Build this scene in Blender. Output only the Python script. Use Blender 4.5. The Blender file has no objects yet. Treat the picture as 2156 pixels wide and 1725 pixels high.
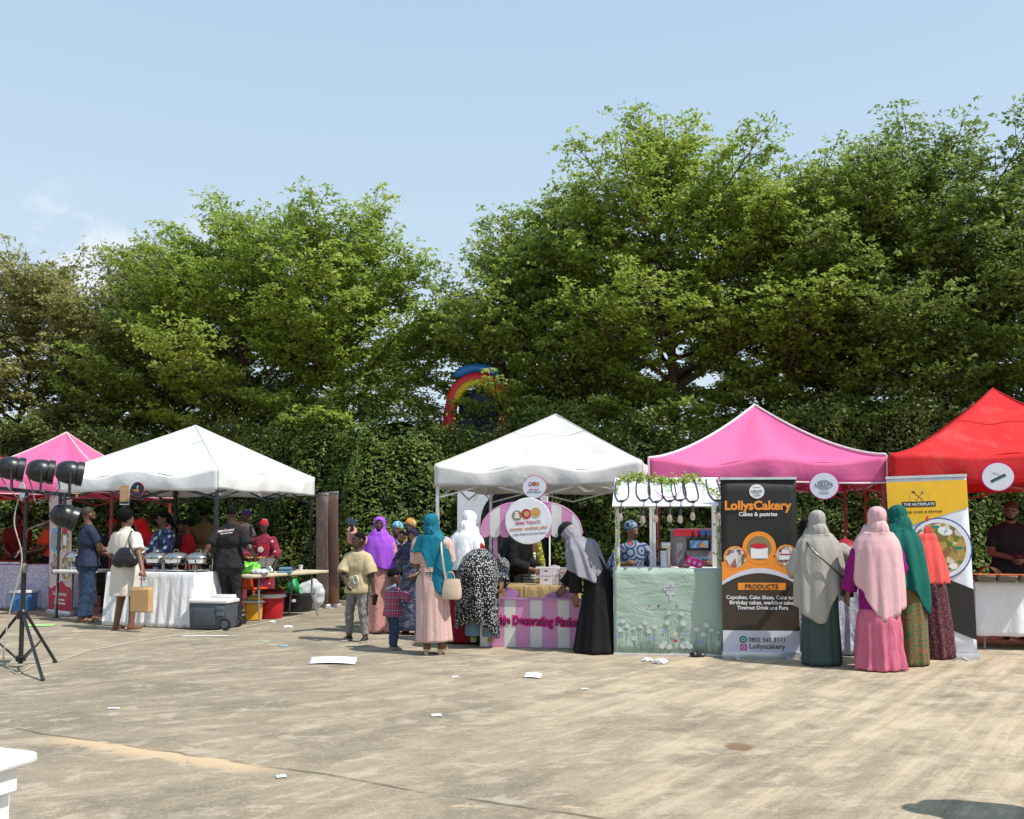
import bpy, math, random
import numpy as np
from mathutils import Vector, Matrix
R = math.radians
scene = bpy.context.scene
COL = scene.collection
# ---------------------------------------------------------------- camera
F, CX, HZ, CAMH, PITCH = 1916.4, 1078.0, 1112.0, 1.45, R(4.0)   # measured on a 2156 x 1725 view of the photograph
CY = HZ - F * math.tan(PITCH)
cam_d = bpy.data.cameras.new('camera'); cam = bpy.data.objects.new('camera', cam_d); COL.objects.link(cam)
cam_d.sensor_width = 36.0; cam_d.lens = 36.0 * F / 2156.0
cam_d.shift_y = (CY - 862.5) / 2156.0
cam_d.clip_start = 0.05; cam_d.clip_end = 3000
cam.location = (0, 0, CAMH); cam.rotation_euler = (R(90) + PITCH, 0, 0)
scene.camera = cam
# ---------------------------------------------------------------- sky, sun, exposure
SUN_EL = R(56); SUN_AZ = R(118)                       # azimuth clockwise from +Y
TOSUN = Vector((math.sin(SUN_AZ) * math.cos(SUN_EL), math.cos(SUN_AZ) * math.cos(SUN_EL), math.sin(SUN_EL)))
world = bpy.data.worlds.new('World'); scene.world = world; world.use_nodes = True
wn = world.node_tree.nodes; wl = world.node_tree.links
for n in list(wn): wn.remove(n)
w_out = wn.new('ShaderNodeOutputWorld'); w_bg = wn.new('ShaderNodeBackground'); sky = wn.new('ShaderNodeTexSky')
sky.sky_type = 'NISHITA'; sky.sun_disc = False; sky.sun_elevation = SUN_EL; sky.sun_rotation = SUN_AZ
sky.air_density = 1.0; sky.dust_density = 2.2; sky.ozone_density = 1.2; sky.altitude = 100
w_bg.inputs['Strength'].default_value = 0.14
# thin high haze and a low bank of small fair-weather clouds all round the horizon
tc = wn.new('ShaderNodeTexCoord'); sep = wn.new('ShaderNodeSeparateXYZ')
wl.new(tc.outputs['Generated'], sep.inputs[0])
nz = wn.new('ShaderNodeTexNoise'); nz.inputs['Scale'].default_value = 7.0; nz.inputs['Detail'].default_value = 9; nz.inputs['Roughness'].default_value = .58
mp = wn.new('ShaderNodeMapping'); mp.inputs['Scale'].default_value = (1.6, 1.6, 2.6); mp.inputs['Location'].default_value = (0.32, .1, .33)
wl.new(tc.outputs['Generated'], mp.inputs[0]); wl.new(mp.outputs[0], nz.inputs['Vector'])
band = wn.new('ShaderNodeMapRange'); band.inputs[1].default_value = .36; band.inputs[2].default_value = .24; band.inputs[3].default_value = 0; band.inputs[4].default_value = 1; band.interpolation_type = 'SMOOTHSTEP'
wl.new(sep.outputs['Z'], band.inputs[0])
th = wn.new('ShaderNodeMapRange'); th.inputs[1].default_value = .53; th.inputs[2].default_value = .66; th.interpolation_type = 'SMOOTHSTEP'
cd = wn.new('ShaderNodeVectorMath'); cd.operation = 'DISTANCE'; cd.inputs[1].default_value = (-.385, .884, .258); wl.new(tc.outputs['Generated'], cd.inputs[0])
cm = wn.new('ShaderNodeMapRange'); cm.inputs[1].default_value = .02; cm.inputs[2].default_value = .07; cm.inputs[3].default_value = .22; cm.inputs[4].default_value = 0.0; cm.interpolation_type = 'SMOOTHSTEP'; wl.new(cd.outputs['Value'], cm.inputs[0])
ca = wn.new('ShaderNodeMath'); ca.operation = 'ADD'; wl.new(nz.outputs['Fac'], ca.inputs[0]); wl.new(cm.outputs[0], ca.inputs[1]); wl.new(ca.outputs[0], th.inputs[0])
mu = wn.new('ShaderNodeMath'); mu.operation = 'MULTIPLY'; wl.new(band.outputs[0], mu.inputs[0]); wl.new(th.outputs[0], mu.inputs[1])
mu2 = wn.new('ShaderNodeMath'); mu2.operation = 'MULTIPLY'; wl.new(mu.outputs[0], mu2.inputs[0]); mu2.inputs[1].default_value = .8
hz = wn.new('ShaderNodeMixRGB'); hz.inputs[0].default_value = .82
hg = wn.new('ShaderNodeMapRange'); hg.inputs[1].default_value = .18; hg.inputs[2].default_value = .62; wl.new(sep.outputs['Z'], hg.inputs[0])
hc = wn.new('ShaderNodeMixRGB'); hc.inputs[1].default_value = (3.75, 4.40, 5.0, 1); hc.inputs[2].default_value = (2.30, 3.50, 4.65, 1); wl.new(hg.outputs[0], hc.inputs[0]); wl.new(hc.outputs[0], hz.inputs[2])
cl = wn.new('ShaderNodeMixRGB'); cl.inputs[2].default_value = (5.0, 5.15, 5.35, 1)
wl.new(sky.outputs[0], hz.inputs[1]); wl.new(hz.outputs[0], cl.inputs[1]); wl.new(mu2.outputs[0], cl.inputs[0])
wl.new(cl.outputs[0], w_bg.inputs['Color']); wl.new(w_bg.outputs[0], w_out.inputs[0])
sun_d = bpy.data.lights.new('sun', 'SUN'); sun_d.energy = 4.0; sun_d.angle = R(0.6); sun_d.color = (1.0, .955, .88)
sun = bpy.data.objects.new('sun', sun_d); COL.objects.link(sun); sun.rotation_euler = TOSUN.to_track_quat('Z', 'Y').to_euler(); sun.location = (20, -15, 30)
vs = scene.view_settings; vs.view_transform = 'Standard'; vs.look = 'None'; vs.gamma = 1.0; vs.exposure = 0.45; vs.use_curve_mapping = False
scene.render.resolution_x = 1024; scene.render.resolution_y = 819
scene.cycles.max_bounces = 7; scene.cycles.transparent_max_bounces = 8
# ---------------------------------------------------------------- measuring helpers
def at(x, y, Y):
    """photo point (2156-wide pixels) at world depth Y"""
    u = (x - CX) / F; v = (CY - y) / F
    d = Vector((u, math.cos(PITCH) - v * math.sin(PITCH), math.sin(PITCH) + v * math.cos(PITCH)))
    t = Y / d.y
    return Vector((d.x * t, Y, CAMH + d.z * t))
def gnd(x, y):
    u = (x - CX) / F; v = (CY - y) / F
    d = Vector((u, math.cos(PITCH) - v * math.sin(PITCH), math.sin(PITCH) + v * math.cos(PITCH)))
    t = -CAMH / d.z
    return Vector((d.x * t, d.y * t, 0))
# ---------------------------------------------------------------- mesh builder
def frame_z(d):
    d = Vector(d).normalized(); q = d.to_track_quat('Z', 'Y'); return q.to_matrix()
class MB:
    def __init__(s): s.v = []; s.f = []; s.m = []
    def add(s, vs, fs, mi=0):
        o = len(s.v); s.v += [tuple(p) for p in vs]; s.f += [tuple(i + o for i in f) for f in fs]; s.m += [mi] * len(fs); return s
    def box(s, c, size, rot=None, mi=0, taper=1.0):
        hx, hy, hz_ = size[0] / 2, size[1] / 2, size[2] / 2
        pts = [Vector((sx * hx * (taper if sz < 0 else 1), sy * hy * (taper if sz < 0 else 1), sz * hz_)) for sz in (-1, 1) for sy in (-1, 1) for sx in (-1, 1)]
        if rot is not None:
            m = rot if isinstance(rot, Matrix) else Matrix.Rotation(rot, 3, 'Z')
            pts = [m @ p for p in pts]
        c = Vector(c); pts = [p + c for p in pts]
        return s.add(pts, [(0, 2, 3, 1), (4, 5, 7, 6), (0, 1, 5, 4), (2, 6, 7, 3), (0, 4, 6, 2), (1, 3, 7, 5)], mi)
    def rbox(s, c, size, r=.03, rot=None, mi=0, n=3, taper=1.0):
        """box with rounded vertical edges"""
        hx, hy, hz_ = size[0] / 2, size[1] / 2, size[2] / 2
        ring = []
        for (sx, sy, a0) in ((1, 1, 0), (-1, 1, 90), (-1, -1, 180), (1, -1, 270)):
            for k in range(n + 1):
                a = R(a0 + 90 * k / n); ring.append((sx * (hx - r) + r * math.cos(a), sy * (hy - r) + r * math.sin(a)))
        e = min(r * .5, hz_ * .4); N = len(ring); vs_ = []
        for (z, k) in ((-hz_, (hx - e) / hx * taper), (-hz_ + e, taper), (hz_ - e, 1), (hz_, (hx - e) / hx)):
            for (x, y) in ring: vs_.append(Vector((x * k, y * k, z)))
        if rot is not None:
            m = rot if isinstance(rot, Matrix) else Matrix.Rotation(rot, 3, 'Z'); vs_ = [m @ p for p in vs_]
        c = Vector(c); vs_ = [p + c for p in vs_]
        fs = [tuple(range(N - 1, -1, -1)), tuple(range(3 * N, 4 * N))]
        for j in range(3):
            for i in range(N): fs.append((j * N + i, j * N + (i + 1) % N, (j + 1) * N + (i + 1) % N, (j + 1) * N + i))
        return s.add(vs_, fs, mi)
    def tube(s, pts, r, n=8, mi=0, cap=True, closed=False):
        pts = [Vector(p) for p in pts]; N = len(pts); rs = r if hasattr(r, '__len__') else [r] * N
        vs_ = []; up = None
        for i, p in enumerate(pts):
            a = pts[i - 1] if (i > 0 or closed) else pts[i]; b = pts[(i + 1) % N] if (i < N - 1 or closed) else pts[i]
            t = (b - a).normalized()
            if up is None: up = t.orthogonal().normalized()
            up = (up - t * up.dot(t))
            if up.length < 1e-5: up = t.orthogonal()
            up.normalize(); w = t.cross(up)
            for k in range(n):
                a_ = 2 * math.pi * k / n; vs_.append(p + (up * math.cos(a_) + w * math.sin(a_)) * rs[i])
        fs = []
        for i in range(N if closed else N - 1):
            for k in range(n):
                j = (i + 1) % N; fs.append((i * n + k, i * n + (k + 1) % n, j * n + (k + 1) % n, j * n + k))
        if cap and not closed: fs += [tuple(range(n - 1, -1, -1)), tuple(range((N - 1) * n, N * n))]
        return s.add(vs_, fs, mi)
    def cyl(s, p0, p1, r0, r1=None, n=16, mi=0): return s.tube([p0, p1], [r0, r0 if r1 is None else r1], n, mi)
    def lathe(s, prof, c=(0, 0, 0), n=24, mi=0, axis=None, sx=1, sy=1):
        m = frame_z(axis) if axis is not None else Matrix.Identity(3); c = Vector(c); vs_ = []; fs = []
        for (r, z) in prof:
            for k in range(n):
                a = 2 * math.pi * k / n; vs_.append(c + m @ Vector((r * sx * math.cos(a), r * sy * math.sin(a), z)))
        for i in range(len(prof) - 1):
            for k in range(n): fs.append((i * n + k, i * n + (k + 1) % n, (i + 1) * n + (k + 1) % n, (i + 1) * n + k))
        if prof[0][0] > 1e-4: fs.append(tuple(range(n - 1, -1, -1)))
        if prof[-1][0] > 1e-4: fs.append(tuple(range((len(prof) - 1) * n, len(prof) * n)))
        return s.add(vs_, fs, mi)
    def ball(s, c, r, n=10, mi=0, rot=None):
        r = (r, r, r) if not hasattr(r, '__len__') else r
        vs_ = []; fs = []; m = n
        for i in range(n + 1):
            ph = math.pi * i / n
            for k in range(m * 2):
                a = math.pi * k / m; p = Vector((r[0] * math.sin(ph) * math.cos(a), r[1] * math.sin(ph) * math.sin(a), r[2] * math.cos(ph)))
                if rot is not None: p = rot @ p
                vs_.append(Vector(c) + p)
        q = m * 2
        for i in range(n):
            for k in range(q): fs.append((i * q + k, (i + 1) * q + k, (i + 1) * q + (k + 1) % q, i * q + (k + 1) % q))
        return s.add(vs_, fs, mi)
    def prism(s, poly, o, ex, ey, th, mi=0, mi_side=None):
        """outline poly (2d) in the plane o + x ex + y ey, extruded by th along -normal"""
        o, ex, ey = Vector(o), Vector(ex), Vector(ey); nrm = ex.cross(ey).normalized(); n = len(poly)
        a = [o + ex * x + ey * y for x, y in poly]; b = [p - nrm * th for p in a]
        s.add(a + b, [tuple(range(n)), tuple(range(2 * n - 1, n - 1, -1))], mi)
        off = len(s.v) - 2 * n
        s.f += [(off + i, off + n + i, off + n + (i + 1) % n, off + (i + 1) % n) for i in range(n)]; s.m += [mi if mi_side is None else mi_side] * n
        return s
    def grid(s, P, closed_u=False, mi=0):
        """P[j][i] rows of points"""
        nj = len(P); ni = len(P[0]); vs_ = [p for row in P for p in row]; fs = []
        for j in range(nj - 1):
            for i in range(ni if closed_u else ni - 1):
                k = (i + 1) % ni; fs.append((j * ni + i, j * ni + k, (j + 1) * ni + k, (j + 1) * ni + i))
        return s.add(vs_, fs, mi)
    def build(s, name, mats, parent=None, loc=None, smooth=35, sol=0, loose=False):
        me = bpy.data.meshes.new(name); me.from_pydata([tuple(p) for p in s.v], [], s.f); me.update()
        mats = mats if isinstance(mats, (list, tuple)) else [mats]
        for m in mats: me.materials.append(m)
        if len(mats) > 1: me.polygons.foreach_set('material_index', s.m)
        if smooth:
            me.polygons.foreach_set('use_smooth', [True] * len(me.polygons))
            me.set_sharp_from_angle(angle=R(smooth))
        return link(name, me, parent, loc, sol)
def link(name, me, parent=None, loc=None, sol=0):
    o = bpy.data.objects.new(name, me); COL.objects.link(o)
    if parent is not None: o.parent = parent
    if loc is not None: o.location = loc
    if sol:
        md = o.modifiers.new('thickness', 'SOLIDIFY'); md.thickness = sol; md.offset = -1
    return o
def tag(o, label, cat, group=None, kind=None):
    if label: o['label'] = label
    if cat: o['category'] = cat
    if group: o['group'] = group
    if kind: o['kind'] = kind
    return o
def thing(name, label, cat, loc=(0, 0, 0), rz=0.0, group=None):
    o = bpy.data.objects.new(name, None); COL.objects.link(o); o.empty_display_size = .2
    o.location = loc; o.rotation_euler = (0, 0, rz); return tag(o, label, cat, group)
def np_mesh(name, V, Q, mats, parent=None, attr=None, smooth=False):
    """big quad meshes straight from numpy"""
    V = np.asarray(V, dtype=np.float32); Q = np.asarray(Q, dtype=np.int32); n = len(Q)
    me = bpy.data.meshes.new(name); me.vertices.add(len(V)); me.vertices.foreach_set('co', V.ravel())
    k = Q.shape[1]; me.loops.add(n * k); me.loops.foreach_set('vertex_index', Q.ravel())
    me.polygons.add(n); me.polygons.foreach_set('loop_start', np.arange(n, dtype=np.int32) * k)
    try: me.polygons.foreach_set('loop_total', np.full(n, k, dtype=np.int32))
    except Exception: pass
    if smooth: me.polygons.foreach_set('use_smooth', np.ones(n, dtype=bool))
    for m in (mats if isinstance(mats, (list, tuple)) else [mats]): me.materials.append(m)
    me.update(calc_edges=True)
    if attr is not None:
        a = me.attributes.new('tint', 'FLOAT', 'FACE'); a.data.foreach_set('value', np.asarray(attr, dtype=np.float32))
    return link(name, me, parent)
# ---------------------------------------------------------------- materials
MATS = {}
def srgb(r, g, b):
    f = lambda c: (c / 255.0 / 12.92) if c / 255.0 <= .04045 else ((c / 255.0 + .055) / 1.055) ** 2.4
    return (f(r), f(g), f(b), 1)
class NT:
    """small node-graph writer"""
    def __init__(s, name):
        s.mat = bpy.data.materials.new(name); s.mat.use_nodes = True; s.t = s.mat.node_tree
        for n in list(s.t.nodes): s.t.nodes.remove(n)
        s.out = s.n('OutputMaterial'); s.b = s.n('BsdfPrincipled'); s.l(s.b.outputs[0], s.out.inputs[0]); s._c = None
    def n(s, kind, **kw):
        x = s.t.nodes.new('ShaderNode' + kind)
        for k, v in kw.items(): setattr(x, k, v)
        return x
    def l(s, a, b): s.t.links.new(a, b)
    def set(s, sock, v):
        if isinstance(v, bpy.types.NodeSocket): s.l(v, sock)
        else: sock.default_value = v
    def co(s, scale=None, rot=None, loc=None):
        if s._c is None: s._c = s.n('TexCoord').outputs['Object']
        if scale is None and rot is None and loc is None: return s._c
        m = s.n('Mapping'); s.l(s._c, m.inputs[0])
        if rot is not None and scale is not None: m.vector_type = 'TEXTURE'; scale = tuple(1.0 / x for x in scale)
        if scale is not None: m.inputs['Scale'].default_value = scale
        if rot is not None: m.inputs['Rotation'].default_value = rot
        if loc is not None: m.inputs['Location'].default_value = loc
        return m.outputs[0]
    def noise(s, scale, detail=4, rough=.55, co=None, dist=0):
        x = s.n('TexNoise'); x.inputs['Scale'].default_value = scale; x.inputs['Detail'].default_value = detail; x.inputs['Roughness'].default_value = rough; x.inputs['Distortion'].default_value = dist
        s.l(co or s.co(), x.inputs['Vector']); return x.outputs['Fac']
    def voro(s, scale, co=None, feature='F1', out='Distance', rand=1.0):
        x = s.n('TexVoronoi', feature=feature); x.inputs['Scale'].default_value = scale; x.inputs['Randomness'].default_value = rand
        s.l(co or s.co(), x.inputs['Vector']); return x.outputs[out]
    def math(s, op, a, b=0.0, c=None):
        x = s.n('Math', operation=op); s.set(x.inputs[0], a); s.set(x.inputs[1], b)
        if c is not None: s.set(x.inputs[2], c)
        return x.outputs[0]
    def step(s, v, lo, hi, a=0.0, b=1.0):
        x = s.n('MapRange', interpolation_type='SMOOTHSTEP'); s.set(x.inputs[0], v); x.inputs[1].default_value = lo; x.inputs[2].default_value = hi; x.inputs[3].default_value = a; x.inputs[4].default_value = b
        return x.outputs[0]
    def mix(s, f, a, b, mode='MIX'):
        x = s.n('MixRGB', blend_type=mode); s.set(x.inputs[0], f); s.set(x.inputs[1], a); s.set(x.inputs[2], b); return x.outputs[0]
    def xyz(s, co=None):
        x = s.n('SeparateXYZ'); s.l(co or s.co(), x.inputs[0]); return x.outputs
    def bump(s, h, strength=.3, dist=.01):
        x = s.n('Bump'); x.inputs['Strength'].default_value = strength; x.inputs['Distance'].default_value = dist; s.l(h, x.inputs['Height']); s.l(x.outputs[0], s.b.inputs['Normal']); return x.outputs[0]
    def done(s, col, rough=.8, metal=0.0, spec=.3, trans=0.0, tcol=None, sheen=0.0):
        s.set(s.b.inputs['Base Color'], col); s.set(s.b.inputs['Roughness'], rough); s.b.inputs['Metallic'].default_value = metal; s.b.inputs['Specular IOR Level'].default_value = spec
        if sheen: s.b.inputs['Sheen Weight'].default_value = sheen
        if trans:
            t = s.n('BsdfTranslucent'); s.set(t.inputs[0], tcol if tcol is not None else col)
            mx = s.n('MixShader'); mx.inputs[0].default_value = trans; s.l(s.b.outputs[0], mx.inputs[1]); s.l(t.outputs[0], mx.inputs[2]); s.l(mx.outputs[0], s.out.inputs[0])
        return s.mat
def dark(c, k): return (c[0] * k, c[1] * k, c[2] * k, 1)
def plain(name, col, rough=.6, metal=0.0, spec=.4, var=.12, scale=9, bump=0.0, bscale=60, trans=0.0, sheen=0.0):
    """a painted / moulded / woven surface with uneven colour and a little relief"""
    if name in MATS: return MATS[name]
    t = NT(name); nz_ = t.noise(scale, 5, .6); c = t.mix(t.step(nz_, .3, .75), dark(col, 1 - var), dark(col, 1 + var * .5))
    if bump: t.bump(t.noise(bscale, 3), bump, .004)
    MATS[name] = t.done(c, t.step(nz_, .3, .7, max(rough - .08, .03), min(rough + .08, 1)), metal, spec, trans, None, sheen); return MATS[name]
def cloth(name, col, var=.14, trans=0.0, rough=.85, fold=.5, fscale=7, sheen=.0):
    """woven cloth: soft crease relief and a fine weave"""
    if name in MATS: return MATS[name]
    t = NT(name); a = t.noise(fscale, 3, .45, t.co((1.3, 1.3, .42)), .8); w = t.noise(140, 2, .6)
    t.bump(t.math('ADD', a, t.math('MULTIPLY', w, .08)), min(1, fold * 1.25), .05)
    c = t.mix(t.noise(5, 4), dark(col, 1 - var), dark(col, 1 + var * .4))
    MATS[name] = t.done(c, rough, 0, .2, trans, None, sheen); return MATS[name]
def cr(pts, n):
    """Catmull-Rom resample of a list of tuples"""
    P = np.array(pts, dtype=float); m = len(P); out = []
    for i in range(n):
        t = i * (m - 1) / (n - 1); k = min(int(t), m - 2); u = t - k
        p0, p1, p2, p3 = P[max(k - 1, 0)], P[k], P[k + 1], P[min(k + 2, m - 1)]
        out.append(.5 * ((2 * p1) + (-p0 + p2) * u + (2 * p0 - 5 * p1 + 4 * p2 - p3) * u * u + (-p0 + 3 * p1 - 3 * p2 + p3) * u ** 3))
    return np.array(out)
def text_mesh(s, size=1.0, bold=0.0, shear=0.0, align='CENTER', space=1.0):
    cu = bpy.data.curves.new('lettering', 'FONT'); cu.body = s; cu.size = size; cu.align_x = align; cu.align_y = 'CENTER'; cu.offset = bold; cu.shear = shear; cu.space_character = space; cu.resolution_u = 3; cu.extrude = .0012
    o = bpy.data.objects.new('lettering', cu); COL.objects.link(o); dg = bpy.context.evaluated_depsgraph_get(); dg.update()
    me = bpy.data.meshes.new_from_object(o.evaluated_get(dg)); bpy.data.objects.remove(o); bpy.data.curves.remove(cu); return me
def lettering(s, parent, M4, width=None, height=None, mat=None, bold=0.0, shear=0.0, space=1.0, name='lettering'):
    """text laid on the plane of M4 (x right, y up, z out), fitted to width/height in metres"""
    me = text_mesh(s, 1.0, bold, shear, 'CENTER', space)
    n = len(me.vertices)
    if n == 0: return None
    co = np.empty(n * 3, dtype=np.float32); me.vertices.foreach_get('co', co); co = co.reshape(-1, 3)
    lo, hi = co.min(0), co.max(0); w, h = hi[0] - lo[0], hi[1] - lo[1]
    k = (width / w) if width else (height / h); ky = (height / h) if height else k
    c = (lo + hi) / 2; co[:, 0] = (co[:, 0] - c[0]) * k; co[:, 1] = (co[:, 1] - c[1]) * ky; co[:, 2] = (co[:, 2] - lo[2])
    me.vertices.foreach_set('co', co.ravel()); me.materials.clear(); me.materials.append(mat); me.update()
    o = link(name, me, parent); o.matrix_local = M4; return o
def plane_m(o, ex, ey):
    ex = Vector(ex).normalized(); ey = Vector(ey).normalized(); ez = ex.cross(ey).normalized()
    return Matrix(((ex.x, ey.x, ez.x, o[0]), (ex.y, ey.y, ez.y, o[1]), (ex.z, ey.z, ez.z, o[2]), (0, 0, 0, 1)))
# ================================================================ ground
def ground_mat():
    t = NT('weathered concrete'); co = t.co(); X = t.xyz(co)
    big = t.noise(.22, 6, .6); mid = t.noise(1.1, 8, .68, None, .4); fine = t.noise(5.5, 10, .8, t.co((.7, 1.15, 1))); grit = t.noise(26, 8, .85)
    # the yard gets sandier towards +x
    side = t.step(t.math('ADD', X[0], t.math('MULTIPLY', mid, 4.0)), -1.5, 5.5)
    base = t.mix(side, (.232, .194, .142, 1), (.365, .294, .202, 1))
    st1 = t.noise(1.0, 9, .74, t.co((.6, 2.2, 1), (0, 0, R(24)))); st2 = t.noise(1.0, 7, .7, t.co((.30, 4.5, 1), (0, 0, R(53)))); st3 = t.noise(1.0, 8, .74, t.co((.9, 1.9, 1), (0, 0, R(4)), (5, 2, 0)))
    c = t.mix(t.step(big, .38, .66, 0, .55), base, t.mix(.5, base, (.42, .345, .245, 1)))
    c = t.mix(t.step(st1, .48, .68, 0, .62), c, (.455, .375, .275, 1))
    c = t.mix(t.math('MULTIPLY', t.step(st2, .49, .58), t.math('MULTIPLY', side, .7)), c, (.52, .41, .275, 1))
    c = t.mix(t.math('MULTIPLY', t.step(st2, .48, .40), t.math('MULTIPLY', side, .42)), c, (.165, .135, .095, 1))
    c = t.mix(t.step(st3, .49, .38, 0, .30), c, (.15, .13, .098, 1))
    c = t.mix(t.step(mid, .50, .40, 0, .42), c, (.14, .122, .094, 1))
    # light flaked laitance and grit
    c = t.mix(t.step(fine, .53, .64, 0, .32), c, (.47, .40, .31, 1))
    c = t.mix(t.step(fine, .46, .36, 0, .34), c, (.115, .10, .074, 1))
    c = t.mix(t.step(grit, .55, .62, 0, .5), c, (.55, .48, .39, 1))
    c = t.mix(t.step(grit, .44, .36, 0, .35), c, (.085, .074, .055, 1)); mott = t.noise(3.5, 9, .70, t.co((.7, 1.2, 1), (0, 0, R(28))), .5); c = t.mix(t.step(mott, .53, .62, 0, .5), c, (.49, .415, .315, 1)); c = t.mix(t.step(mott, .46, .38, 0, .22), c, (.12, .104, .078, 1))
    gx = t.noise(70, 3, .7); c = t.mix(t.step(gx, .58, .66, 0, .42), c, (.58, .52, .43, 1)); c = t.mix(t.step(gx, .40, .33, 0, .42), c, (.10, .086, .064, 1))
    # slab joint running across the near yard with worn peach patches along it
    a = gnd(160, 1553); b = gnd(1150, 1706); d = (b - a).normalized(); nrm = Vector((-d.y, d.x, 0))
    wob = t.math('MULTIPLY', t.math('SUBTRACT', t.noise(1.3, 3), .5), .16)
    dist = t.math('ADD', t.math('ADD', t.math('MULTIPLY', X[0], nrm.x), t.math('MULTIPLY', X[1], nrm.y)), -a.dot(nrm)); dist = t.math('ADD', dist, wob)
    along = t.math('ADD', t.math('ADD', t.math('MULTIPLY', X[0], d.x), t.math('MULTIPLY', X[1], d.y)), -a.dot(d))
    near = t.step(dist, -.34, -.02); near = t.math('MULTIPLY', near, t.step(dist, .03, .0))
    rng_ = t.math('MULTIPLY', t.step(along, -.35, .15), t.step(along, 1.95, 1.5))
    ragged = t.step(t.math('ADD', t.noise(3.2, 7, .7, None, .8), t.math('MULTIPLY', near, .25)), .53, .60)
    peach = t.math('MULTIPLY', t.math('MULTIPLY', near, rng_), ragged)
    c = t.mix(t.math('MULTIPLY', peach, .9), c, t.mix(t.noise(30, 5), (.50, .355, .215, 1), (.62, .46, .30, 1)))
    line = t.math('MULTIPLY', t.step(t.math('ABSOLUTE', dist), .022, .008), t.step(along, 4.6, 3.8)); line = t.math('MULTIPLY', line, t.step(t.noise(2.5, 4), .35, .55))
    c = t.mix(t.math('MULTIPLY', line, .7), c, (.075, .065, .048, 1))
    # small loose peach flakes elsewhere
    fl = t.step(t.noise(2.3, 8, .72, t.co((.6, 1.4, 1))), .63, .66); c = t.mix(t.math('MULTIPLY', fl, .7), c, (.55, .40, .25, 1))
    # round brown stain
    sp = gnd(1555, 1573); dx = t.math('SUBTRACT', X[0], sp.x); dy = t.math('SUBTRACT', X[1], sp.y)
    rr = t.math('ADD', t.math('SQRT', t.math('ADD', t.math('MULTIPLY', dx, dx), t.math('MULTIPLY', t.math('MULTIPLY', dy, dy), .6))), t.math('MULTIPLY', fine, .05))
    c = t.mix(t.step(rr, .14, .09, 0, .75), c, (.16, .085, .045, 1))
    h = t.math('ADD', t.math('MULTIPLY', grit, .35), t.math('ADD', fine, t.math('MULTIPLY', line, -1.5)))
    t.bump(h, .55, .012)
    return t.done(c, .93, 0, .15)
g = MB(); n = 8
P = [[Vector((-240 + 480 * i / n, -60 + 480 * j / n, 0)) for i in range(n + 1)] for j in range(n + 1)]
tag(g.grid(P).build('ground', ground_mat()), 'worn sandy concrete yard', 'ground', kind='structure')

def HY(x): return 17.35 - .2 * x                      # the hedge line
# grass verge at the hedge foot with a low kerb
vm = NT('verge grass'); vc = vm.mix(vm.noise(9, 5), (.035, .05, .015, 1), (.10, .10, .045, 1)); vm.bump(vm.noise(60, 4), .8, .03); verge_mat = vm.done(vc, .95)
g = MB(); P = []
for j, o in enumerate((-.75, .9)): P.append([Vector((x, HY(x) + o, .03 + .03 * j)) for x in np.linspace(-25, 25, 60)])
tag(g.grid(P).build('grass_verge', verge_mat), 'strip of grass at the foot of the hedge', 'verge', kind='structure')
kerb_m = plain('old kerb stone', (.38, .34, .28, 1), .9, bump=.5, bscale=40, var=.3)
g = MB()
for k in range(44):
    x = -22 + k * 1.0; a = Vector((x + .01, HY(x) - .8, 0)); b = Vector((x + .98, HY(x + .98) - .8, 0)); ang = math.atan2(b.y - a.y, b.x - a.x)
    g.box((a + b) / 2 + Vector((0, 0, .045)), ((b - a).length, .12, .11), ang)
tag(g.build('kerb', kerb_m), 'low concrete kerb in front of the hedge', 'kerb', kind='structure')

# ================================================================ foliage tools
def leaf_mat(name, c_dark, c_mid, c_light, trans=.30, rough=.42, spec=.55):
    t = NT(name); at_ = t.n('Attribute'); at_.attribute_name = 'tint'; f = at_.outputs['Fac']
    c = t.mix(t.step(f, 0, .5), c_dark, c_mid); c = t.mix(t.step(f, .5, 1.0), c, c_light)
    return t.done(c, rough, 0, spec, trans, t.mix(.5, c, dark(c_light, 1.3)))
def leaf_quads(P, Nrm, L, W, rng, fold=.0):
    n = len(P); N = Nrm / (np.linalg.norm(Nrm, axis=1, keepdims=True) + 1e-9)
    a = rng.normal(size=(n, 3)); t = a - N * (a * N).sum(1, keepdims=True); t /= np.linalg.norm(t, axis=1, keepdims=True) + 1e-9
    w = np.cross(N, t); L = np.broadcast_to(L, (n,))[:, None]; W = np.broadcast_to(W, (n,))[:, None]
    V = np.stack([P - t * L * .45 + w * W * .55, P + t * L * .55 - N * L * .10, P - t * L * .30 - w * W * .60], 1).reshape(-1, 3)
    return V, np.arange(3 * n).reshape(-1, 3)
def vnoise(P, scale, seed=0):
    """cheap 3-d value noise, 0..1"""
    Q = np.asarray(P) * scale; I = np.floor(Q).astype(np.int64); Fr = Q - I; Fr = Fr * Fr * (3 - 2 * Fr)
    def h(x, y, z):
        k = (x * 374761393 + y * 668265263 + z * 2147483647 + seed * 1274126177) & 0xffffffff
        k = ((k ^ (k >> 13)) * 1274126177) & 0xffffffff; return ((k ^ (k >> 16)) & 0xffff) / 65535.0
    r = 0
    for dx in (0, 1):
        for dy in (0, 1):
            for dz in (0, 1):
                w = (Fr[:, 0] if dx else 1 - Fr[:, 0]) * (Fr[:, 1] if dy else 1 - Fr[:, 1]) * (Fr[:, 2] if dz else 1 - Fr[:, 2])
                r = r + w * h(I[:, 0] + dx, I[:, 1] + dy, I[:, 2] + dz)
    return r
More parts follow.
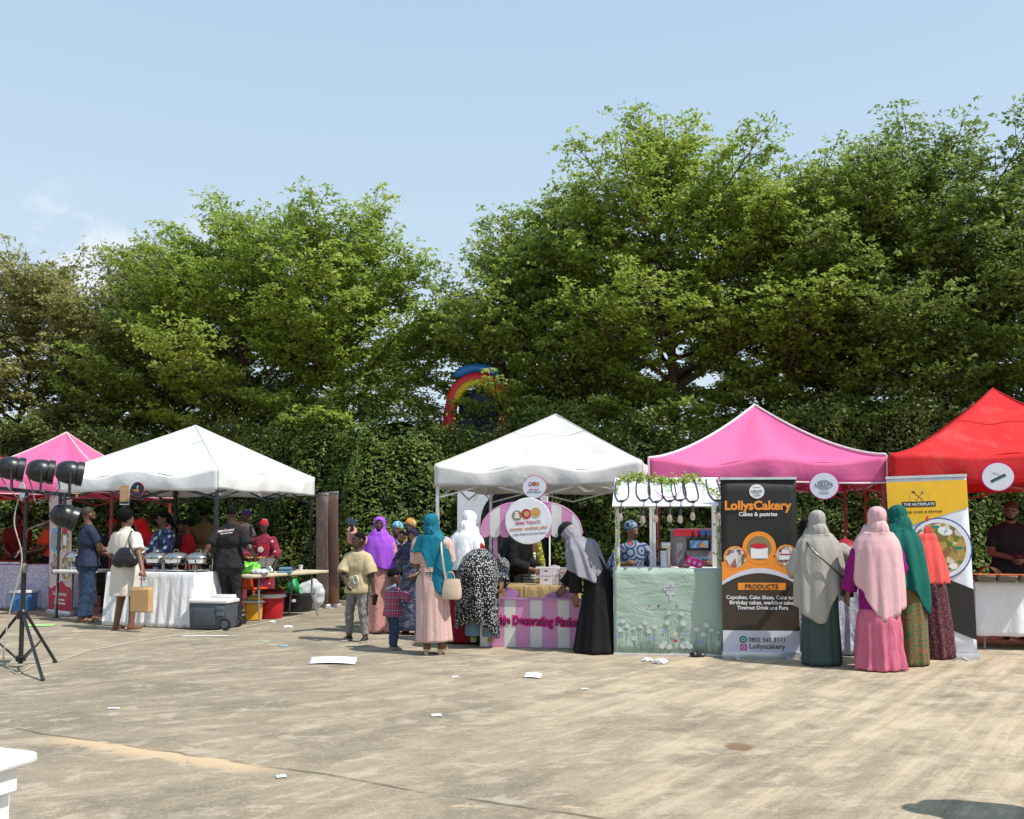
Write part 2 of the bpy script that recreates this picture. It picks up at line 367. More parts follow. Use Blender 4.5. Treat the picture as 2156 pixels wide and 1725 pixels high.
LM = {'hedge': leaf_mat('hedge leaf', (.040, .066, .014, 1), (.120, .175, .032, 1), (.26, .295, .075, 1), .30, .5, .3),
      'bright': leaf_mat('tree leaf bright', (.110, .175, .022, 1), (.245, .345, .045, 1), (.38, .445, .085, 1), .42, .5, .3),
      'mid': leaf_mat('tree leaf mid', (.090, .148, .022, 1), (.200, .288, .042, 1), (.325, .390, .085, 1), .42, .5, .3),
      'dark': leaf_mat('tree leaf deep', (.074, .126, .022, 1), (.160, .240, .042, 1), (.275, .340, .085, 1), .40, .5, .3),
      'olive': leaf_mat('tree leaf olive', (.120, .128, .034, 1), (.240, .248, .070, 1), (.345, .33, .12, 1), .40, .5, .3)}
bark_t = NT('tree bark'); bn = bark_t.noise(18, 6, .7, bark_t.co((1, 1, .25))); bark_t.bump(bn, .7, .03)
BARK = bark_t.done(bark_t.mix(bn, (.050, .032, .022, 1), (.13, .088, .062, 1)), .95, 0, .2)
inner_t = NT('hedge inner shade'); inn = inner_t.noise(25, 5, .7); inner_t.bump(inn, 1, .05)
INNER = inner_t.done(inner_t.mix(inn, (.006, .010, .004, 1), (.022, .030, .010, 1)), 1, 0, 0)  # near-black: the shade behind the leaves is put into the colour

# ================================================================ creeper hedge on its wall
def hedge():
    rng = np.random.default_rng(5)
    root = thing('creeper_hedge', 'long tall creeper-covered hedge behind the market tents', 'hedge', (0, 0, 0))
    top = lambda x: 3.42 + .22 * np.sin(x * 1.1 + .6) + .14 * np.sin(x * 2.7) + .1 * np.sin(x * 5.3 + 1)
    def surf(x, z):
        P = np.stack([x, z * 1.0, np.zeros_like(x)], 1)
        return .38 * (vnoise(P, 1.25, 1) - .5) + .26 * (vnoise(P, 3.1, 2) - .5)
    # near-black backing sheet: shade inside the hedge put into its colour
    xs = np.linspace(-24, 24, 250); zs = np.linspace(0, 1, 30); V = []; 
    for k in zs:
        z = np.minimum(k * (top(xs) - .12), 6); V.append(np.stack([xs, HY(xs) + .42 - surf(xs, z) + .25 * k, z], 1))
    V.append(np.stack([xs, HY(xs) + 1.3, top(xs) - .3], 1)); V.append(np.stack([xs, HY(xs) + 1.4, xs * 0], 1))
    n, m = len(V), len(xs); V = np.concatenate(V); Q = [(j * m + i, j * m + i + 1, (j + 1) * m + i + 1, (j + 1) * m + i) for j in range(n - 1) for i in range(m - 1)]
    np_mesh('stems', V, Q, INNER, root, smooth=True)  # one solid dark sheet, standing in for the shaded interior
    N = 112000; x = np.where(rng.random(112000) < .72, rng.uniform(-11.5, 10.5, 112000), rng.uniform(-23.5, 23.5, 112000)); z = rng.uniform(.02, 1, N) ** .9 * (top(x) + .12 * rng.normal(size=N))
    dpt = rng.exponential(.085, N); y = HY(x) + .12 - surf(x, z) + .25 * z / 3.5 + dpt
    # leave the white gateway clear
    P = np.stack([x, y, np.maximum(z, .03)], 1)
    gx = (x > -.72) & (x < .62) & (z < 2.9 - .5 * (x + .05) ** 2 + .12 * rng.normal(size=N)); P = P[~gx]; dpt = dpt[~gx]
    n = len(P); Nm = np.stack([rng.normal(0, .5, n), -np.abs(rng.normal(.75, .35, n)), rng.normal(.55, .45, n)], 1)
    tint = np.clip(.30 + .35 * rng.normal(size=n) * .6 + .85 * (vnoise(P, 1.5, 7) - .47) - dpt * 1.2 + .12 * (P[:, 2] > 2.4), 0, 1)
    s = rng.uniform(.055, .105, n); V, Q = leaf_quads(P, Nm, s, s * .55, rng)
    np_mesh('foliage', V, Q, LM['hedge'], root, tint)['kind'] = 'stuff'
    # crest tuft
    N = 19000; x = rng.uniform(-23.5, 23.5, N); z = top(x) + rng.normal(0, .16, N); y = HY(x) + rng.uniform(.1, 1.3, N); P = np.stack([x, y, z], 1)
    V, Q = leaf_quads(P, rng.normal(size=(N, 3)) * .5 + np.array([0, -.4, .7]), rng.uniform(.06, .11, N), .045, rng)
    np_mesh('crest_foliage', V, Q, LM['hedge'], root, np.clip(.5 + .3 * rng.normal(size=N), 0, 1))['kind'] = 'stuff'
hedge()

def bush(x0, y0, w, d, h, seed, label, N, mat='hedge'):
    rng = np.random.default_rng(seed); root = thing('shrub', label, 'shrub', (x0, y0, 0))
    dirs = rng.normal(size=(N, 3)); dirs[:, 2] = np.abs(dirs[:, 2]) * 1.0; dirs /= np.linalg.norm(dirs, axis=1, keepdims=True)
    rad = 1 - rng.exponential(.07, N); lump = 1 + .34 * (vnoise(dirs * 2.4 + 9, 1.0, seed) - .5) + .22 * (vnoise(dirs * 6 + 3, 1.0, seed + 1) - .5)
    P = dirs * (rad * lump)[:, None] * np.array([w, d, h]); Nm = dirs + rng.normal(0, .5, (N, 3)) + np.array([0, -.2, .4])
    s = rng.uniform(.06, .11, N); V, Q = leaf_quads(P, Nm, s, s * .52, rng)
    tint = np.clip(.42 + .2 * rng.normal(size=N) + .5 * (vnoise(P, 2.0, 3) - .5), 0, 1)
    np_mesh('crown', V, Q, LM[mat], root, tint)
    b = MB(); b.ball((0, 0, h * .1), (w * .78, d * .78, h * .72), 14); core = b.build('dark_core', INNER, root)  # dark core: the bush's inner shade painted as colour
    t = MB()
    for k in range(5): a = k * 1.3; t.tube([(.1 * math.cos(a), .1 * math.sin(a), 0), (.3 * math.cos(a), .3 * math.sin(a), h * .4), (.5 * w * math.cos(a), .5 * d * math.sin(a), h * .75)], [.05, .035, .015], 6)
    t.build('trunk', BARK, root)
c = at(838, 1000, HY(-2.3) + .1); bush(c.x, c.y, 1.62, .75, 4.35, 11, 'big rounded leafy bush bulging above the hedge between the two white tents', 30000)
c = at(690, 1000, HY(-3.4) + .25); bush(c.x, c.y, 1.1, .6, 3.75, 12, 'lower leafy bush right behind the white corner-on tent', 14000)

# ================================================================ trees
def tree(px, off, H, RAD, seed, mat, label, dens=1.0, lean=(0, 0), low=.36, wisp=0.0, lift=1.0):
    rng = np.random.default_rng(seed); rnd = random.Random(seed); RAD *= 1.12
    x0 = 0
    for _ in range(8):
        Y = HY(x0) + off + .5; x0 = (px - CX) / F * Y * .998
    root = thing('shade_tree', label, 'tree', (x0, HY(x0) + off + .5, 0), 0, 'row of shade trees behind the hedge')
    wood = MB(); limbs = MB(); LP = []; LN = []; LT = []
    stems = rnd.choice((1, 2, 2)); paths = []
    for s_ in range(stems):
        a = rnd.uniform(0, 6.28); sp = .5 if stems > 1 else .12
        pts = [Vector((.12 * math.cos(a) * (stems > 1), .12 * math.sin(a) * (stems > 1), -.05))]
        for k in range(1, 7):
            z = H * .94 * k / 6; f = k / 6
            pts.append(Vector((sp * f * math.cos(a) * 1.5 + lean[0] * f + rnd.gauss(0, .10), sp * f * math.sin(a) + lean[1] * f + rnd.gauss(0, .10), z)))
        rr = [.17 * (1 - .86 * (k / 6) ** .8) * (H / 9) for k in range(7)]; rr[-1] = .012
        wood.tube(pts, rr, 8); paths.append((pts, rr))
    def on(path, f):
        t = f * 6; k = min(int(t), 5); return path[0][k].lerp(path[0][k + 1], t - k), path[1][k] * (1 - t + k) + path[1][k + 1] * (t - k)
    npri = int(42 * (RAD / 2.6) ** .7)
    for i in range(npri):
        path = paths[i % stems]; f = low * .8 + (1 - low * .8) * ((i + .5) / npri) ** 1.05; az = i * 2.39996 + rnd.uniform(-.4, .4)
        st, r0 = on(path, min(f * .90, .97))
        el = R(7 + 54 * max(0, (f - low * .8)) ** .9 * lift + rnd.uniform(-8, 10))
        prof = math.sin(math.pi * min(1, max(.06, (f - low * .55) / (1.12 - low * .55))) ** .75) ** .6
        ln = RAD * (.45 + .62 * prof) * rnd.uniform(.78, 1.18)
        if f < .5 and math.sin(az) < -.2: ln *= .62
        if f > .84: ln *= .70; el = R(rnd.uniform(38, 74))
        d = Vector((math.cos(az) * math.cos(el), math.sin(az) * math.cos(el) * .85, math.sin(el)))
        pts = [st]; p = st.copy(); dd = d.copy(); seg = 6
        for k in range(seg):
            dd = (dd + Vector((rnd.gauss(0, .07), rnd.gauss(0, .07), .045 - .02 * (f < .45) * k))).normalized(); p = p + dd * ln / seg; pts.append(p.copy())
        rb = max(.012, min(r0 * .55, .014 + .017 * ln)); limbs.tube(pts, [rb * (1 - .85 * k / seg) + .003 for k in range(seg + 1)], 5, cap=False)
        nsec = int(ln * 5.2); base_t = rnd.gauss(0, .12) + .10 * f
        for j in range(nsec + 1):
            g_ = .16 + .84 * (j + rnd.random()) / (nsec + 1); tt = g_ * seg; k = min(int(tt), seg - 1); q = pts[k].lerp(pts[k + 1], min(tt - k, 1)); ax = (pts[k + 1] - pts[k]).normalized()
            side = ax.cross(Vector((0, 0, 1)));
            if side.length < .2: side = Vector((math.cos(j * 2.4), math.sin(j * 2.4), 0))
            side.normalize(); sg = 1 if j % 2 else -1
            sd = (ax * rnd.uniform(.45, 1.0) + side * sg * rnd.uniform(.5, 1.0) + Vector((0, 0, rnd.uniform(-.10, .10) + .16 * max(0, f - .65)))).normalized()
            sl = (.46 + .76 * (1 - g_) ** .6 * (ln / 2.4)) * rnd.uniform(.65, 1.25)
            if j == nsec: sd = ax; sl = .55
            e = q + sd * sl; limbs.tube([q, q.lerp(e, .55) + Vector((0, 0, .03)), e], [.010, .007, .002], 3, cap=False)
            nr = max(3, int(sl * 22 * dens)); u = rng.uniform(.12, 1.04, nr) if wisp == 0 else rng.uniform(.1, 1.0, nr) ** (1 + wisp)
            hs = np.array(side.cross(Vector((0, 0, 1))).normalized()); hs2 = np.array(side)
            C = np.array(q)[None] + np.array(e - q)[None] * u[:, None] + hs[None] * rng.normal(0, .13, nr)[:, None] + hs2[None] * rng.normal(0, .15, nr)[:, None] + np.array([0, 0, 1.0])[None] * rng.normal(.01, .030, nr)[:, None]
            kk = 6; C = np.repeat(C, kk, 0); C = C + rng.normal(0, 1, C.shape) * np.array([.065, .065, .024])
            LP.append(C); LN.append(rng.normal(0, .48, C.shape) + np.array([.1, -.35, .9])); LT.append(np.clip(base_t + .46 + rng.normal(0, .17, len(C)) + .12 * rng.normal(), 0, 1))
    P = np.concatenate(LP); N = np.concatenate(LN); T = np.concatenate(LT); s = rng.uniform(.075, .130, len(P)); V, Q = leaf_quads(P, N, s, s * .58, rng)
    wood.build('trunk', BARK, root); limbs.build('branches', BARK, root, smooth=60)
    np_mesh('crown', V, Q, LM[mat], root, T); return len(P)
nleaf = 0
for a in [
    (60, 2.0, 8.1, 2.5, 21, 'olive', 'olive-brown wispy tree at the left edge behind the pink tent', .85, (-.2, 0), .42, .25),
    (235, 2.6, 8.5, 2.3, 22, 'olive', 'thin wispy olive tree with sparse shoots in front of the small cloud', .75, (-.1, 0), .42, .35),
    (390, 2.5, 7.5, 2.3, 24, 'mid', 'mid green tree filling the gap right of the wispy olive tree', .95, (.1, 0), .38),
    (520, 1.5, 8.8, 2.5, 43, 'bright', 'bright green layered tree above the peak of the white corner-on tent', 1.1, (-.15, 0), .39),
    (715, 1.6, 8.5, 2.45, 25, 'bright', 'bright green layered tree above the big rounded bush', 1.1, (.1, 0), .40),
    (1085, 2.3, 8.1, 2.3, 26, 'mid', 'mid green tree above the inflatable arch, left of the tallest crowns', .85, (.0, 0), .52),
    (1240, 2.3, 8.7, 2.4, 27, 'mid', 'leafy tree above the white tent with the cookie stall', .95, (.1, 0), .42),
    (1430, 1.6, 9.9, 2.7, 28, 'bright', 'tall bright tree with a pointed top left of the pink tent peak', 1.0, (-.25, 0), .47),
    (1590, 1.9, 9.0, 2.4, 29, 'bright', 'yellow-green tree spreading above the peak of the right pink tent', .9, (.1, 0), .48),
    (1780, 1.9, 9.3, 2.4, 30, 'mid', 'dense green tree right of the pink tent peak', 1.0, (-.1, 0), .42),
    (1955, 1.7, 9.3, 2.8, 31, 'dark', 'dark green tree with upswept shoots above the red tent', 1.0, (.25, 0), .42),
    (2170, 1.9, 8.1, 2.4, 32, 'dark', 'dark green tree cut by the right edge behind the red tent', .95, (.15, 0), .42)]:
    nleaf += tree(*a)
print('tree leaves', nleaf)

# ================================================================ white garden wall with arched opening
def gateway():
    wm = plain('whitewashed wall', (.74, .75, .78, 1), .85, var=.08, bump=.25)
    dk = plain('dark gate void', (.02, .021, .024, 1), .8)
    root = thing('arched_wall', 'white garden wall with a dark round arched gate behind the cookie stall', 'wall')
    Y = HY(-.1) - .28; a = at(962, 1012, Y); b = at(1150, 1012, Y)
    ang = math.atan2(HY(b.x) - HY(a.x), b.x - a.x)
    root.location = (a.x, HY(a.x) - .28, 0); root.rotation_euler = (0, 0, ang)
    Wd = (b.x - a.x) / math.cos(ang); Ht = 2.62; cx, cr_, cz = Wd * .64, .66, 1.55
    poly = [(0, 0), (cx - cr_, 0)] + [(cx - cr_ * math.cos(t), cz + cr_ * math.sin(t)) for t in np.linspace(0, math.pi, 20)] + [(cx + cr_, 0), (Wd, 0), (Wd, Ht - .1), (Wd * .7, Ht), (0, Ht - .5)]
    m = MB(); m.prism(poly, (0, 0, 0), (1, 0, 0), (0, 0, 1), .18); m.build('wall', wm, root)
    m = MB()
    ins = [(cx - cr_ * .999, 0)] + [(cx - cr_ * .999 * math.cos(t), cz + cr_ * .999 * math.sin(t)) for t in np.linspace(0, math.pi, 20)] + [(cx + cr_ * .999, 0)]
    m.prism(ins, (0, .10, 0), (1, 0, 0), (0, 0, 1), .06); m.build('gate', dk, root)  # near-black panel stands in for the shaded opening of the arch
    m = MB(); m.tube([(cx - (cr_ - .05) * math.cos(t), .05, cz + (cr_ - .05) * math.sin(t)) for t in np.linspace(0, math.pi, 16)], .018, 6)
    for k in range(5): x = cx - .5 + .25 * k; m.cyl((x, .05, 0), (x, .05, cz + math.sqrt(cr_ ** 2 - (x - cx) ** 2) - .04), .012, n=6)
    m.build('gate_bars', plain('black iron', (.03, .03, .03, 1), .5), root)
gateway()

# ================================================================ inflatable arch beyond the hedge
def inflatable():
    Y = 18.95; c = at(972, 905, Y); root = thing('inflatable_arch', 'red, yellow and blue inflatable play arch showing through the trees', 'inflatable', (c.x, Y, 0))
    red = plain('red inflatable vinyl', (.72, .03, .035, 1), .35, var=.08); yel = plain('yellow inflatable vinyl', (.85, .60, .03, 1), .35); blu = plain('blue inflatable vinyl', (.03, .22, .62, 1), .35)
    Rr = .56; z0 = at(965, 795, Y).z - Rr
    arc = lambda r, a: Vector((r * math.cos(a), 0, z0 + r * math.sin(a)))
    m = MB(); pts = [Vector((Rr + .15, 0, 0)), Vector((Rr + .08, 0, z0 * .6))] + [arc(Rr, a) for a in np.linspace(0, math.pi, 22)] + [Vector((-Rr - .08, 0, z0 * .6)), Vector((-Rr - .15, 0, 0))]
    m.tube(pts, [.13] * len(pts), 14); m.build('tube', red, root)
    m = MB(); poly = []
    for k in range(27):
        a0 = math.pi * k / 27; a1 = math.pi * (k + 1) / 27
        for (a, r) in ((a0, Rr - .08), ((a0 + a1) / 2, Rr - .24), (a1, Rr - .08)): poly.append(arc(r, a))
    o = MB(); n = len(poly)
    outer = [arc(Rr - .03, math.pi * k / (n - 1)) for k in range(n)]; o.grid([[p + Vector((0, -.08, 0)) for p in poly], [p + Vector((0, -.1, 0)) for p in outer]]); o.build('spike_fringe', yel, root, sol=.04)
    m = MB(); m.tube([arc(Rr + .22, a) for a in np.linspace(R(60), R(135), 12)], [.03] + [.10] * 10 + [.03], 12); m.build('crest', blu, root)
    m = MB(); m.box((0, .6, z0 * .5 + .1), (Rr * 1.5, .8, z0 + .45)); m.build('bouncy_body', plain('navy vinyl', (.015, .035, .09, 1), .5), root); root.rotation_euler = (0, R(5), 0)
    for sx in (-1, 1):
        m = MB(); m.tube([(sx * .95, -.1, 0), (sx * .92, -.1, z0 * .5), (sx * .82, -.05, z0 * .8)], [.14, .13, .1], 12); m.build('side_tube', red, root)
inflatable()
# ================================================================ canopy tents
def canopy_mat(name, col, trans, rough=.8):
    t = NT(name); X = t.xyz()
    cre = t.noise(2.2, 5, .6, t.co((1, 1, .5)), 1.2); wr = t.noise(9, 4, .6, None, .5); wv = t.noise(160, 2, .5)
    t.bump(t.math('ADD', cre, t.math('ADD', t.math('MULTIPLY', wr, .22), t.math('MULTIPLY', wv, .03))), .30, .055)
    dirt = t.step(t.noise(2.4, 8, .72), .48, .70, 0, .22)
    c = t.mix(dirt, col, (.34, .30, .25, 1)); return t.done(c, rough, 0, .2, trans, dark(col, .9))
CAN = {'white': canopy_mat('white canopy cloth', (.84, .84, .83, 1), .22), 'cream': canopy_mat('off-white canopy cloth', (.78, .765, .73, 1), .22),
       'pink': canopy_mat('pink canopy cloth', (.86, .18, .41, 1), .30), 'red': canopy_mat('red canopy cloth', (.78, .035, .04, 1), .30)}
STEEL_D = plain('dark powder-coated steel', (.045, .048, .055, 1), .45, .3, .5); STEEL_W = plain('white powder-coated steel', (.70, .70, .70, 1), .45, .2, .5)
STEEL_R = plain('faded red painted steel', (.34, .07, .06, 1), .55, .1, .4, .3); PIPING = plain('white piping tape', (.78, .76, .74, 1), .7)
def tent(label, corner, yaw, col, legm, size=3.0, eave=2.36, val=.32, peak=3.24, conc=1.0, piping=None, dip=.09, hidden=(), stripe=None, bars=True):
    """corner = the front-left corner; yaw turns the tent clockwise"""
    root = thing('canopy_tent', label, 'tent', (corner[0], corner[1], 0), -yaw)
    rnd = random.Random(int(abs(corner[0] * 100))); s = size; cs = [Vector((0, 0, 0)), Vector((s, 0, 0)), Vector((s, s, 0)), Vector((0, s, 0))]; pk = Vector((s / 2, s / 2, peak)); m = CAN[col]
    ph = [rnd.uniform(0, 6) for _ in range(8)]
    def ez(u): return eave - dip * (1 - math.cos(4 * math.pi * u)) / 2 + .018 * math.sin(11 * u + ph[0])
    roof = MB(); nu, nv = 28, 16; seams = MB()
    for k in range(4):
        a, b = cs[k], cs[(k + 1) % 4]; nrm = Vector(((b - a).y, -(b - a).x, 0)).normalized(); P = []
        for j in range(nv + 1):
            v = j / nv; row = []
            for i in range(nu + 1):
                u = i / nu; e = a.lerp(b, u); q = e.lerp(Vector((pk.x, pk.y, 0)), v); g_ = v ** conc
                z = ez(u) * (1 - g_) + pk.z * g_; mid = math.sin(math.pi * u) * math.sin(math.pi * min(v * 1.0, 1))
                z -= .045 * mid * (1 - .5 * v); z += .012 * math.sin(17 * u + 9 * v + ph[k]) * (1 - v) * math.sin(math.pi * u) + .010 * math.sin(31 * u * (1 - v) + ph[k + 2]) * math.sin(math.pi * u)
                row.append(Vector((q.x, q.y, z)))
            P.append(row)
        roof.grid(P)
        seams.tube([p[0] + Vector((0, 0, .006)) for p in P], .009 if not piping else .016, 5)
        if piping is None: seams.tube([P[10][i] + Vector((0, 0, .011)) for i in range(nu + 1)], .004, 5)
    rf = roof.build('canopy', m, root, smooth=50); seams.build('seam', piping or plain(col + ' canopy seam', dark(m.node_tree.nodes['Principled BSDF'].inputs[0].default_value, .5) if False else {'white': (.64, .64, .64, 1), 'cream': (.58, .56, .53, 1), 'pink': (.62, .09, .25, 1), 'red': (.5, .02, .025, 1)}[col], .8), rf)
    for k in range(4):
        a, b = cs[k], cs[(k + 1) % 4]; nrm = Vector(((b - a).y, -(b - a).x, 0)).normalized(); P = []
        for j in range(7):
            f = j / 6; row = []
            for i in range(41):
                u = i / 40; e = a.lerp(b, u); w = (.020 * math.sin(23 * u + ph[k]) + .014 * math.sin(41 * u + ph[k + 1]) + .012) * f * math.sin(math.pi * u) ** .5
                low = eave - val - .015 * math.sin(8 * u + ph[k + 3]) + .03 * math.sin(2 * math.pi * abs(u - .5)) * 0
                z = ez(u) * (1 - f) + low * f; p = e + nrm * (w + .006 + .018 * math.sin(math.pi * f) * math.sin(math.pi * u)); p.z = z; row.append(p)
            P.append(row)
        v_ = MB(); v_.grid(P); vo = v_.build('valence', m, root, smooth=60, sol=.003)
        if piping:
            h = MB(); h.tube([p + nrm * .004 for p in P[-1]], .011, 5); h.tube([p[0] + nrm * .004 for p in P], .013, 5); h.build('hem_tape', piping, vo)
    lz = eave - .03
    for k, c in enumerate(cs):
        if k in hidden: continue
        ins = Vector((s / 2, s / 2, 0)) - c; ins = Vector((math.copysign(.035, ins.x), math.copysign(.035, ins.y), 0)); p = c + ins; l = MB()
        l.box((p.x, p.y, .62), (.030, .030, 1.24)); l.box((p.x, p.y, (1.1 + lz) / 2), (.042, .042, lz - 1.1)); l.box((p.x, p.y, lz - .22), (.062, .062, .07)); l.box((p.x, p.y, .006), (.09, .09, .012)); l.box((p.x, p.y, 1.12), (.056, .056, .06)); l.build('leg', legm, root)
    if bars:
        t = MB(); zt, zb = eave - .10, eave - .46
        for k in range(4):
            a, b = cs[k] * .964 + Vector((s * .018, s * .018, 0)), cs[(k + 1) % 4] * .964 + Vector((s * .018, s * .018, 0)); mid_ = (a + b) / 2
            for (p, q) in ((a, mid_), (mid_, b)):
                t.box(((p + q) / 2).to_tuple()[:2] + ((zt + zb) / 2,), ((q - p).length * 1.03, .012, .024), frame_x(q - p, zb - zt)); t.box((((p + q) / 2) + Vector((0, 0, (zt + zb) / 2))) + Vector((.013, .013, 0)), ((q - p).length * 1.03, .012, .024), frame_x(q - p, zt - zb))
            mi_ = Vector((s / 2, s / 2, 0)); d = mi_ - mid_; t.box(((mid_ + mi_) / 2 + Vector((0, 0, eave - .05))), (d.length, .014, .024), frame_x(d, .22)); t.box(((mid_ + mi_) / 2 + Vector((0, 0, eave - .12))), (d.length, .014, .024), frame_x(d, -.22))
        t.cyl((s / 2, s / 2, eave - .15), (s / 2, s / 2, peak - .02), .022, n=8); t.build('truss', legm, root)
    return root
def frame_x(d, dz):
    x = Vector((d.x, d.y, dz)).normalized(); y = Vector((0, 0, 1)).cross(x).normalized(); z = x.cross(y); return Matrix((x, y, z)).transposed()
def px2(x, Y): return ((x - CX) / F * Y * 1.0, Y)
tA = tent('pink canopy tent at the left edge behind the stage lights', px2(-138, 15.5), R(-2), 'pink', STEEL_R, conc=1.5, piping=plain('pale pink piping', (.85, .5, .52, 1), .7))
fc = Vector((*px2(458, 14.0), 0))                     # the corner-on tent: its near corner is its front right one
yB = R(16.5); dirx = Vector((math.cos(yB), -math.sin(yB), 0)); tB = tent('bright white canopy tent set corner-on over the food table', fc - dirx * 3.02, yB, 'white', STEEL_D, size=3.02, conc=1.03)
tC = tent('off-white canopy tent over the striped cookie stall', px2(915, 13.2), R(14), 'cream', STEEL_W, conc=1.05, hidden=(1,))
tD = tent('pink canopy tent with white piping behind the mint booth', px2(1366, 12.0), R(11), 'pink', STEEL_R, conc=1.5, piping=PIPING, size=2.96, val=.33)
tE = tent('red canopy tent at the right edge', px2(1876, 11.3), R(15), 'red', STEEL_R, size=3.1, conc=1.5, val=.36, dip=.03, peak=3.36)
# red tent far left behind the pink one: only its corner shows
tF = tent('red canopy tent just showing at the far left edge', px2(-385, 16.0), R(-2), 'red', STEEL_R, conc=1.2, bars=False)
# ================================================================ people: signed-distance bodies and clothes
def _nets(D, o, h):
    S = D < 0
    nx, ny, nz_ = D.shape
    c = np.zeros((nx - 1, ny - 1, nz_ - 1), dtype=np.int8)
    for dx in (0, 1):
        for dy in (0, 1):
            for dz in (0, 1): c += S[dx:nx - 1 + dx, dy:ny - 1 + dy, dz:nz_ - 1 + dz]
    act = np.argwhere((c > 0) & (c < 8)); idx = -np.ones(c.shape, dtype=np.int64); idx[tuple(act.T)] = np.arange(len(act))
    acc = np.zeros((len(act), 3)); cnt = np.zeros(len(act))
    cor = [(0, 0, 0), (1, 0, 0), (0, 1, 0), (1, 1, 0), (0, 0, 1), (1, 0, 1), (0, 1, 1), (1, 1, 1)]
    ed = [(0, 1), (2, 3), (4, 5), (6, 7), (0, 2), (1, 3), (4, 6), (5, 7), (0, 4), (1, 5), (2, 6), (3, 7)]
    val = [D[act[:, 0] + a, act[:, 1] + b, act[:, 2] + d] for (a, b, d) in cor]
    for (i, j) in ed:
        m = (val[i] < 0) != (val[j] < 0); t = np.where(m, val[i] / (val[i] - val[j] + 1e-12), 0)
        p = np.array(cor[i])[None] + (np.array(cor[j]) - np.array(cor[i]))[None] * t[:, None]
        acc += np.where(m[:, None], p, 0); cnt += m
    V = (act + acc / cnt[:, None]) * h + o
    Q = []
    for ax in range(3):
        a, b = [(1, 2), (2, 0), (0, 1)][ax]
        sl0 = [slice(None)] * 3; sl1 = [slice(None)] * 3; sl0[ax] = slice(0, -1); sl1[ax] = slice(1, None)
        s0, s1 = S[tuple(sl0)], S[tuple(sl1)]; E = np.argwhere(s0 != s1); E = E[(E[:, a] > 0) & (E[:, b] > 0)]
        E = E[(E[:, a] < D.shape[a] - 1) & (E[:, b] < D.shape[b] - 1)]
        fl = s0[tuple(E.T)]; q = []
        for (da, db) in ((-1, -1), (0, -1), (0, 0), (-1, 0)):
            e = E.copy(); e[:, a] += da; e[:, b] += db; q.append(idx[tuple(e.T)])
        q = np.stack(q, 1); q[~fl] = q[~fl][:, ::-1]; Q.append(q)
    return V, np.concatenate(Q)
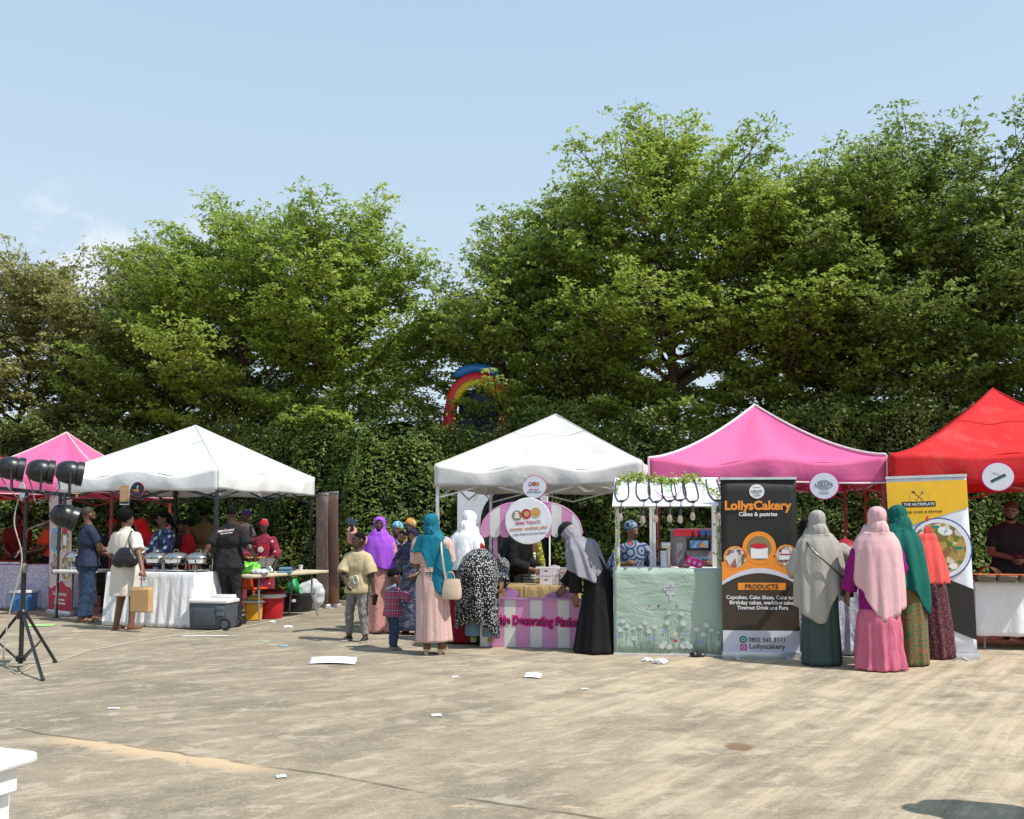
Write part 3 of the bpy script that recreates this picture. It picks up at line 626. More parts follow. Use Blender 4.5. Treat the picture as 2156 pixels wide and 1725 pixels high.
def sdf(groups, vox=.012):
    """groups: list of dict(prims=[...], clips=[(p, n)], k=blend, wr=(amp, freq)).  cap = tapered capsule, ell = ellipsoid"""
    lo = np.full(3, 1e9); hi = np.full(3, -1e9)
    for g_ in groups:
        for p in g_['prims']:
            if p[0] == 'cap':
                for q, r in ((p[1], p[3]), (p[2], p[4])): q = np.array(q); lo = np.minimum(lo, q - r); hi = np.maximum(hi, q + r)
            else: q = np.array(p[1]); r = max(p[2]); lo = np.minimum(lo, q - r); hi = np.maximum(hi, q + r)
    lo -= 3.5 * vox; hi += 3.5 * vox; n = np.ceil((hi - lo) / vox).astype(int) + 1
    ax = [lo[i] + vox * np.arange(n[i]) for i in range(3)]; T = np.full(n, 1.0)
    for g_ in groups:
        D = np.full(n, 1.0); k = g_.get('k', .02)
        for p in g_['prims']:
            if p[0] == 'cap':
                a, b, r0, r1 = np.array(p[1], float), np.array(p[2], float), p[3], p[4]; mlo = np.minimum(a - r0, b - r1); mhi = np.maximum(a + r0, b + r1)
            else: c, rad = np.array(p[1], float), np.array(p[2], float); mlo = c - rad.max(); mhi = c + rad.max()
            pad = k + 3 * vox; i0 = np.maximum(((mlo - pad - lo) / vox).astype(int), 0); i1 = np.minimum(((mhi + pad - lo) / vox).astype(int) + 2, n)
            if (i1 <= i0).any(): continue
            X, Y, Z = np.meshgrid(ax[0][i0[0]:i1[0]], ax[1][i0[1]:i1[1]], ax[2][i0[2]:i1[2]], indexing='ij')
            if p[0] == 'cap':
                d = b - a; L = d @ d + 1e-12; t = np.clip(((X - a[0]) * d[0] + (Y - a[1]) * d[1] + (Z - a[2]) * d[2]) / L, 0, 1)
                v = np.sqrt((X - a[0] - t * d[0]) ** 2 + (Y - a[1] - t * d[1]) ** 2 + (Z - a[2] - t * d[2]) ** 2) - (r0 + (r1 - r0) * t)
            else:
                M3 = p[3] if len(p) > 3 and p[3] is not None else None; x, y, z = X - c[0], Y - c[1], Z - c[2]
                if M3 is not None: M3 = np.array(M3); x, y, z = M3[0, 0] * x + M3[1, 0] * y + M3[2, 0] * z, M3[0, 1] * x + M3[1, 1] * y + M3[2, 1] * z, M3[0, 2] * x + M3[1, 2] * y + M3[2, 2] * z
                k0 = np.sqrt((x / rad[0]) ** 2 + (y / rad[1]) ** 2 + (z / rad[2]) ** 2); k1 = np.sqrt((x / rad[0] ** 2) ** 2 + (y / rad[1] ** 2) ** 2 + (z / rad[2] ** 2) ** 2) + 1e-9
                v = k0 * (k0 - 1) / k1
            sl = tuple(slice(i0[q], i1[q]) for q in range(3)); cur = D[sl]
            h = np.clip(.5 + .5 * (v - cur) / k, 0, 1); D[sl] = v + (cur - v) * h - k * h * (1 - h)
        if 'wr' in g_ or g_.get('clips'):
            X, Y, Z = np.meshgrid(*ax, indexing='ij')
            if 'wr' in g_:
                am, fr = g_['wr']; s_ = g_.get('seed', 1.0)
                D = D + am * (np.sin(fr * (X * 1.3 + Z * .5) + s_) * np.sin(fr * (Z * 1.1 - Y * .6) + 2 * s_) + .6 * np.sin(fr * 2.1 * (Z - .5 * X) + 3 * s_))
            for (q, nn) in g_.get('clips', []): nn = np.array(nn, float); nn /= np.linalg.norm(nn); D = np.maximum(D, (X - q[0]) * nn[0] + (Y - q[1]) * nn[1] + (Z - q[2]) * nn[2])
        T = np.minimum(T, D)
    return _nets(T, lo, vox)
def sdf_obj(name, groups, mat, parent, vox=.012):
    V, Q = sdf(groups, vox); return np_mesh(name, V, Q, mat, parent, smooth=True)
def ik(a, t, l1, l2, pole):
    a, t = Vector(a), Vector(t); d = t - a; L = min(max(d.length, abs(l1 - l2) + .01), (l1 + l2) * .998); d.normalize(); t = a + d * L
    x = (l1 * l1 - l2 * l2 + L * L) / (2 * L); hgt = math.sqrt(max(l1 * l1 - x * x, 0)); p = Vector(pole); p = p - d * p.dot(d)
    if p.length < 1e-4: p = d.orthogonal()
    return a + d * x + p.normalized() * hgt, t
SKIN = {}
def skin(name, col):
    if name not in SKIN:
        t = NT('skin ' + name); n_ = t.noise(20, 4); t.bump(t.noise(150, 2), .12, .003); SKIN[name] = t.done(t.mix(n_, dark(col, .82), dark(col, 1.1)), .46, 0, .4)
    return SKIN[name]
SK = {'deep': (.070, .036, .024, 1), 'dark': (.110, .054, .034, 1), 'brown': (.17, .080, .046, 1), 'tan': (.25, .125, .075, 1)}
HAIR = plain('black hair', (.008, .007, .007, 1), .95, spec=.08, bump=.8, bscale=90); STUBBLE = plain('shaved scalp', (.040, .024, .017, 1), .7); EYEW = plain('eye white', (.42, .38, .34, 1), .4); EYED = plain('dark iris', (.012, .008, .006, 1), .2); LIP = plain('lips', (.12, .04, .035, 1), .5)
class Person:
    """figure facing local -y; side a = -x, side b = +x (the figure's left)"""
    def __init__(s, label, pos, rot, h, tone='dark', lean=0.0, ha=None, hb=None, fa=None, fb=None, hyaw=0.0, hpitch=0.0, bulk=1.0, hip=None, curve=0.0, vox=.0142, hide_legs=False, ea=(-.6, .6, -.6), eb=(.6, .6, -.6), fingers=.35, cat='person', knee=(0, -1, .1), headk=1.0, face=True):
        s.h = h; s.tone = tone; s.root = thing('person', label, cat, (pos[0], pos[1], pos[2] if len(pos) > 2 else 0), rot)
        s.b = bulk; t = Vector((0, -math.sin(lean), math.cos(lean))); s.t = t; s.fw = Vector((0, -math.cos(lean), -math.sin(lean)))
        s.pel = Vector(hip) if hip is not None else Vector((0, 0, .505 * h)); s.k = .14
        t2 = Vector((0, -math.sin(lean + curve), math.cos(lean + curve)))
        s.wai = s.pel + t * .10 * h; s.che = s.wai + t2 * .115 * h; s.shc = s.che + t2 * .095 * h; s.t2 = t2; s.f2 = Vector((0, -math.cos(lean + curve), -math.sin(lean + curve)))
        s.nb = s.che + t2 * .135 * h; hp = lean + curve + hpitch
        # the head: pitch then yaw
        up = Vector((0, -math.sin(hp), math.cos(hp))); s.hc = s.nb + (up * .6 + t2 * .4).normalized() * .088 * h * headk + up * .012 * h; m = Matrix.Rotation(hyaw, 3, up) ; s.hup = up
        s.hf = m @ Vector((0, -math.cos(hp), -math.sin(hp))); s.hs = s.hup.cross(s.hf); s.HM = Matrix((s.hs, -s.hf, s.hup)).transposed(); s.hk = headk
        sw = .104 * h * (.9 + .1 * bulk)
        s.sa = s.shc + Vector((-sw, 0, 0)) - s.t2 * .020 * h; s.sb = s.shc + Vector((sw, 0, 0)) - s.t2 * .020 * h; l1, l2 = .172 * h, .155 * h
        ta = Vector(ha) if ha is not None else s.sa + Vector((-.05 * h, -.03 * h, -.32 * h)); tb = Vector(hb) if hb is not None else s.sb + Vector((.05 * h, -.03 * h, -.32 * h))
        s.ea, s.wa = ik(s.sa, ta, l1, l2, ea); s.eb, s.wb = ik(s.sb, tb, l1, l2, eb)
        hx = .052 * h; s.ha_ = s.pel + Vector((-hx, 0, 0)); s.hb_ = s.pel + Vector((hx, 0, 0))
        fa = Vector(fa) if fa is not None else Vector((-.058 * h, 0, 0)); fb = Vector(fb) if fb is not None else Vector((.058 * h, 0, 0)); s.fa, s.fb = fa, fb
        L = .2325 * h; s.ka, s.aa = ik(s.ha_, fa + Vector((0, 0, .045 * h)), L, L, knee); s.kb, s.ab = ik(s.hb_, fb + Vector((0, 0, .045 * h)), L, L, knee)
        s.fing = fingers; s.vox = vox; s.legs = not hide_legs; s._body(face)
    def torso(s, g_=0.0, q=1.0):
        h, b = s.h, s.b; x = Vector((1, 0, 0)); P = []
        for c, w, r, dy in ((s.pel, .042, .070, .004), (s.pel + s.t * .05 * h, .040, .064, .002), (s.wai, .036, .058, 0), (s.che, .046, .064, 0), (s.shc - s.t2 * .035 * h, .056, .048, 0)):
            P.append(('cap', c - x * w * h * b, c + x * w * h * b, r * h * b * q + g_, r * h * b * q + g_))
        tz = s.nb - s.t2 * .012 * h
        for e in (s.sa, s.sb): P.append(('cap', e.lerp(s.shc, .10), tz, .031 * h + g_, .034 * h + g_ * .6))
        P.append(('cap', s.shc - s.t2 * .02 * h, tz, .045 * h + g_ * .6, .036 * h + g_ * .5))
        return P
    def arm(s, side, g_=0.0, f=1.0, flare=0.0):
        sh, el, wr = (s.sa, s.ea, s.wa) if side == 'a' else (s.sb, s.eb, s.wb); h = s.h; b = .85 + .15 * s.b; P = []
        if f <= .5: P.append(('cap', sh, sh.lerp(el, f * 2), .034 * h * b + g_, .029 * h * b + g_ + flare))
        else: P += [('cap', sh, el, .034 * h * b + g_, .025 * h * b + g_ + flare * .5), ('cap', el, el.lerp(wr, (f - .5) * 2), .025 * h * b + g_ + flare * .5, .019 * h * b + g_ + flare)]
        return P
    def leg(s, side, g_=0.0, f=1.0, flare=0.0, taper=1.0):
        hp, kn, an = (s.ha_, s.ka, s.aa) if side == 'a' else (s.hb_, s.kb, s.ab); h = s.h; b = .8 + .2 * s.b; P = []
        if f <= .5: P.append(('cap', hp, hp.lerp(kn, f * 2), .054 * h * b + g_, .040 * h * b + g_ + flare))
        else: P += [('cap', hp, kn, .054 * h * b + g_, .034 * h * b + g_ * taper), ('cap', kn, kn.lerp(an, (f - .5) * 2), .034 * h * b + g_ * taper, .024 * h * b + g_ * taper + flare)]
        return P
    def foot(s, side, g_=0.0):
        an = s.aa if side == 'a' else s.ab; z = an.z - .045 * s.h; h = s.h; o = -.25 if side == 'a' else .25
        d = Vector((o * .6, -1, 0)).normalized(); p = Vector((an.x, an.y, z + .022 * h))
        return [('cap', p - d * .015 * h, p + d * .035 * h, .021 * h + g_, .022 * h + g_), ('cap', p + d * .03 * h + Vector((0, 0, -.004 * h)), p + d * .095 * h + Vector((0, 0, -.008 * h)), .021 * h + g_, .015 * h + g_), ('cap', an, p, .022 * h + g_, .022 * h + g_)]
    def hand(s, side):
        el, wr = (s.ea, s.wa) if side == 'a' else (s.eb, s.wb); h = s.h; d = (wr - el).normalized(); P = []
        inn = Vector((1 if side == 'a' else -1, 0, 0)); n = d.cross(inn)
        if n.length < .2: n = d.cross(Vector((0, -1, 0)))
        n.normalize(); w = n.cross(d).normalized(); c = wr + d * .032 * h          # w points across the palm
        pal = n
        for k in (-1, 0, 1): P.append(('cap', wr + pal * k * .008 * h, wr + d * .052 * h + pal * k * .016 * h, .013 * h, .0115 * h))
        curl = w * (1 if w.dot(inn) > 0 else -1)
        for k, L in ((-1.5, .040), (-.5, .047), (.5, .044), (1.5, .034)):
            b0 = wr + d * .052 * h + pal * k * .0125 * h; m_ = b0 + (d * (1 - s.fing * .4) + curl * s.fing).normalized() * L * .52 * h; e = m_ + (d * (1 - s.fing) + curl * s.fing * 1.6).normalized() * L * .5 * h
            P += [('cap', b0, m_, .0072 * h, .0066 * h), ('cap', m_, e, .0066 * h, .0056 * h)]
        tb = wr + d * .014 * h - pal * .014 * h; m_ = tb + (d * .6 - pal * .7 + curl * .3).normalized() * .026 * h; P += [('cap', tb, m_, .0095 * h, .0085 * h), ('cap', m_, m_ + (d * .8 + curl * .45).normalized() * .022 * h, .0082 * h, .0065 * h)]
        return P
    def hp(s, x, y, z): return s.hc + (s.hs * x - s.hf * y + s.hup * z) * s.h * s.hk      # head-space point, y = back
    def _body(s, face):
        h = s.h; k = h * s.hk; g1 = s.torso() + s.arm('a') + s.arm('b')
        if s.legs: g1 += s.leg('a') + s.leg('b') + s.foot('a') + s.foot('b')
        g1 += [('cap', s.nb - s.t2 * .02 * h, s.hp(0, .012, -.03), .033 * h, .031 * h)]
        hd = [('ell', s.hp(0, .010, .012), (.0455 * k, .0555 * k, .054 * k), s.HM), ('ell', s.hp(0, -.012, -.022), (.036 * k, .040 * k, .042 * k), s.HM), ('cap', s.hp(-.008, -.034, -.052), s.hp(.008, -.034, -.052), .014 * k, .014 * k)]
        ft = [('cap', s.hp(0, -.046, .004), s.hp(0, -.056, -.017), .0055 * k, .0095 * k), ('ell', s.hp(-.047, .006, -.008), (.007 * k, .013 * k, .018 * k), s.HM), ('ell', s.hp(.047, .006, -.008), (.007 * k, .013 * k, .018 * k), s.HM), ('cap', s.hp(-.012, -.049, -.034), s.hp(.012, -.049, -.034), .0065 * k, .0065 * k), ('cap', s.hp(-.026, -.040, .011), s.hp(.026, -.040, .011), .008 * k, .008 * k)]
        s.body = sdf_obj('body', [dict(prims=g1 + hd, k=.022 * h / 1.7), dict(prims=s.hand('a') + s.hand('b'), k=.006), dict(prims=hd[:2] + ft, k=.012)], skin(s.tone, SK[s.tone]), s.root, s.vox)
        if face:
            for sx in (-1, 1):
                e = MB(); c = s.hp(sx * .0195, -.0438, .001); e.ball(c, (.0078 * k, .006 * k, .0042 * k), 6, 0, s.HM); e.ball(c + s.hf * .0030 * k, .0040 * k, 6, 1); e.build('eye', [EYEW, EYED], s.body)
            e = MB(); e.ball(s.hp(0, -.0525, -.0345), (.013 * k, .006 * k, .0052 * k), 6, 0, s.HM); e.build('lips', LIP, s.body)
            for sx in (-1, 1):
                e = MB(); e.tube([s.hp(sx * .009, -.050, .0145), s.hp(sx * .02, -.0495, .018), s.hp(sx * .032, -.043, .014)], .0028 * k, 5); e.build('eyebrow', HAIR, s.body)
    # ---- clothes -------------------------------------------------------------
    def top(s, mat, sleeve=.32, hem=.47, g_=.013, flare=.012, name='shirt', loose=.0, neck=True, seed=1.0, wr=(.0035, 26)):
        h = s.h; zf = (hem - .505) * h; hp = s.pel + s.t * zf
        tp = s.torso(g_ + loose); tp.append(('cap', hp - Vector((.042 * h * s.b, 0, 0)), hp + Vector((.042 * h * s.b, 0, 0)), .074 * h * s.b + g_ + loose, .074 * h * s.b + g_ + loose))
        g1 = dict(prims=tp, k=.04, clips=[(hp, -s.t), (s.nb + s.t2 * .012 * h, s.t2 * 1.0 + s.f2 * .30)], wr=wr, seed=seed); G = [g1]
        if sleeve:
            for sd in 'ab':
                a = s.arm(sd, g_ + .004, sleeve, flare); e0, e1 = a[-1][1], a[-1][2]; G.append(dict(prims=a, k=.02, clips=[(e1, (e1 - e0))], wr=wr, seed=seed + 2))
        return sdf_obj(name, G, mat, s.root, s.vox)
    def pants(s, mat, f=.97, g_=.012, flare=.004, name='trousers', taper=.8, wr=(.004, 30), waist=.575):
        h = s.h; pr = [('cap', s.pel - Vector((.042 * h * s.b, 0, 0)), s.pel + Vector((.042 * h * s.b, 0, 0)), .070 * h * s.b + g_, .070 * h * s.b + g_), ('cap', s.pel + s.t * .06 * h - Vector((.038 * h * s.b, 0, 0)), s.pel + s.t * .06 * h + Vector((.038 * h * s.b, 0, 0)), .062 * h * s.b + g_, .062 * h * s.b + g_)]
        G = [dict(prims=pr, k=.03, clips=[(s.pel + s.t * (waist - .505) * h, s.t)])]
        for sd in 'ab':
            l = s.leg(sd, g_, f, flare, taper); e0, e1 = l[-1][1], l[-1][2]; G.append(dict(prims=l, k=.02, clips=[(e1, e1 - e0)], wr=wr, seed=2.0 if sd == 'a' else 3.4))
        return sdf_obj(name, G, mat, s.root, s.vox)
    def shoes(s, mat, name='shoe', g_=.006, sole=None):
        for sd in 'ab':
            f = s.foot(sd, g_); an = f[2][1]; z0 = an.z - .045 * s.h + .001; o = sdf_obj(name, [dict(prims=f, k=.015, clips=[(Vector((0, 0, z0)), (0, 0, -1)), (an + Vector((0, 0, .006)), (0, 0, 1))])], mat, s.root, .010)
            if sole: sdf_obj('sole', [dict(prims=[(q[0], q[1], q[2], q[3] + .006, q[4] + .006) for q in f[:2]], k=.015, clips=[(Vector((0, 0, z0 - .001)), (0, 0, -1)), (Vector((0, 0, z0 + .020)), (0, 0, 1))])], sole, o, .010)
    def sandals(s, mat, heel=None):
        for sd in 'ab':
            f = s.foot(sd); p, q = f[0][1], f[1][2]; d = Vector((q.x - p.x, q.y - p.y, 0)).normalized(); w = d.cross(Vector((0, 0, 1))); z = .004 + (s.aa if sd == 'a' else s.ab).z - .045 * s.h; c = Vector((p.x, p.y, z)); L = .14 * s.h
            m = MB(); pts = [c - d * .022 * s.h + d * L * u + w * .026 * s.h * v * math.sin(math.pi * (.16 + .7 * u)) ** .6 for u, v in [(i / 8, 1) for i in range(9)] + [(i / 8, -1) for i in range(8, -1, -1)]]
            m.prism([(0, 0), (1, 0), (1, 1)], c, (1e-4, 0, 0), (0, 1e-4, 0), 1e-4); n = len(pts); m.add([x + Vector((0, 0, .012)) for x in pts] + [x - Vector((0, 0, .006)) for x in pts], [tuple(range(n)), tuple(range(2 * n - 1, n - 1, -1))] + [(i, n + i, n + (i + 1) % n, (i + 1) % n) for i in range(n)])
            for u in (.45, .62): m.tube([c + d * L * u - d * .022 * s.h + w * .027 * s.h * math.cos(a) + Vector((0, 0, .008 + .036 * s.h * math.sin(a) * .75)) for a in np.linspace(0, math.pi, 8)], .007, 5)
            if heel: m.box(c + d * .002 * s.h + Vector((0, 0, heel)), (.04, .04, .06))
            m.build('sandal', mat, s.root)
    def hair(s, mat=None, kind='crop'):
        k = s.h * s.hk; mat = mat or HAIR
        if kind == 'crop': G = [dict(prims=[('ell', s.hp(0, .012, .018), (.0475 * k, .057 * k, .0555 * k), s.HM)], clips=[(s.hp(0, -.034, .028), s.hf * .8 - s.hup * .55), (s.hp(0, .0, -.014), -s.hup * .9 + s.hf * .35)], wr=(.0015, 120))]
        elif kind == 'fade': G = [dict(prims=[('ell', s.hp(0, .012, .017), (.0466 * k, .0564 * k, .0540 * k), s.HM)], clips=[(s.hp(0, -.036, .030), s.hf * .8 - s.hup * .55), (s.hp(0, .0, -.006), -s.hup * .9 + s.hf * .4)])]
        elif kind == 'afro': G = [dict(prims=[('ell', s.hp(0, .018, .030), (.068 * k, .072 * k, .068 * k), s.HM)], clips=[(s.hp(0, -.030, .018), s.hf * .8 - s.hup * .75)], wr=(.005, 70))]
        elif kind == 'bun': G = [dict(prims=[('ell', s.hp(0, .012, .018), (.049 * k, .059 * k, .056 * k), s.HM), ('ell', s.hp(0, .065, .035), (.035 * k, .032 * k, .035 * k), s.HM)], clips=[(s.hp(0, -.028, .022), s.hf * .75 - s.hup * .9)], wr=(.003, 80))]
        elif kind == 'long': G = [dict(prims=[('ell', s.hp(0, .014, .018), (.050 * k, .060 * k, .057 * k), s.HM), ('cap', s.hp(0, .040, .0), s.hp(0, .062, -.16), .047 * k, .045 * k), ('cap', s.hp(-.03, .03, -.02), s.hp(-.04, .04, -.13), .025 * k, .022 * k), ('cap', s.hp(.03, .03, -.02), s.hp(.04, .04, -.13), .025 * k, .022 * k)], k=.02, clips=[(s.hp(0, -.026, .022), s.hf * .85 - s.hup * .7)], wr=(.003, 60))]
        return sdf_obj('hair', G, mat, s.body, s.vox)
    def headwrap(s, mat, name='headwrap', tall=1.0, knot=True):
        k = s.h * s.hk; pr = [('ell', s.hp(0, .020, .026), (.053 * k, .064 * k, .056 * k * tall), s.HM)]
        if knot: pr += [('ell', s.hp(0, .075, .022), (.030 * k, .026 * k, .028 * k), s.HM)]
        return sdf_obj(name, [dict(prims=pr, k=.02, clips=[(s.hp(0, -.030, .019), s.hf * .6 - s.hup * .9)], wr=(.003, 60))], mat, s.root, s.vox)
    def beard(s): k = s.h * s.hk; return sdf_obj('beard', [dict(prims=[('ell', s.hp(0, -.010, -.036), (.039 * k, .043 * k, .035 * k), s.HM), ('cap', s.hp(-.01, -.035, -.052), s.hp(.01, -.035, -.052), .0165 * k, .0165 * k)], k=.01, clips=[(s.hp(0, -.02, -.030), s.hup + s.hf * .25)])], HAIR, s.body, s.vox)
    def sleeves(s, mat, f=.95, g_=.016, flare=.012, cuff=False, name='sleeve', sides='ab', start=0.0):
        for sd in sides:
            a = s.arm(sd, g_, f, flare)
            if start: a[0] = ('cap', Vector(a[0][1]).lerp(Vector(a[0][2]), start), a[0][2], a[0][3], a[0][4])
            e0, e1 = a[-1][1], a[-1][2]; sdf_obj(name, [dict(prims=a, k=.02, clips=[(e1, e1 - e0)], wr=(.004, 28))], mat, s.root, s.vox)
    def robe(s, mat, hem=.02, w=.17, d=.15, name='dress', top=True, waist=None, folds=(9, .035), seed=0, tilt=0.0, shift=(0, 0), start='neck', flat=1.0, cinch=None, hemwave=.0):
        """lofted garment following the trunk down to the hem; w, d = half widths at the hem (metres at h=1.65)"""
        h = s.h; q = h / 1.65; b = s.b; st = []
        if start == 'neck': st += [(s.nb + s.t2 * .012 * h, .05 * h, .048 * h), (s.shc + s.t2 * .030 * h, .070 * h, .055 * h), (s.shc, .128 * h * (.9 + .1 * b), .070 * h * b), (s.che, .116 * h * b, .088 * h * b)]
        else: st += [(s.wai + s.t * .02 * h, .088 * h * b, .076 * h * b)]
        cw = cinch if cinch else 1.0
        st += [(s.wai, .096 * h * b * cw, .082 * h * b * cw), (s.pel + s.t * .02 * h, .118 * h * b, .098 * h * b)]
        ft = (s.fa + s.fb) / 2; ft.z = 0; zb = hem; hz0 = s.pel.z
        for f in (.25, .5, .75, 1.0):
            z = hz0 + (zb - hz0) * f; c = s.pel.lerp(Vector((ft.x + shift[0], ft.y + shift[1], 0)), f ** .8); c.z = z
            st.append((c, .118 * h * b * (1 - f) + w * q * f, .098 * h * b * (1 - f) + d * q * f))
        return s.loft(st, mat, name, folds, seed, n=36, m=84, hemwave=hemwave, tilt=tilt)
    def loft(s, st, mat, name, folds=(9, .03), seed=0, n=34, m=80, f0=.35, sol=.006, hemwave=0.0, tilt=0.0, expo=2.0, parent=None, cut=None):
        rnd = random.Random(seed); A = cr([(p.x, p.y, p.z, rx, ry) for (p, rx, ry) in st], n); ph = [rnd.uniform(0, 6.28) for _ in range(6)]; P = []
        k1, am = folds
        for j in range(n):
            t = (A[min(j + 1, n - 1), :3] - A[max(j - 1, 0), :3]); t = Vector(t).normalized(); side = Vector((1, 0, 0)); side = (side - t * side.dot(t)).normalized(); fw = t.cross(side)
            f = j / (n - 1); g_ = max(0, (f - f0) / (1 - f0)); row = []
            for i in range(m):
                a = 2 * math.pi * i / m; r = 1 + am * 1.35 * g_ ** .9 * (1.1 - 2.2 * abs(math.sin(.5 * k1 * a + ph[0] + .5 * math.sin(3 * f + ph[3]))) + .6 * math.sin((k1 * 2 - 3) * a + ph[1] + 2 * f) + .5 * math.sin(5 * a + ph[2])) + .010 * math.sin(13 * f + 3 * a + ph[4]) + .008 * math.sin(21 * f - 2 * a + ph[5])
                cx_, cy_ = math.cos(a), math.sin(a); p = Vector(A[j, :3]) + side * A[j, 3] * r * cx_ + fw * A[j, 4] * r * cy_
                if g_ > 0 and (hemwave or tilt): p.z += g_ * (hemwave * math.sin(2 * a + ph[1]) + tilt * cx_)
                row.append(p)
            P.append(row)
        mb = MB(); mb.grid(P, True)
        if cut: keep = [k for k, f in enumerate(mb.f) if not cut(sum((Vector(mb.v[i]) for i in f), Vector()) / 4)]; mb.f = [mb.f[k] for k in keep]; mb.m = [mb.m[k] for k in keep]
        return mb.build(name, mat, parent or s.root, smooth=75, sol=sol)
    def hijab(s, mat, hem=.62, hem_b=None, w=1.0, name='hijab', seed=0, point=None, folds=(8, .04), open_=True, fw=.0, side=0.0, band=None, chest=1.0, nk=1.0):
        """cloth over head and shoulders; hem = height fraction of the front hem, hem_b = of the back, point = extra drop fn(angle)"""
        h = s.h; k = h * s.hk; hb_ = hem if hem_b is None else hem_b; m, n, nh = 88, 40, 34; rnd = random.Random(seed + 7); ph = [rnd.uniform(0, 6.28) for _ in range(6)]
        up, t2 = s.hup, s.t2; P = []
        sh_c = s.shc; sw = s.sb.x - s.sa.x
        stn = [(s.hp(0, .014, .0725), .006 * k, .008 * k), (s.hp(0, .014, .066), .028 * k, .034 * k), (s.hp(0, .014, .045), .0485 * k, .058 * k), (s.hp(0, .012, .012), .0545 * k, .0635 * k), (s.hp(0, .008, -.025), .0535 * k, .060 * k), (s.hp(0, .012, -.058), .0575 * k * nk, .062 * k * nk),
               (s.nb + t2 * .016 * h, .078 * h * nk, .072 * h * nk), (s.shc + t2 * .030 * h, .112 * h, .085 * h), (s.shc - t2 * .006 * h, .142 * h * w, .098 * h * w), (s.shc - t2 * .055 * h, .158 * h * w, .108 * h * w)]
        A = cr([(p.x, p.y, p.z, a, b) for (p, a, b) in stn], nh)
        for j in range(nh):
            t = Vector(A[min(j + 1, nh - 1), :3] - A[max(j - 1, 0), :3]).normalized(); fx = s.hs if j < 18 else Vector((1, 0, 0)); sd = (fx - t * fx.dot(t)).normalized(); fw_ = t.cross(sd); row = []
            for i in range(m):
                a = 2 * math.pi * i / m; g_ = max(0, (j - 9) / (nh - 10)); r = 1 + .012 * math.sin(7 * a + ph[0] + j * .2) + .018 * min(1, j / 12) * math.sin(11 * a + ph[3] + .9 * math.sin(j * .25)) + folds[1] * g_ * math.sin(folds[0] * a + ph[1]); row.append(Vector(A[j, :3]) + sd * A[j, 3] * r * math.cos(a) + fw_ * A[j, 4] * r * math.sin(a))
            P.append(row)
        last = P[-1]; c0 = Vector(A[-1, :3]); nd = 18
        for j in range(1, nd + 1):
            f = j / nd; row = []
            for i in range(m):
                a = 2 * math.pi * i / m; p0 = last[i]; rel = p0 - c0; fr = rel.dot(s.f2); front = .5 + .5 * max(-1, min(1, fr / (.09 * h * w)))
                hz_ = (hem * front + hb_ * (1 - front)) * h
                if point: hz_ -= point(math.atan2(rel.x, -rel.y)) * h          # angle 0 = front... measured from -y
                ln = max(.04, p0.z - hz_)
                # hang: first follow the trunk, then straight down
                p = p0 + Vector((0, 0, -ln * f)); sp = 1 + (.16 * w * chest) * math.sin(min(f * 1.6, 1.57)) * .6; off = Vector((rel.x, rel.y, 0)) * (sp - 1)
                lead = -s.t2 * (p0.z - p.z) * .9; lead.z = 0
                bulge = Vector((0, 0, 0)); lv = min(1.0, (p0.z - p.z) / (.24 * h)); drift = (s.pel.y - c0.y) * lv * (.6 if abs(s.t2.y) > .4 else 1)
                r = folds[1] * 1.1 * (f ** .7) * (math.sin(folds[0] * a + ph[1]) + .7 * (1 - 2 * abs(math.sin((folds[0] - 1.5) * a + ph[2] + f))))
                p = p + off + Vector((0, drift, 0)) + Vector((rel.x, rel.y, 0)) * r; row.append(p)
            P.append(row)
        mb = MB(); mb.grid(P, True)
        if open_:
            def cut(c):
                r = c - s.hc; y = r.dot(s.hf); x = r.dot(s.hs); z = r.dot(s.hup); return y > .02 * k and (x / (.0365 * k)) ** 2 + ((z + .010 * k) / (.053 * k)) ** 2 < 1
            keep = [q for q, f in enumerate(mb.f) if not cut(sum((Vector(mb.v[i]) for i in f), Vector()) / 4)]; mb.f = [mb.f[q] for q in keep]; mb.m = [mb.m[q] for q in keep]
        return mb.build(name, mat, s.root, smooth=75, sol=.005)
# ================================================================ cloth prints
def print_mat(name, build, rough=.85, fold=.5):
    if name in MATS: return MATS[name]
    t = NT(name); c = build(t); t.bump(t.noise(8, 3, .5, t.co((1, 1, .5)), .5), fold, .05); MATS[name] = t.done(c, rough, 0, .2, sheen=.1); return MATS[name]
def spots(bg, fg, scale, r, jit=1.0, third=None):
    def f(t):
        co = t.co(); d = t.voro(scale, co, rand=jit); c = t.mix(t.step(d, r + .06, r - .02), bg, fg)
        if third: c = t.mix(t.step(t.voro(scale * .55, t.co(None, None, (3, 1, 2))), .30, .22), c, third)
        return c
    return f
def floral(bg, fg, third):
    def f(t):
        d = t.voro(11, None); n_ = t.noise(30, 3); c = t.mix(t.step(t.noise(9, 3), .45, .6), bg, third); return t.mix(t.step(t.math('ADD', d, t.math('MULTIPLY', n_, .5)), .62, .54), c, fg)
    return f
def rings(bg, c1, c2, scale=7):
    def f(t):
        d = t.voro(scale, None); w = t.math('SINE', t.math('MULTIPLY', d, 22)); c = t.mix(t.step(w, -.1, .2), bg, c1); return t.mix(t.step(d, .22, .16), c, c2)
    return f
def plaid(bg, c1, c2, s=26):
    def f(t):
        X = t.xyz(); a = t.math('SINE', t.math('MULTIPLY', t.math('ADD', X[0], X[1]), s * 3.2)); b = t.math('SINE', t.math('MULTIPLY', X[2], s * 3.2)); c = t.mix(t.step(a, .1, .3, 0, .75), bg, c1); c = t.mix(t.step(b, .1, .3, 0, .6), c, c1)
        return t.mix(t.math('MAXIMUM', t.step(a, .95, .99, 0, .7), t.step(b, .95, .99, 0, .7)), c, c2)
    return f
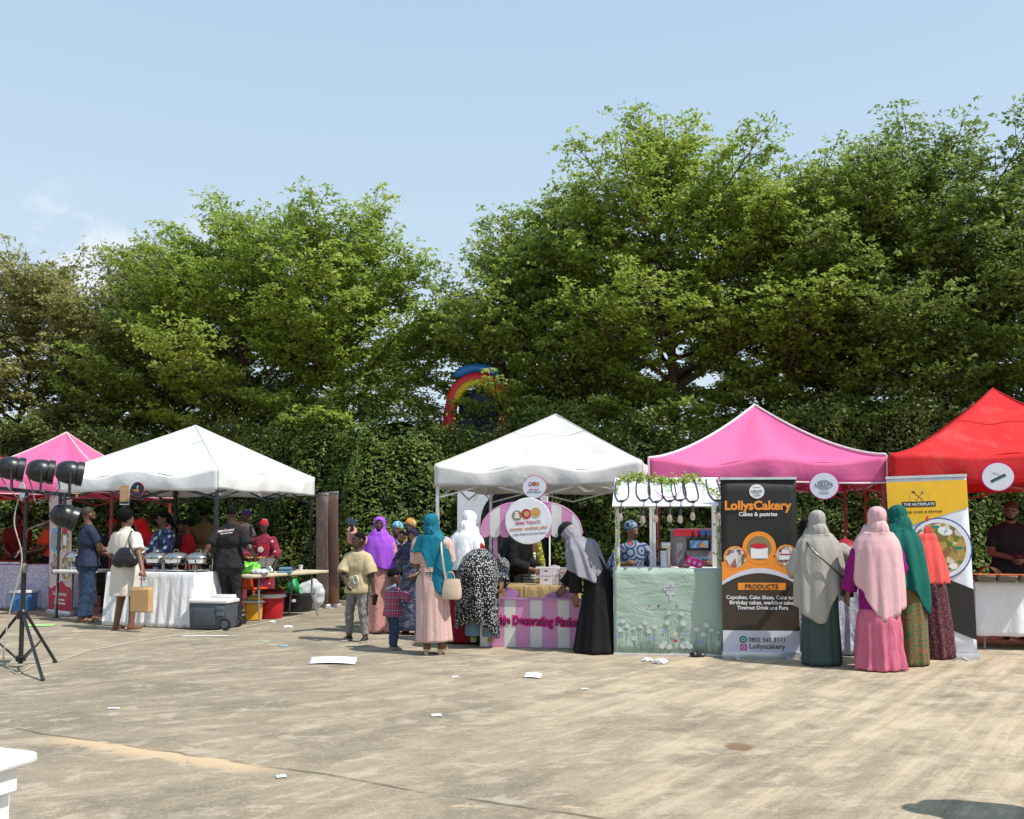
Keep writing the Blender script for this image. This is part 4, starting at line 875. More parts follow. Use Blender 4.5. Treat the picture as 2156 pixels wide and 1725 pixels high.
def vines(bg, fg):
    def f(t):
        X = t.xyz(); u = t.math('ADD', X[0], t.math('MULTIPLY', X[1], .7)); fr = t.math('SUBTRACT', t.math('FRACT', t.math('MULTIPLY', u, 15.0)), .5)
        z = t.math('MULTIPLY', X[2], 150.0); lf = t.math('ADD', t.math('ABSOLUTE', t.math('SUBTRACT', fr, t.math('MULTIPLY', t.math('SINE', z), .12))), t.math('MULTIPLY', t.math('ADD', t.math('SINE', t.math('MULTIPLY', z, 2.0)), 1.0), .06))
        c = t.mix(t.step(t.math('ABSOLUTE', t.math('SUBTRACT', fr, .0)), .40, .46, 0, .25), bg, (.50, .36, .28, 1)); return t.mix(t.step(lf, .13, .07, 0, .8), c, fg)
    return f
def blocks(bg, c1, c2):
    def f(t):
        x = t.n('TexBrick'); t.l(t.co((1, 1, 1), (R(90), 0, 0)), x.inputs['Vector']); x.inputs['Scale'].default_value = 9; x.inputs['Color1'].default_value = bg; x.inputs['Color2'].default_value = c1; x.inputs['Mortar'].default_value = c2; x.inputs['Mortar Size'].default_value = .035
        return t.mix(t.step(t.noise(14, 4), .5, .62, 0, .6), x.outputs['Color'], bg)
    return f
PM = {
 'dots': print_mat('black cloth with white flecks', spots((.012, .012, .014, 1), (.62, .62, .60, 1), 50, .31, .85)),
 'vines': print_mat('pale pink vine-striped cloth', vines((.58, .38, .34, 1), (.11, .11, .13, 1)), fold=.3),
 'navyfloral': print_mat('navy floral cloth', floral((.018, .028, .075, 1), (.55, .56, .58, 1), (.05, .09, .17, 1))),
 'ankara_red': print_mat('red wax print cloth', rings((.33, .012, .025, 1), (.10, .02, .06, 1), (.60, .50, .40, 1), 8)),
 'ankara_blue': print_mat('blue and orange wax print cloth', rings((.025, .05, .13, 1), (.22, .27, .35, 1), (.42, .09, .02, 1), 7)),
 'ankara_yellow': print_mat('yellow wax print cloth', rings((.42, .36, .03, 1), (.05, .10, .02, 1), (.55, .50, .10, 1), 9)),
 'plaid': print_mat('red plaid flannel', plaid((.36, .05, .10, 1), (.05, .02, .07, 1), (.6, .45, .5, 1))),
 'blocks': print_mat('navy block print cloth', blocks((.020, .035, .095, 1), (.26, .27, .33, 1), (.05, .05, .07, 1))),
 'maroonspeck': print_mat('maroon speckled cloth', spots((.075, .022, .030, 1), (.34, .10, .12, 1), 46, .26, 1.0, (.03, .01, .015, 1))),
 'greenprint': print_mat('green and rust printed cloth', rings((.055, .11, .045, 1), (.20, .085, .035, 1), (.10, .15, .05, 1), 8)),
 'turban_blue': print_mat('blue white turban print', spots((.05, .28, .42, 1), (.55, .62, .66, 1), 26, .34)),
 'turban_orange': print_mat('orange and green wrap print', spots((.55, .20, .02, 1), (.05, .28, .22, 1), 17, .33, 1, (.6, .5, .4, 1))),
 'floralgrey': print_mat('grey floral child dress', spots((.42, .34, .34, 1), (.20, .25, .18, 1), 22, .24)),
}
T_NAVY = cloth('navy polo cotton', (.024, .034, .066, 1)); JEAN = cloth('blue denim', (.034, .062, .115, 1), .35, fold=.7, fscale=16); JEAN2 = cloth('pale washed denim', (.20, .34, .47, 1), .3, fold=.7, fscale=14); T_BLACK = cloth('black cotton tee', (.022, .019, .021, 1)); JEAN_K = cloth('black denim', (.028, .028, .030, 1), .3, fold=.7, fscale=18)
CREAM = cloth('cream shirt cotton', (.66, .60, .52, 1)); BEIGE = cloth('beige tee cotton', (.52, .42, .25, 1)); GREYP = cloth('grey cargo cotton', (.22, .21, .195, 1), .25, fold=.8, fscale=15); PURPLE = cloth('purple hijab cloth', (.34, .085, .62, 1), fold=.35); PINKD = print_mat('rose lace dress', lambda t: t.mix(t.step(t.noise(45, 4, .7, t.co((3, 3, .6))), .42, .6), (.42, .19, .165, 1), (.56, .30, .26, 1)))
TEAL = cloth('teal hijab chiffon', (.004, .135, .20, 1), fold=.35, rough=.6); WHITEH = cloth('white hijab cloth', (.78, .78, .78, 1), fold=.4); MAROON = cloth('crimson abaya cloth', (.26, .010, .028, 1), fold=.4); BLACKA = cloth('black abaya cloth', (.010, .010, .011, 1), fold=.4); GREYH = cloth('grey hijab cloth', (.26, .245, .28, 1), fold=.35); BLACKCAP = cloth('black cap cotton', (.014, .015, .016, 1))
SAGE = cloth('pale grey jilbab cloth', (.36, .34, .305, 1), fold=.3); SKIRTG = cloth('dark green skirt cloth', (.055, .085, .078, 1), .3, fold=.5); BLUSH = cloth('blush pink jilbab cloth', (.66, .40, .42, 1), fold=.3); MAGENTA = cloth('magenta dress cloth', (.24, .008, .15, 1)); ROSE = cloth('rose pink skirt tier', (.56, .14, .22, 1), fold=.5); GREENH = cloth('deep green jilbab cloth', (.006, .105, .085, 1), fold=.3); CORAL = cloth('coral hijab cloth', (.74, .095, .085, 1), fold=.35); REDH = cloth('bright red hijab cloth', (.60, .008, .012, 1)); REDT = cloth('red knit top', (.36, .010, .018, 1)); OLIVE = cloth('olive brown shirt', (.13, .085, .035, 1)); TANH = cloth('tan hijab cloth', (.42, .28, .12, 1)); BROWND = cloth('brown cloth', (.12, .07, .03, 1)); ORANGE = cloth('orange blouse', (.58, .075, .03, 1)); DKRED = cloth('dark red shirt', (.12, .012, .014, 1)); NAVYK = cloth('navy child cloth', (.018, .02, .05, 1)); PURPCAP = cloth('violet knitted cap', (.10, .03, .26, 1)); REDWRAP = print_mat('red white headwrap', spots((.36, .012, .03, 1), (.55, .5, .5, 1), 18, .28)); REDCAP = cloth('red cap cotton', (.42, .012, .02, 1))
LEATHER_K = plain('black leather', (.014, .014, .016, 1), .35, bump=.4, bscale=50); LEATHER_B = plain('beige leather', (.60, .46, .34, 1), .45, bump=.2); TANSHOE = plain('tan leather strap', (.55, .42, .30, 1), .5); SANDAL_K = plain('dark slipper rubber', (.03, .028, .03, 1), .6); SLIPPER_B = plain('brown slipper', (.22, .10, .06, 1), .6); SNEAK = plain('black sneaker', (.02, .02, .022, 1), .5); SOLEW = plain('pale sole rubber', (.45, .44, .42, 1), .6); GOLD = plain('gold metal', (.7, .5, .15, 1), .3, 1.0)
def wl_(pos, rot, P): v = Vector((P[0] - pos[0], P[1] - pos[1], P[2])); return Matrix.Rotation(-rot, 3, 'Z') @ v
PEOPLE = {}
# ---------------------------------------------------------------- customers at the food table
p = gnd(180, 1309); r = R(128)
q = Person('man in navy polo and blue jeans standing sideways at the food table', p, r, 1.74, 'brown', ha=(-.08, -.38, 1.10), hb=(.02, -.34, 1.02), fa=(-.14, .10, 0), fb=(.13, -.06, 0), hyaw=R(14), bulk=1.12)
q.top(T_NAVY, .30, .49, .016, .014, 'polo_shirt'); q.pants(JEAN, .99, .018, .016, 'jeans', 1.1, (.0022, 26)); q.sandals(SANDAL_K); q.hair(STUBBLE, 'fade'); q.beard()
m = MB(); m.tube([q.hp(-.046, -.0, .004), q.hp(-.040, -.046, .004), q.hp(0, -.056, .004), q.hp(.040, -.046, .004), q.hp(.046, 0, .004)], .004, 5); m.build('glasses', SANDAL_K, q.body)
m = MB(); m.lathe([(.052, 0), (.056, .02), (.050, .04)], q.nb + q.t2 * .0, 20, axis=q.t2 + q.f2 * .25); m.build('collar', T_NAVY, q.root)
PEOPLE['navy'] = q
p = gnd(260, 1326); r = R(158); hand = at(302, 1210, 12.85)
q = Person('woman in cream shirt dress with afro hair carrying a black shoulder bag', p, r, 1.66, 'brown', ha=wl_(p, r, hand), hb=(.16, -.24, 1.0), fa=(-.12, -.02, 0), fb=(.10, .04, 0), hyaw=R(-28), bulk=1.08)
q.robe(CREAM, .48, .225, .165, 'shirt_dress', folds=(7, .03), seed=3); q.sleeves(CREAM, .40, .024, .020); q.hair(None, 'afro'); q.sandals(SLIPPER_B)
m = MB(); m.lathe([(.060, -.01), (.066, .02), (.058, .05)], q.nb, 20, axis=q.t2); m.build('collar', CREAM, q.root); PEOPLE['cream'] = q
p = gnd(480, 1315); r = R(168); hand = at(404, 1210, 13.55)
q = Person('man in black printed tee and black jeans leaning on the food table', p, r, 1.75, 'deep', lean=R(4), hb=wl_(p, r, hand), ha=(-.30, -.22, 1.02), fa=(-.17, .02, 0), fb=(.05, -.05, 0), hyaw=R(12), eb=(.9, .5, -.2), bulk=1.08)
q.top(T_BLACK, .40, .475, .018, .016, 'tee'); q.pants(JEAN_K, .99, .012, .006, 'jeans', .8); q.shoes(SNEAK); q.hair(None, 'fade')
m = MB(); m.lathe([(.048, 0), (.051, .012), (.047, .022)], q.nb + q.t2 * .006, 20, axis=q.t2 + q.f2 * .3); m.build('neckband', SOLEW, q.root)
bk = q.che + q.t2 * .075 * q.h - q.f2 * (.082 * q.h + .020); M_ = plane_m(bk, (-1, 0, 0), q.t2) @ Matrix.Rotation(R(6), 4, 'Z'); PRINTW = plain('white shirt print', (.75, .73, .72, 1), .7); PRINTP = plain('pale pink shirt print', (.7, .30, .33, 1), .7)

def print_strip(parent, M4, w, h, n, mat, slant=.3):
    m = MB(); rnd = random.Random(n)
    for i_ in range(n):
        x0 = -w / 2 + w * i_ / n; x1 = x0 + w / n * rnd.uniform(.62, .95); hh = h * rnd.uniform(.75, 1); m.prism([(x0, -h / 2), (x1, -h / 2), (x1 + slant * hh, hh - h / 2), (x0 + slant * hh, hh - h / 2)], (0, 0, 0), (1, 0, 0), (0, 1, 0), .002)
    o = m.build('printed_line', mat, parent, smooth=0); o.matrix_local = M4
print_strip(q.root, M_ @ Matrix.Translation((-.075, .010, .004)), .11, .034, 5, PRINTW); print_strip(q.root, M_ @ Matrix.Translation((.075, .012, .004)), .13, .034, 7, PRINTW); print_strip(q.root, M_ @ Matrix.Translation((.01, -.030, .004)), .20, .018, 13, PRINTW)
m = MB(); m.prism([(-.028, .004), (0, .034), (.028, .004), (0, -.026)], (0, 0, 0), (1, 0, 0), (0, 1, 0), .002); o = m.build('printed_emblem', PRINTP, q.root, smooth=0); o.matrix_local = M_ @ Matrix.Translation((-.002, .008, .006))
PEOPLE['tee'] = q
# ---------------------------------------------------------------- servers inside the corner-on tent
def server(label, px, Y, top, rot, tone, **kw):
    z = at(px, top, Y); pos = (z.x, Y); kw.setdefault('vox', .0165); return Person(label, pos, rot, kw.pop('h', None) or z.z * kw.pop('hs', 1.0), tone, **kw)
q = server('woman in navy floral blouse reading a sheet behind the food table', 347, 14.75, 1082, R(-38), 'dark', ha=(-.10, -.34, .98), hb=(.16, -.34, 1.0), hpitch=R(16), hyaw=R(-15)); q.top(PM['navyfloral'], .92, .5, .018, .02, 'blouse'); q.pants(JEAN_K); q.shoes(SNEAK); q.hair(None, 'long'); PEOPLE['floral'] = q
q = server('woman in bright red hijab bending over the chafing dishes', 316, 15.1, 1096, R(-62), 'brown', lean=R(10), hpitch=R(18), ha=(-.1, -.34, .98), hb=(.1, -.34, .98)); q.robe(MAROON, .05, .2, .18); q.sleeves(REDT); q.hijab(REDH, .60, .62, seed=4)
m = MB(); m.lathe([(.049 * q.h, .012 * q.h), (.0515 * q.h, .03 * q.h), (.044 * q.h, .05 * q.h)], q.hp(0, .01, .0), 24, axis=q.hup, sy=1.15); m.build('under_cap', print_mat('gold embroidered cap', spots((.25, .17, .06, 1), (.6, .55, .45, 1), 60, .3)), q.root)
q = server('woman in red long-sleeved top facing left behind the food table', 402, 15.3, 1098, R(-75), 'dark', lean=R(5), hpitch=R(10), ha=(-.1, -.3, .95), hb=(.1, -.3, .95)); q.top(REDT, .95, .49, .016, .01, 'knit_top'); q.pants(JEAN_K); q.shoes(SNEAK); q.hair(None, 'bun')
q = server('man in olive brown shirt with his back turned inside the tent', 432, 16.2, 1074, R(172), 'deep', bulk=1.15); q.top(OLIVE, .40, .48, .018, .016); q.pants(JEAN_K); q.shoes(SNEAK); q.hair(None, 'crop')
q = server('person in red cap half hidden behind the cream dress', 236, 15.9, 1098, R(20), 'dark'); q.top(T_BLACK, .4, .48); q.pants(JEAN_K); q.shoes(SNEAK); q.headwrap(REDCAP, 'cap', .95, False)
q = server('tall woman with dark hair beside the red top woman', 382, 15.9, 1100, R(30), 'deep'); q.top(T_BLACK, .9, .48, name='blouse'); q.robe(BLACKA, .06, .2, .17, 'skirt', start='waist'); q.hair(None, 'long')
q = server('woman in tan hijab holding the child in the violet cap', 500, 16.4, 1104, R(30), 'brown', ha=(-.16, -.24, .95), hb=(.18, -.26, .98), hyaw=R(20)); q.robe(PM['ankara_red'], .04, .2, .18); q.sleeves(PM['ankara_red']); q.hijab(TANH, .66, seed=6); tan = q
z = at(517, 1086, 16.1); q = Person('small child in violet cap and floral dress held up by the woman in tan', (z.x, 16.1, z.z - .92), R(-20), .92, 'dark', headk=1.45, ha=(-.10, -.14, .58), hb=(.10, -.12, .60), fa=(-.06, .04, .06), fb=(.06, .02, .02)); q.robe(PM['floralgrey'], .22, .24, .18); q.sleeves(PM['floralgrey'], .6, .014); q.headwrap(PURPCAP, 'knitted_cap', 1.05, False); q.shoes(SLIPPER_B)
q = server('woman in red wax print dress and headwrap carrying a metal pan', 556, 15.75, 1100, R(-4), 'deep', ha=(-.21, -.30, .93), hb=(.21, -.30, .93), hpitch=R(20), fingers=.8); q.robe(PM['ankara_red'], .05, .22, .19, seed=5); q.sleeves(PM['ankara_red'], .72, .022, .014); q.headwrap(REDWRAP, tall=1.05); PEOPLE['pan'] = q
m = MB(); m.lathe([(.052, 0), (.040, .002), (.006, .003)], q.che + q.f2 * (.09 * q.h + .012) - q.t2 * .02 * q.h, 20, axis=q.f2); m.lathe([(.045, 0), (.03, .002), (.006, .003)], q.wai + q.f2 * (.084 * q.h + .014) - q.t2 * .01 * q.h, 20, axis=q.f2); m.build('print_medallion', plain('cream print', (.66, .55, .48, 1), .8), q.root)
# far-left stall
q = server('shadowed man in dark red shirt behind the lilac table', 38, 17.45, 1082, R(12), 'deep', ha=(-.05, -.3, .98), hb=(.12, -.32, .96), bulk=1.1); q.top(DKRED, .42, .48); q.pants(JEAN_K); q.shoes(SNEAK); q.hair(None, 'crop')
q = server('woman in orange blouse and black skirt handing over a white sheet', 112, 17.3, 1088, R(-48), 'dark', lean=R(8), ha=(-.18, -.42, .98), hb=(.05, -.42, 1.0), hpitch=R(12)); q.top(ORANGE, .36, .56, .018, .016, 'blouse'); q.robe(BLACKA, .35, .17, .15, 'skirt', start='waist'); q.hair(None, 'bun'); q.shoes(SNEAK); PEOPLE['orange'] = q
# ---------------------------------------------------------------- the group in the middle
p = gnd(752, 1350); r = R(-22)
q = Person('boy in beige tee and grey cargo trousers standing on the concrete', p, r, 1.33, 'deep', headk=1.16, ha=(-.04, -.20, .73), hb=(.26, -.02, .58), ea=(-1, .2, -.3), fa=(-.12, 0, 0), fb=(.15, -.05, 0), hyaw=R(-28), bulk=.95); q.top(BEIGE, .44, .46, .022, .030, 'tee', .006); q.pants(GREYP, .96, .013, .002, 'cargo_trousers', .9, (.006, 34)); q.shoes(SNEAK, sole=SOLEW); q.hair(None, 'fade'); PEOPLE['boy'] = q
mk = plain('silver glitter print', (.62, .62, .60, 1), .4, bump=.8, bscale=120); m = MB(); c = q.wai + q.f2 * (.062 * q.h + .034) + Vector((.035, 0, -.015)); pts = [c + Vector((.040 * math.cos(a) * (.7 if math.cos(a) < 0 else 1), 0, .052 * math.sin(a))) for a in np.linspace(0, 6.283, 21)[:-1]]; m.tube(pts, .011, 6, closed=True); m.build('shirt_print', mk, q.root)
p = gnd(797, 1332); r = R(-10); hand = at(741, 1112, 12.45)
q = Person('woman in purple hijab and long rose dress holding up a phone', p, r, 1.57, 'deep', ha=wl_(p, r, hand), hb=(.24, -.05, .70), ea=(-1, .1, -.7), hyaw=R(10), fingers=.6); q.robe(PINKD, .02, .27, .21, seed=8, folds=(6, .035)); q.sleeves(PINKD, .92, .024, .014, start=.2); q.hijab(PURPLE, .66, .60, .98, seed=9, folds=(9, .04), nk=1.08, point=lambda a: .10 * max(0, math.cos(a - .9))); q.shoes(SANDAL_K); PEOPLE['purple'] = q
p = gnd(826, 1368); r = R(122)
q = Person('toddler in red plaid shirt and jeans rubbing his eyes', p, r, .86, 'dark', headk=1.62, ha=(-.05, -.135, .66), hb=(.05, -.14, .63), ea=(-1, -.4, -.5), eb=(1, -.4, -.5), fa=(-.075, .02, 0), fb=(.07, -.03, 0), hpitch=R(12), bulk=1.12, vox=.009); q.top(PM['plaid'], .93, .46, .014, .010, 'plaid_shirt', .006); q.pants(JEAN, .98, .014, .008, 'jeans', 1.0); q.shoes(plain('grey sandal strap', (.20, .19, .18, 1), .7), 'sandal'); q.hair(None, 'fade'); PEOPLE['toddler'] = q
m = MB(); m.lathe([(.040, -.012), (.078, -.002), (.085, .018), (.060, .034), (.044, .02)], q.nb - q.f2 * .02, 20, axis=q.t2 - q.f2 * .5, sy=.8); m.build('hood', cloth('grey sweat hood', (.22, .24, .28, 1)), q.root)
q = server('woman in blue patterned turban holding a baby', 836, 13.1, 1106, R(-8), 'dark', ha=(-.02, -.27, .86), hb=(.04, -.27, .80)); q.robe(PM['blocks'], .03, .22, .18, seed=10); q.sleeves(PM['blocks'], .7, .02); q.headwrap(PM['turban_blue'], 'turban', 1.08, False)
z = at(845, 1133, 12.78); q = Person('baby in a navy top carried by the woman in blue turban', (z.x, 12.8, z.z - .72), R(-25), .72, 'dark', headk=1.75, ha=(-.03, -.14, .44), hb=(.09, -.12, .34), fa=(-.07, -.04, .03), fb=(.06, -.05, .0), vox=.009); q.top(NAVYK, .0, .42, .012, name='romper'); q.pants(NAVYK, .5, .012); q.hair(None, 'fade')
q = server('woman in orange and green headwrap at the back of the group', 863, 13.2, 1100, R(-12), 'deep'); q.robe(PM['ankara_yellow'], .03, .23, .19, seed=12); q.sleeves(PM['ankara_yellow'], .7, .02); q.headwrap(PM['turban_orange'], 'headwrap', 1.1, False)
q = server('girl in navy headscarf and block-print dress looking at the camera', 869, 12.6, 1119, R(-16), 'dark', hb=(.1, -.22, .80)); q.robe(PM['blocks'], .06, .24, .19, seed=13); q.sleeves(PM['blocks'], .6, .026, .02); q.hijab(NAVYK, .80, .78, seed=14, band=True)
p = gnd(908, 1378); r = R(172)
q = Person('woman in teal hijab and pale pink vine-print dress seen from behind', (p.x, p.y, .05), r, 1.53, 'brown', hb=(.05, -.24, .92), ha=(-.08, -.26, .90), hyaw=R(-30), fa=(-.11, -.02, 0), fb=(.05, .02, 0)); q.robe(PM['vines'], .10, .235, .19, seed=15, cinch=.92, folds=(8, .03)); q.sleeves(PM['vines'], .42, .034, .012, name='puff_sleeve'); q.sandals(TANSHOE, -.024)
q.hijab(TEAL, .70, .66, .92, seed=16, point=lambda a: .24 * max(0, math.cos(a + 2.35)) ** 2 - .10 * max(0, math.cos(a - 2.2))); PEOPLE['teal'] = q
m = MB(); m.lathe([(.094 * q.h, -.02), (.097 * q.h, 0), (.094 * q.h, .02)], q.wai, 28, axis=q.t, sy=.88); m.box(q.wai - q.f2 * .095 * q.h + Vector((-.01, 0, -.17)), (.05, .012, .34)); m.box(q.wai - q.f2 * .097 * q.h + Vector((.035, .0, -.13)), (.04, .012, .26), Matrix.Rotation(R(8), 3, 'Y')); m.box(q.wai - q.f2 * .098 * q.h, (.10, .03, .05)); m.build('sash', PM['vines'], q.root, smooth=60)
# ---------------------------------------------------------------- the cookie stall
p = gnd(972, 1352); r = R(135)
q = Person('woman in white hijab and crimson abaya waiting at the cookie stall', p, r, 1.64, 'brown', lean=R(10), hpitch=R(6), ha=(-.1, -.36, .98), hb=(.1, -.36, .98)); q.robe(MAROON, .02, .29, .25, seed=17, folds=(9, .03)); q.sleeves(MAROON, .95, .03, .03, start=.35); q.hijab(WHITEH, .62, .56, 1.05, nk=1.15, seed=18, open_=True)
p = gnd(1014, 1360); r = R(166); hand = at(1055, 1262, 10.86)
q = Person('woman in white-flecked black dress bending low over the cookie stall', p, r, 1.62, 'brown', lean=R(66), curve=R(14), hpitch=R(6), hip=(0, .12, .86), ha=wl_(p, r, hand), hb=(.22, -.50, .62), ea=(0, .5, .5), eb=(0, .5, .5), fa=(-.13, .02, 0), fb=(.10, .0, 0), bulk=1.06)
q.pants(JEAN2, .98, .03, .03, 'jeans', 1.3); q.shoes(plain('lime sole shoe', (.30, .36, .06, 1), .6), sole=SOLEW)
st = [(q.nb, .09, .10), (q.shc, .20, .15), (q.che, .225, .20), (q.wai + Vector((0, .02, .02)), .235, .24), (q.pel + Vector((0, .07, .03)), .25, .26), (q.pel + Vector((0, .10, -.18)), .26, .235), (q.pel + Vector((0, .08, -.38)), .265, .23), (Vector((0, .16, .27)), .26, .22)]
q.loft(st, PM['dots'], 'dress', (8, .045), 19, 40, 72, hemwave=.10, tilt=.06); q.sleeves(PM['dots'], .9, .045, .02); q.hijab(PM['dots'], .55, .6, .9, seed=20); PEOPLE['dots'] = q
p = gnd(1258, 1372); r = R(-118)
hand = at(1212, 1258, 10.75)
q = Person('woman in black abaya, grey hijab and black cap leaning over the stall counter', p, r, 1.60, 'brown', lean=R(23), curve=R(14), hpitch=R(10), hip=(0, .03, .80), hb=wl_(p, r, hand), ha=(-.12, -.50, .72), bulk=1.04, hyaw=R(0)); q.robe(BLACKA, .012, .34, .30, seed=21, folds=(8, .035)); q.sleeves(BLACKA, .96, .026, .02, start=.5)
q.hijab(GREYH, .62, .50, 1.16, seed=22, folds=(10, .035)); k_ = q.h
sdf_obj('cap', [dict(prims=[('ell', q.hp(0, .012, .030), (.058 * k_, .069 * k_, .056 * k_), q.HM), ('ell', q.hp(0, -.075, .028), (.046 * k_, .052 * k_, .006 * k_), q.HM)], k=.01, clips=[(q.hp(0, 0, .020), -q.hup)])], BLACKCAP, q.root, .010); PEOPLE['lean'] = q
q = server('cookie seller in black abaya behind the round sign', 1070, 12.5, 1118, R(60), 'brown', lean=R(22), hpitch=R(10), h=1.62, ha=(-.1, -.4, .9), hb=(.1, -.4, .9)); q.robe(BLACKA, .03, .26, .22, seed=23); q.sleeves(BLACKA, .95, .03, .02); q.hijab(BLACKA, .60, seed=24)
q = server('cookie seller in brown dress and checked apron under the round sign', 1106, 12.75, 1128, R(15), 'tan', h=1.55, hpitch=R(14)); q.robe(BROWND, .03, .25, .2, seed=25); q.sleeves(PM['ankara_yellow'], .8, .02); q.headwrap(TEAL); 
m = MB(); P = [[q.che + q.f2 * (.095 * q.h + .012) + Vector((.10 * u, -.006 * (1 - u * u), -.42 * v)) for u in (-1, -.5, 0, .5, 1)] for v in (0, .25, .5, .75, 1)]; m.grid(P); m.build('apron', print_mat('green white striped apron', lambda t: t.mix(t.step(t.math('SINE', t.math('MULTIPLY', t.xyz()[2], 150)), -.2, .2), (.10, .22, .16, 1), (.62, .62, .6, 1))), q.root, sol=.006)
# ---------------------------------------------------------------- the mint booth and the right-hand stalls
q = server('ice cream seller in blue and orange wax print behind the mint counter', 1330, 11.75, 1106, R(12), 'tan', hpitch=R(14), hyaw=R(25), ha=(-.16, -.2, 1.0), hb=(.2, -.28, 1.0)); q.robe(PM['ankara_blue'], .04, .24, .2, seed=26); q.sleeves(PM['ankara_blue'], .7, .03); q.headwrap(PM['ankara_blue'], tall=1.1)
q = server('shadowed ice cream helper beside the machine in the mint booth', 1502, 11.5, 1108, R(-35), 'dark', ha=(-.22, -.34, 1.10), hb=(.1, -.3, 1.0)); q.top(DKRED, .9, .48); q.pants(JEAN_K); q.shoes(SNEAK); q.hair(None, 'bun')
q = server('cake seller in black hijab peeping past the tall brown banner', 1700, 11.6, 1096, R(10), 'tan'); q.robe(BLACKA, .03, .24, .2, seed=27); q.sleeves(BLACKA); q.hijab(BLACKA, .64, seed=28)
p = gnd(1730, 1400); r = R(188)
q = Person('woman in long pale grey jilbab and dark green skirt beside the brown banner', p, r, 1.60, 'brown', lean=R(3), ha=(-.30, -.16, .92), hb=(.14, -.3, .95), hyaw=R(-12), ea=(-1, .1, -.4)); q.robe(SKIRTG, .012, .22, .18, 'skirt', seed=29, folds=(8, .04)); q.sleeves(SAGE, .85, .035, .02, start=.45)
q.hijab(SAGE, .40, .42, .98, nk=1.16, seed=30, folds=(9, .036), chest=1.0, point=lambda a: .14 * max(0, math.cos(a - 2.7)) ** 2 - .15 * max(0, math.cos(a + 1.7))); PEOPLE['sage'] = q
m = MB(); pts = [q.sb + Vector((.0, .02, .085)), q.sb + Vector((-.01, .15, -.03)), q.che + Vector((.05, .225, -.04)), q.wai + Vector((-.12, .245, -.02)), q.wai + Vector((-.28, .17, -.14)), q.wai + Vector((-.33, .05, -.17))]; m.tube([Vector(x) for x in cr([tuple(x) for x in pts], 24)], .010, 6); m.build('bag_strap', LEATHER_K, q.root)
m = MB(); m.rbox(q.wai + Vector((-.31, .0, -.20)), (.07, .20, .12), .025); m.build('small_bag', LEATHER_K, q.root)
p = gnd(1853, 1410); r = R(184)
q = Person('woman in long blush pink jilbab over a magenta and rose tiered dress', p, r, 1.63, 'brown', hb=(.27, -.1, .78), ha=(-.2, -.2, .85), hyaw=R(6)); q.robe(MAGENTA, .46, .20, .17, 'dress', seed=31, folds=(10, .02)); q.sleeves(MAGENTA, .96, .03, .02, start=.45)
st = [(Vector((0, 0, .62)), .195, .165), (Vector((0, 0, .48)), .225, .195), (Vector((0, 0, .25)), .235, .20), (Vector((0, 0, .012)), .255, .22)]; q.loft(st, ROSE, 'skirt_tier', (11, .055), 32, 26, 80, f0=0.0)
q.hijab(BLUSH, .46, .37, .97, nk=1.16, seed=33, folds=(11, .038), chest=1.1, point=lambda a: .06 * max(0, math.cos(a - 3.0)) ** 3 - .16 * max(0, math.cos(a - 1.5)) ** 2); PEOPLE['blush'] = q
m = MB(); m.lathe([(.024, -.012), (.027, 0), (.024, .012)], q.wb - (q.wb - q.eb).normalized() * .02, 14, axis=q.wb - q.eb); m.build('bangle', GOLD, q.root)
p = gnd(1915, 1400); r = R(-152)
q = Person('woman in deep green jilbab and green-rust printed dress bowing to the stall', p, r, 1.66, 'dark', lean=R(7), hpitch=R(14), hyaw=R(18), ha=(-.1, -.3, .92), hb=(.12, -.3, .9)); q.robe(PM['greenprint'], .012, .21, .18, seed=34); q.sleeves(PM['greenprint'], .9, .03, .02, start=.45); q.hijab(GREENH, .58, .48, .98, nk=1.14, seed=35, chest=1.0, folds=(9, .04), point=lambda a: .16 * max(0, math.cos(a + 2.5)) ** 3)
p = gnd(1962, 1386); r = R(-165)
q = Person('woman in coral hijab and maroon speckled dress behind the green jilbab', p, r, 1.60, 'brown', lean=R(6)); q.robe(PM['maroonspeck'], .012, .24, .19, seed=36, shift=(-.08, 0)); q.sleeves(PM['maroonspeck'], .95, .03, start=.45); q.hijab(CORAL, .58, .52, .88, seed=37, folds=(9, .04))
q = server('man in black tee looking down at his phone inside the red tent', 2126, 12.1, 1062, R(-14), 'brown', ha=(-.06, -.24, 1.06), hb=(.07, -.25, 1.04), hpitch=R(22), hyaw=R(-14), ea=(-1, .5, -.5), eb=(1, .5, -.5), bulk=1.25, fingers=.7); q.top(T_BLACK, .36, .47, .016, .014, 'tee'); q.pants(JEAN_K); q.shoes(SNEAK); q.hair(STUBBLE, 'fade'); q.beard(); PEOPLE['phone'] = q
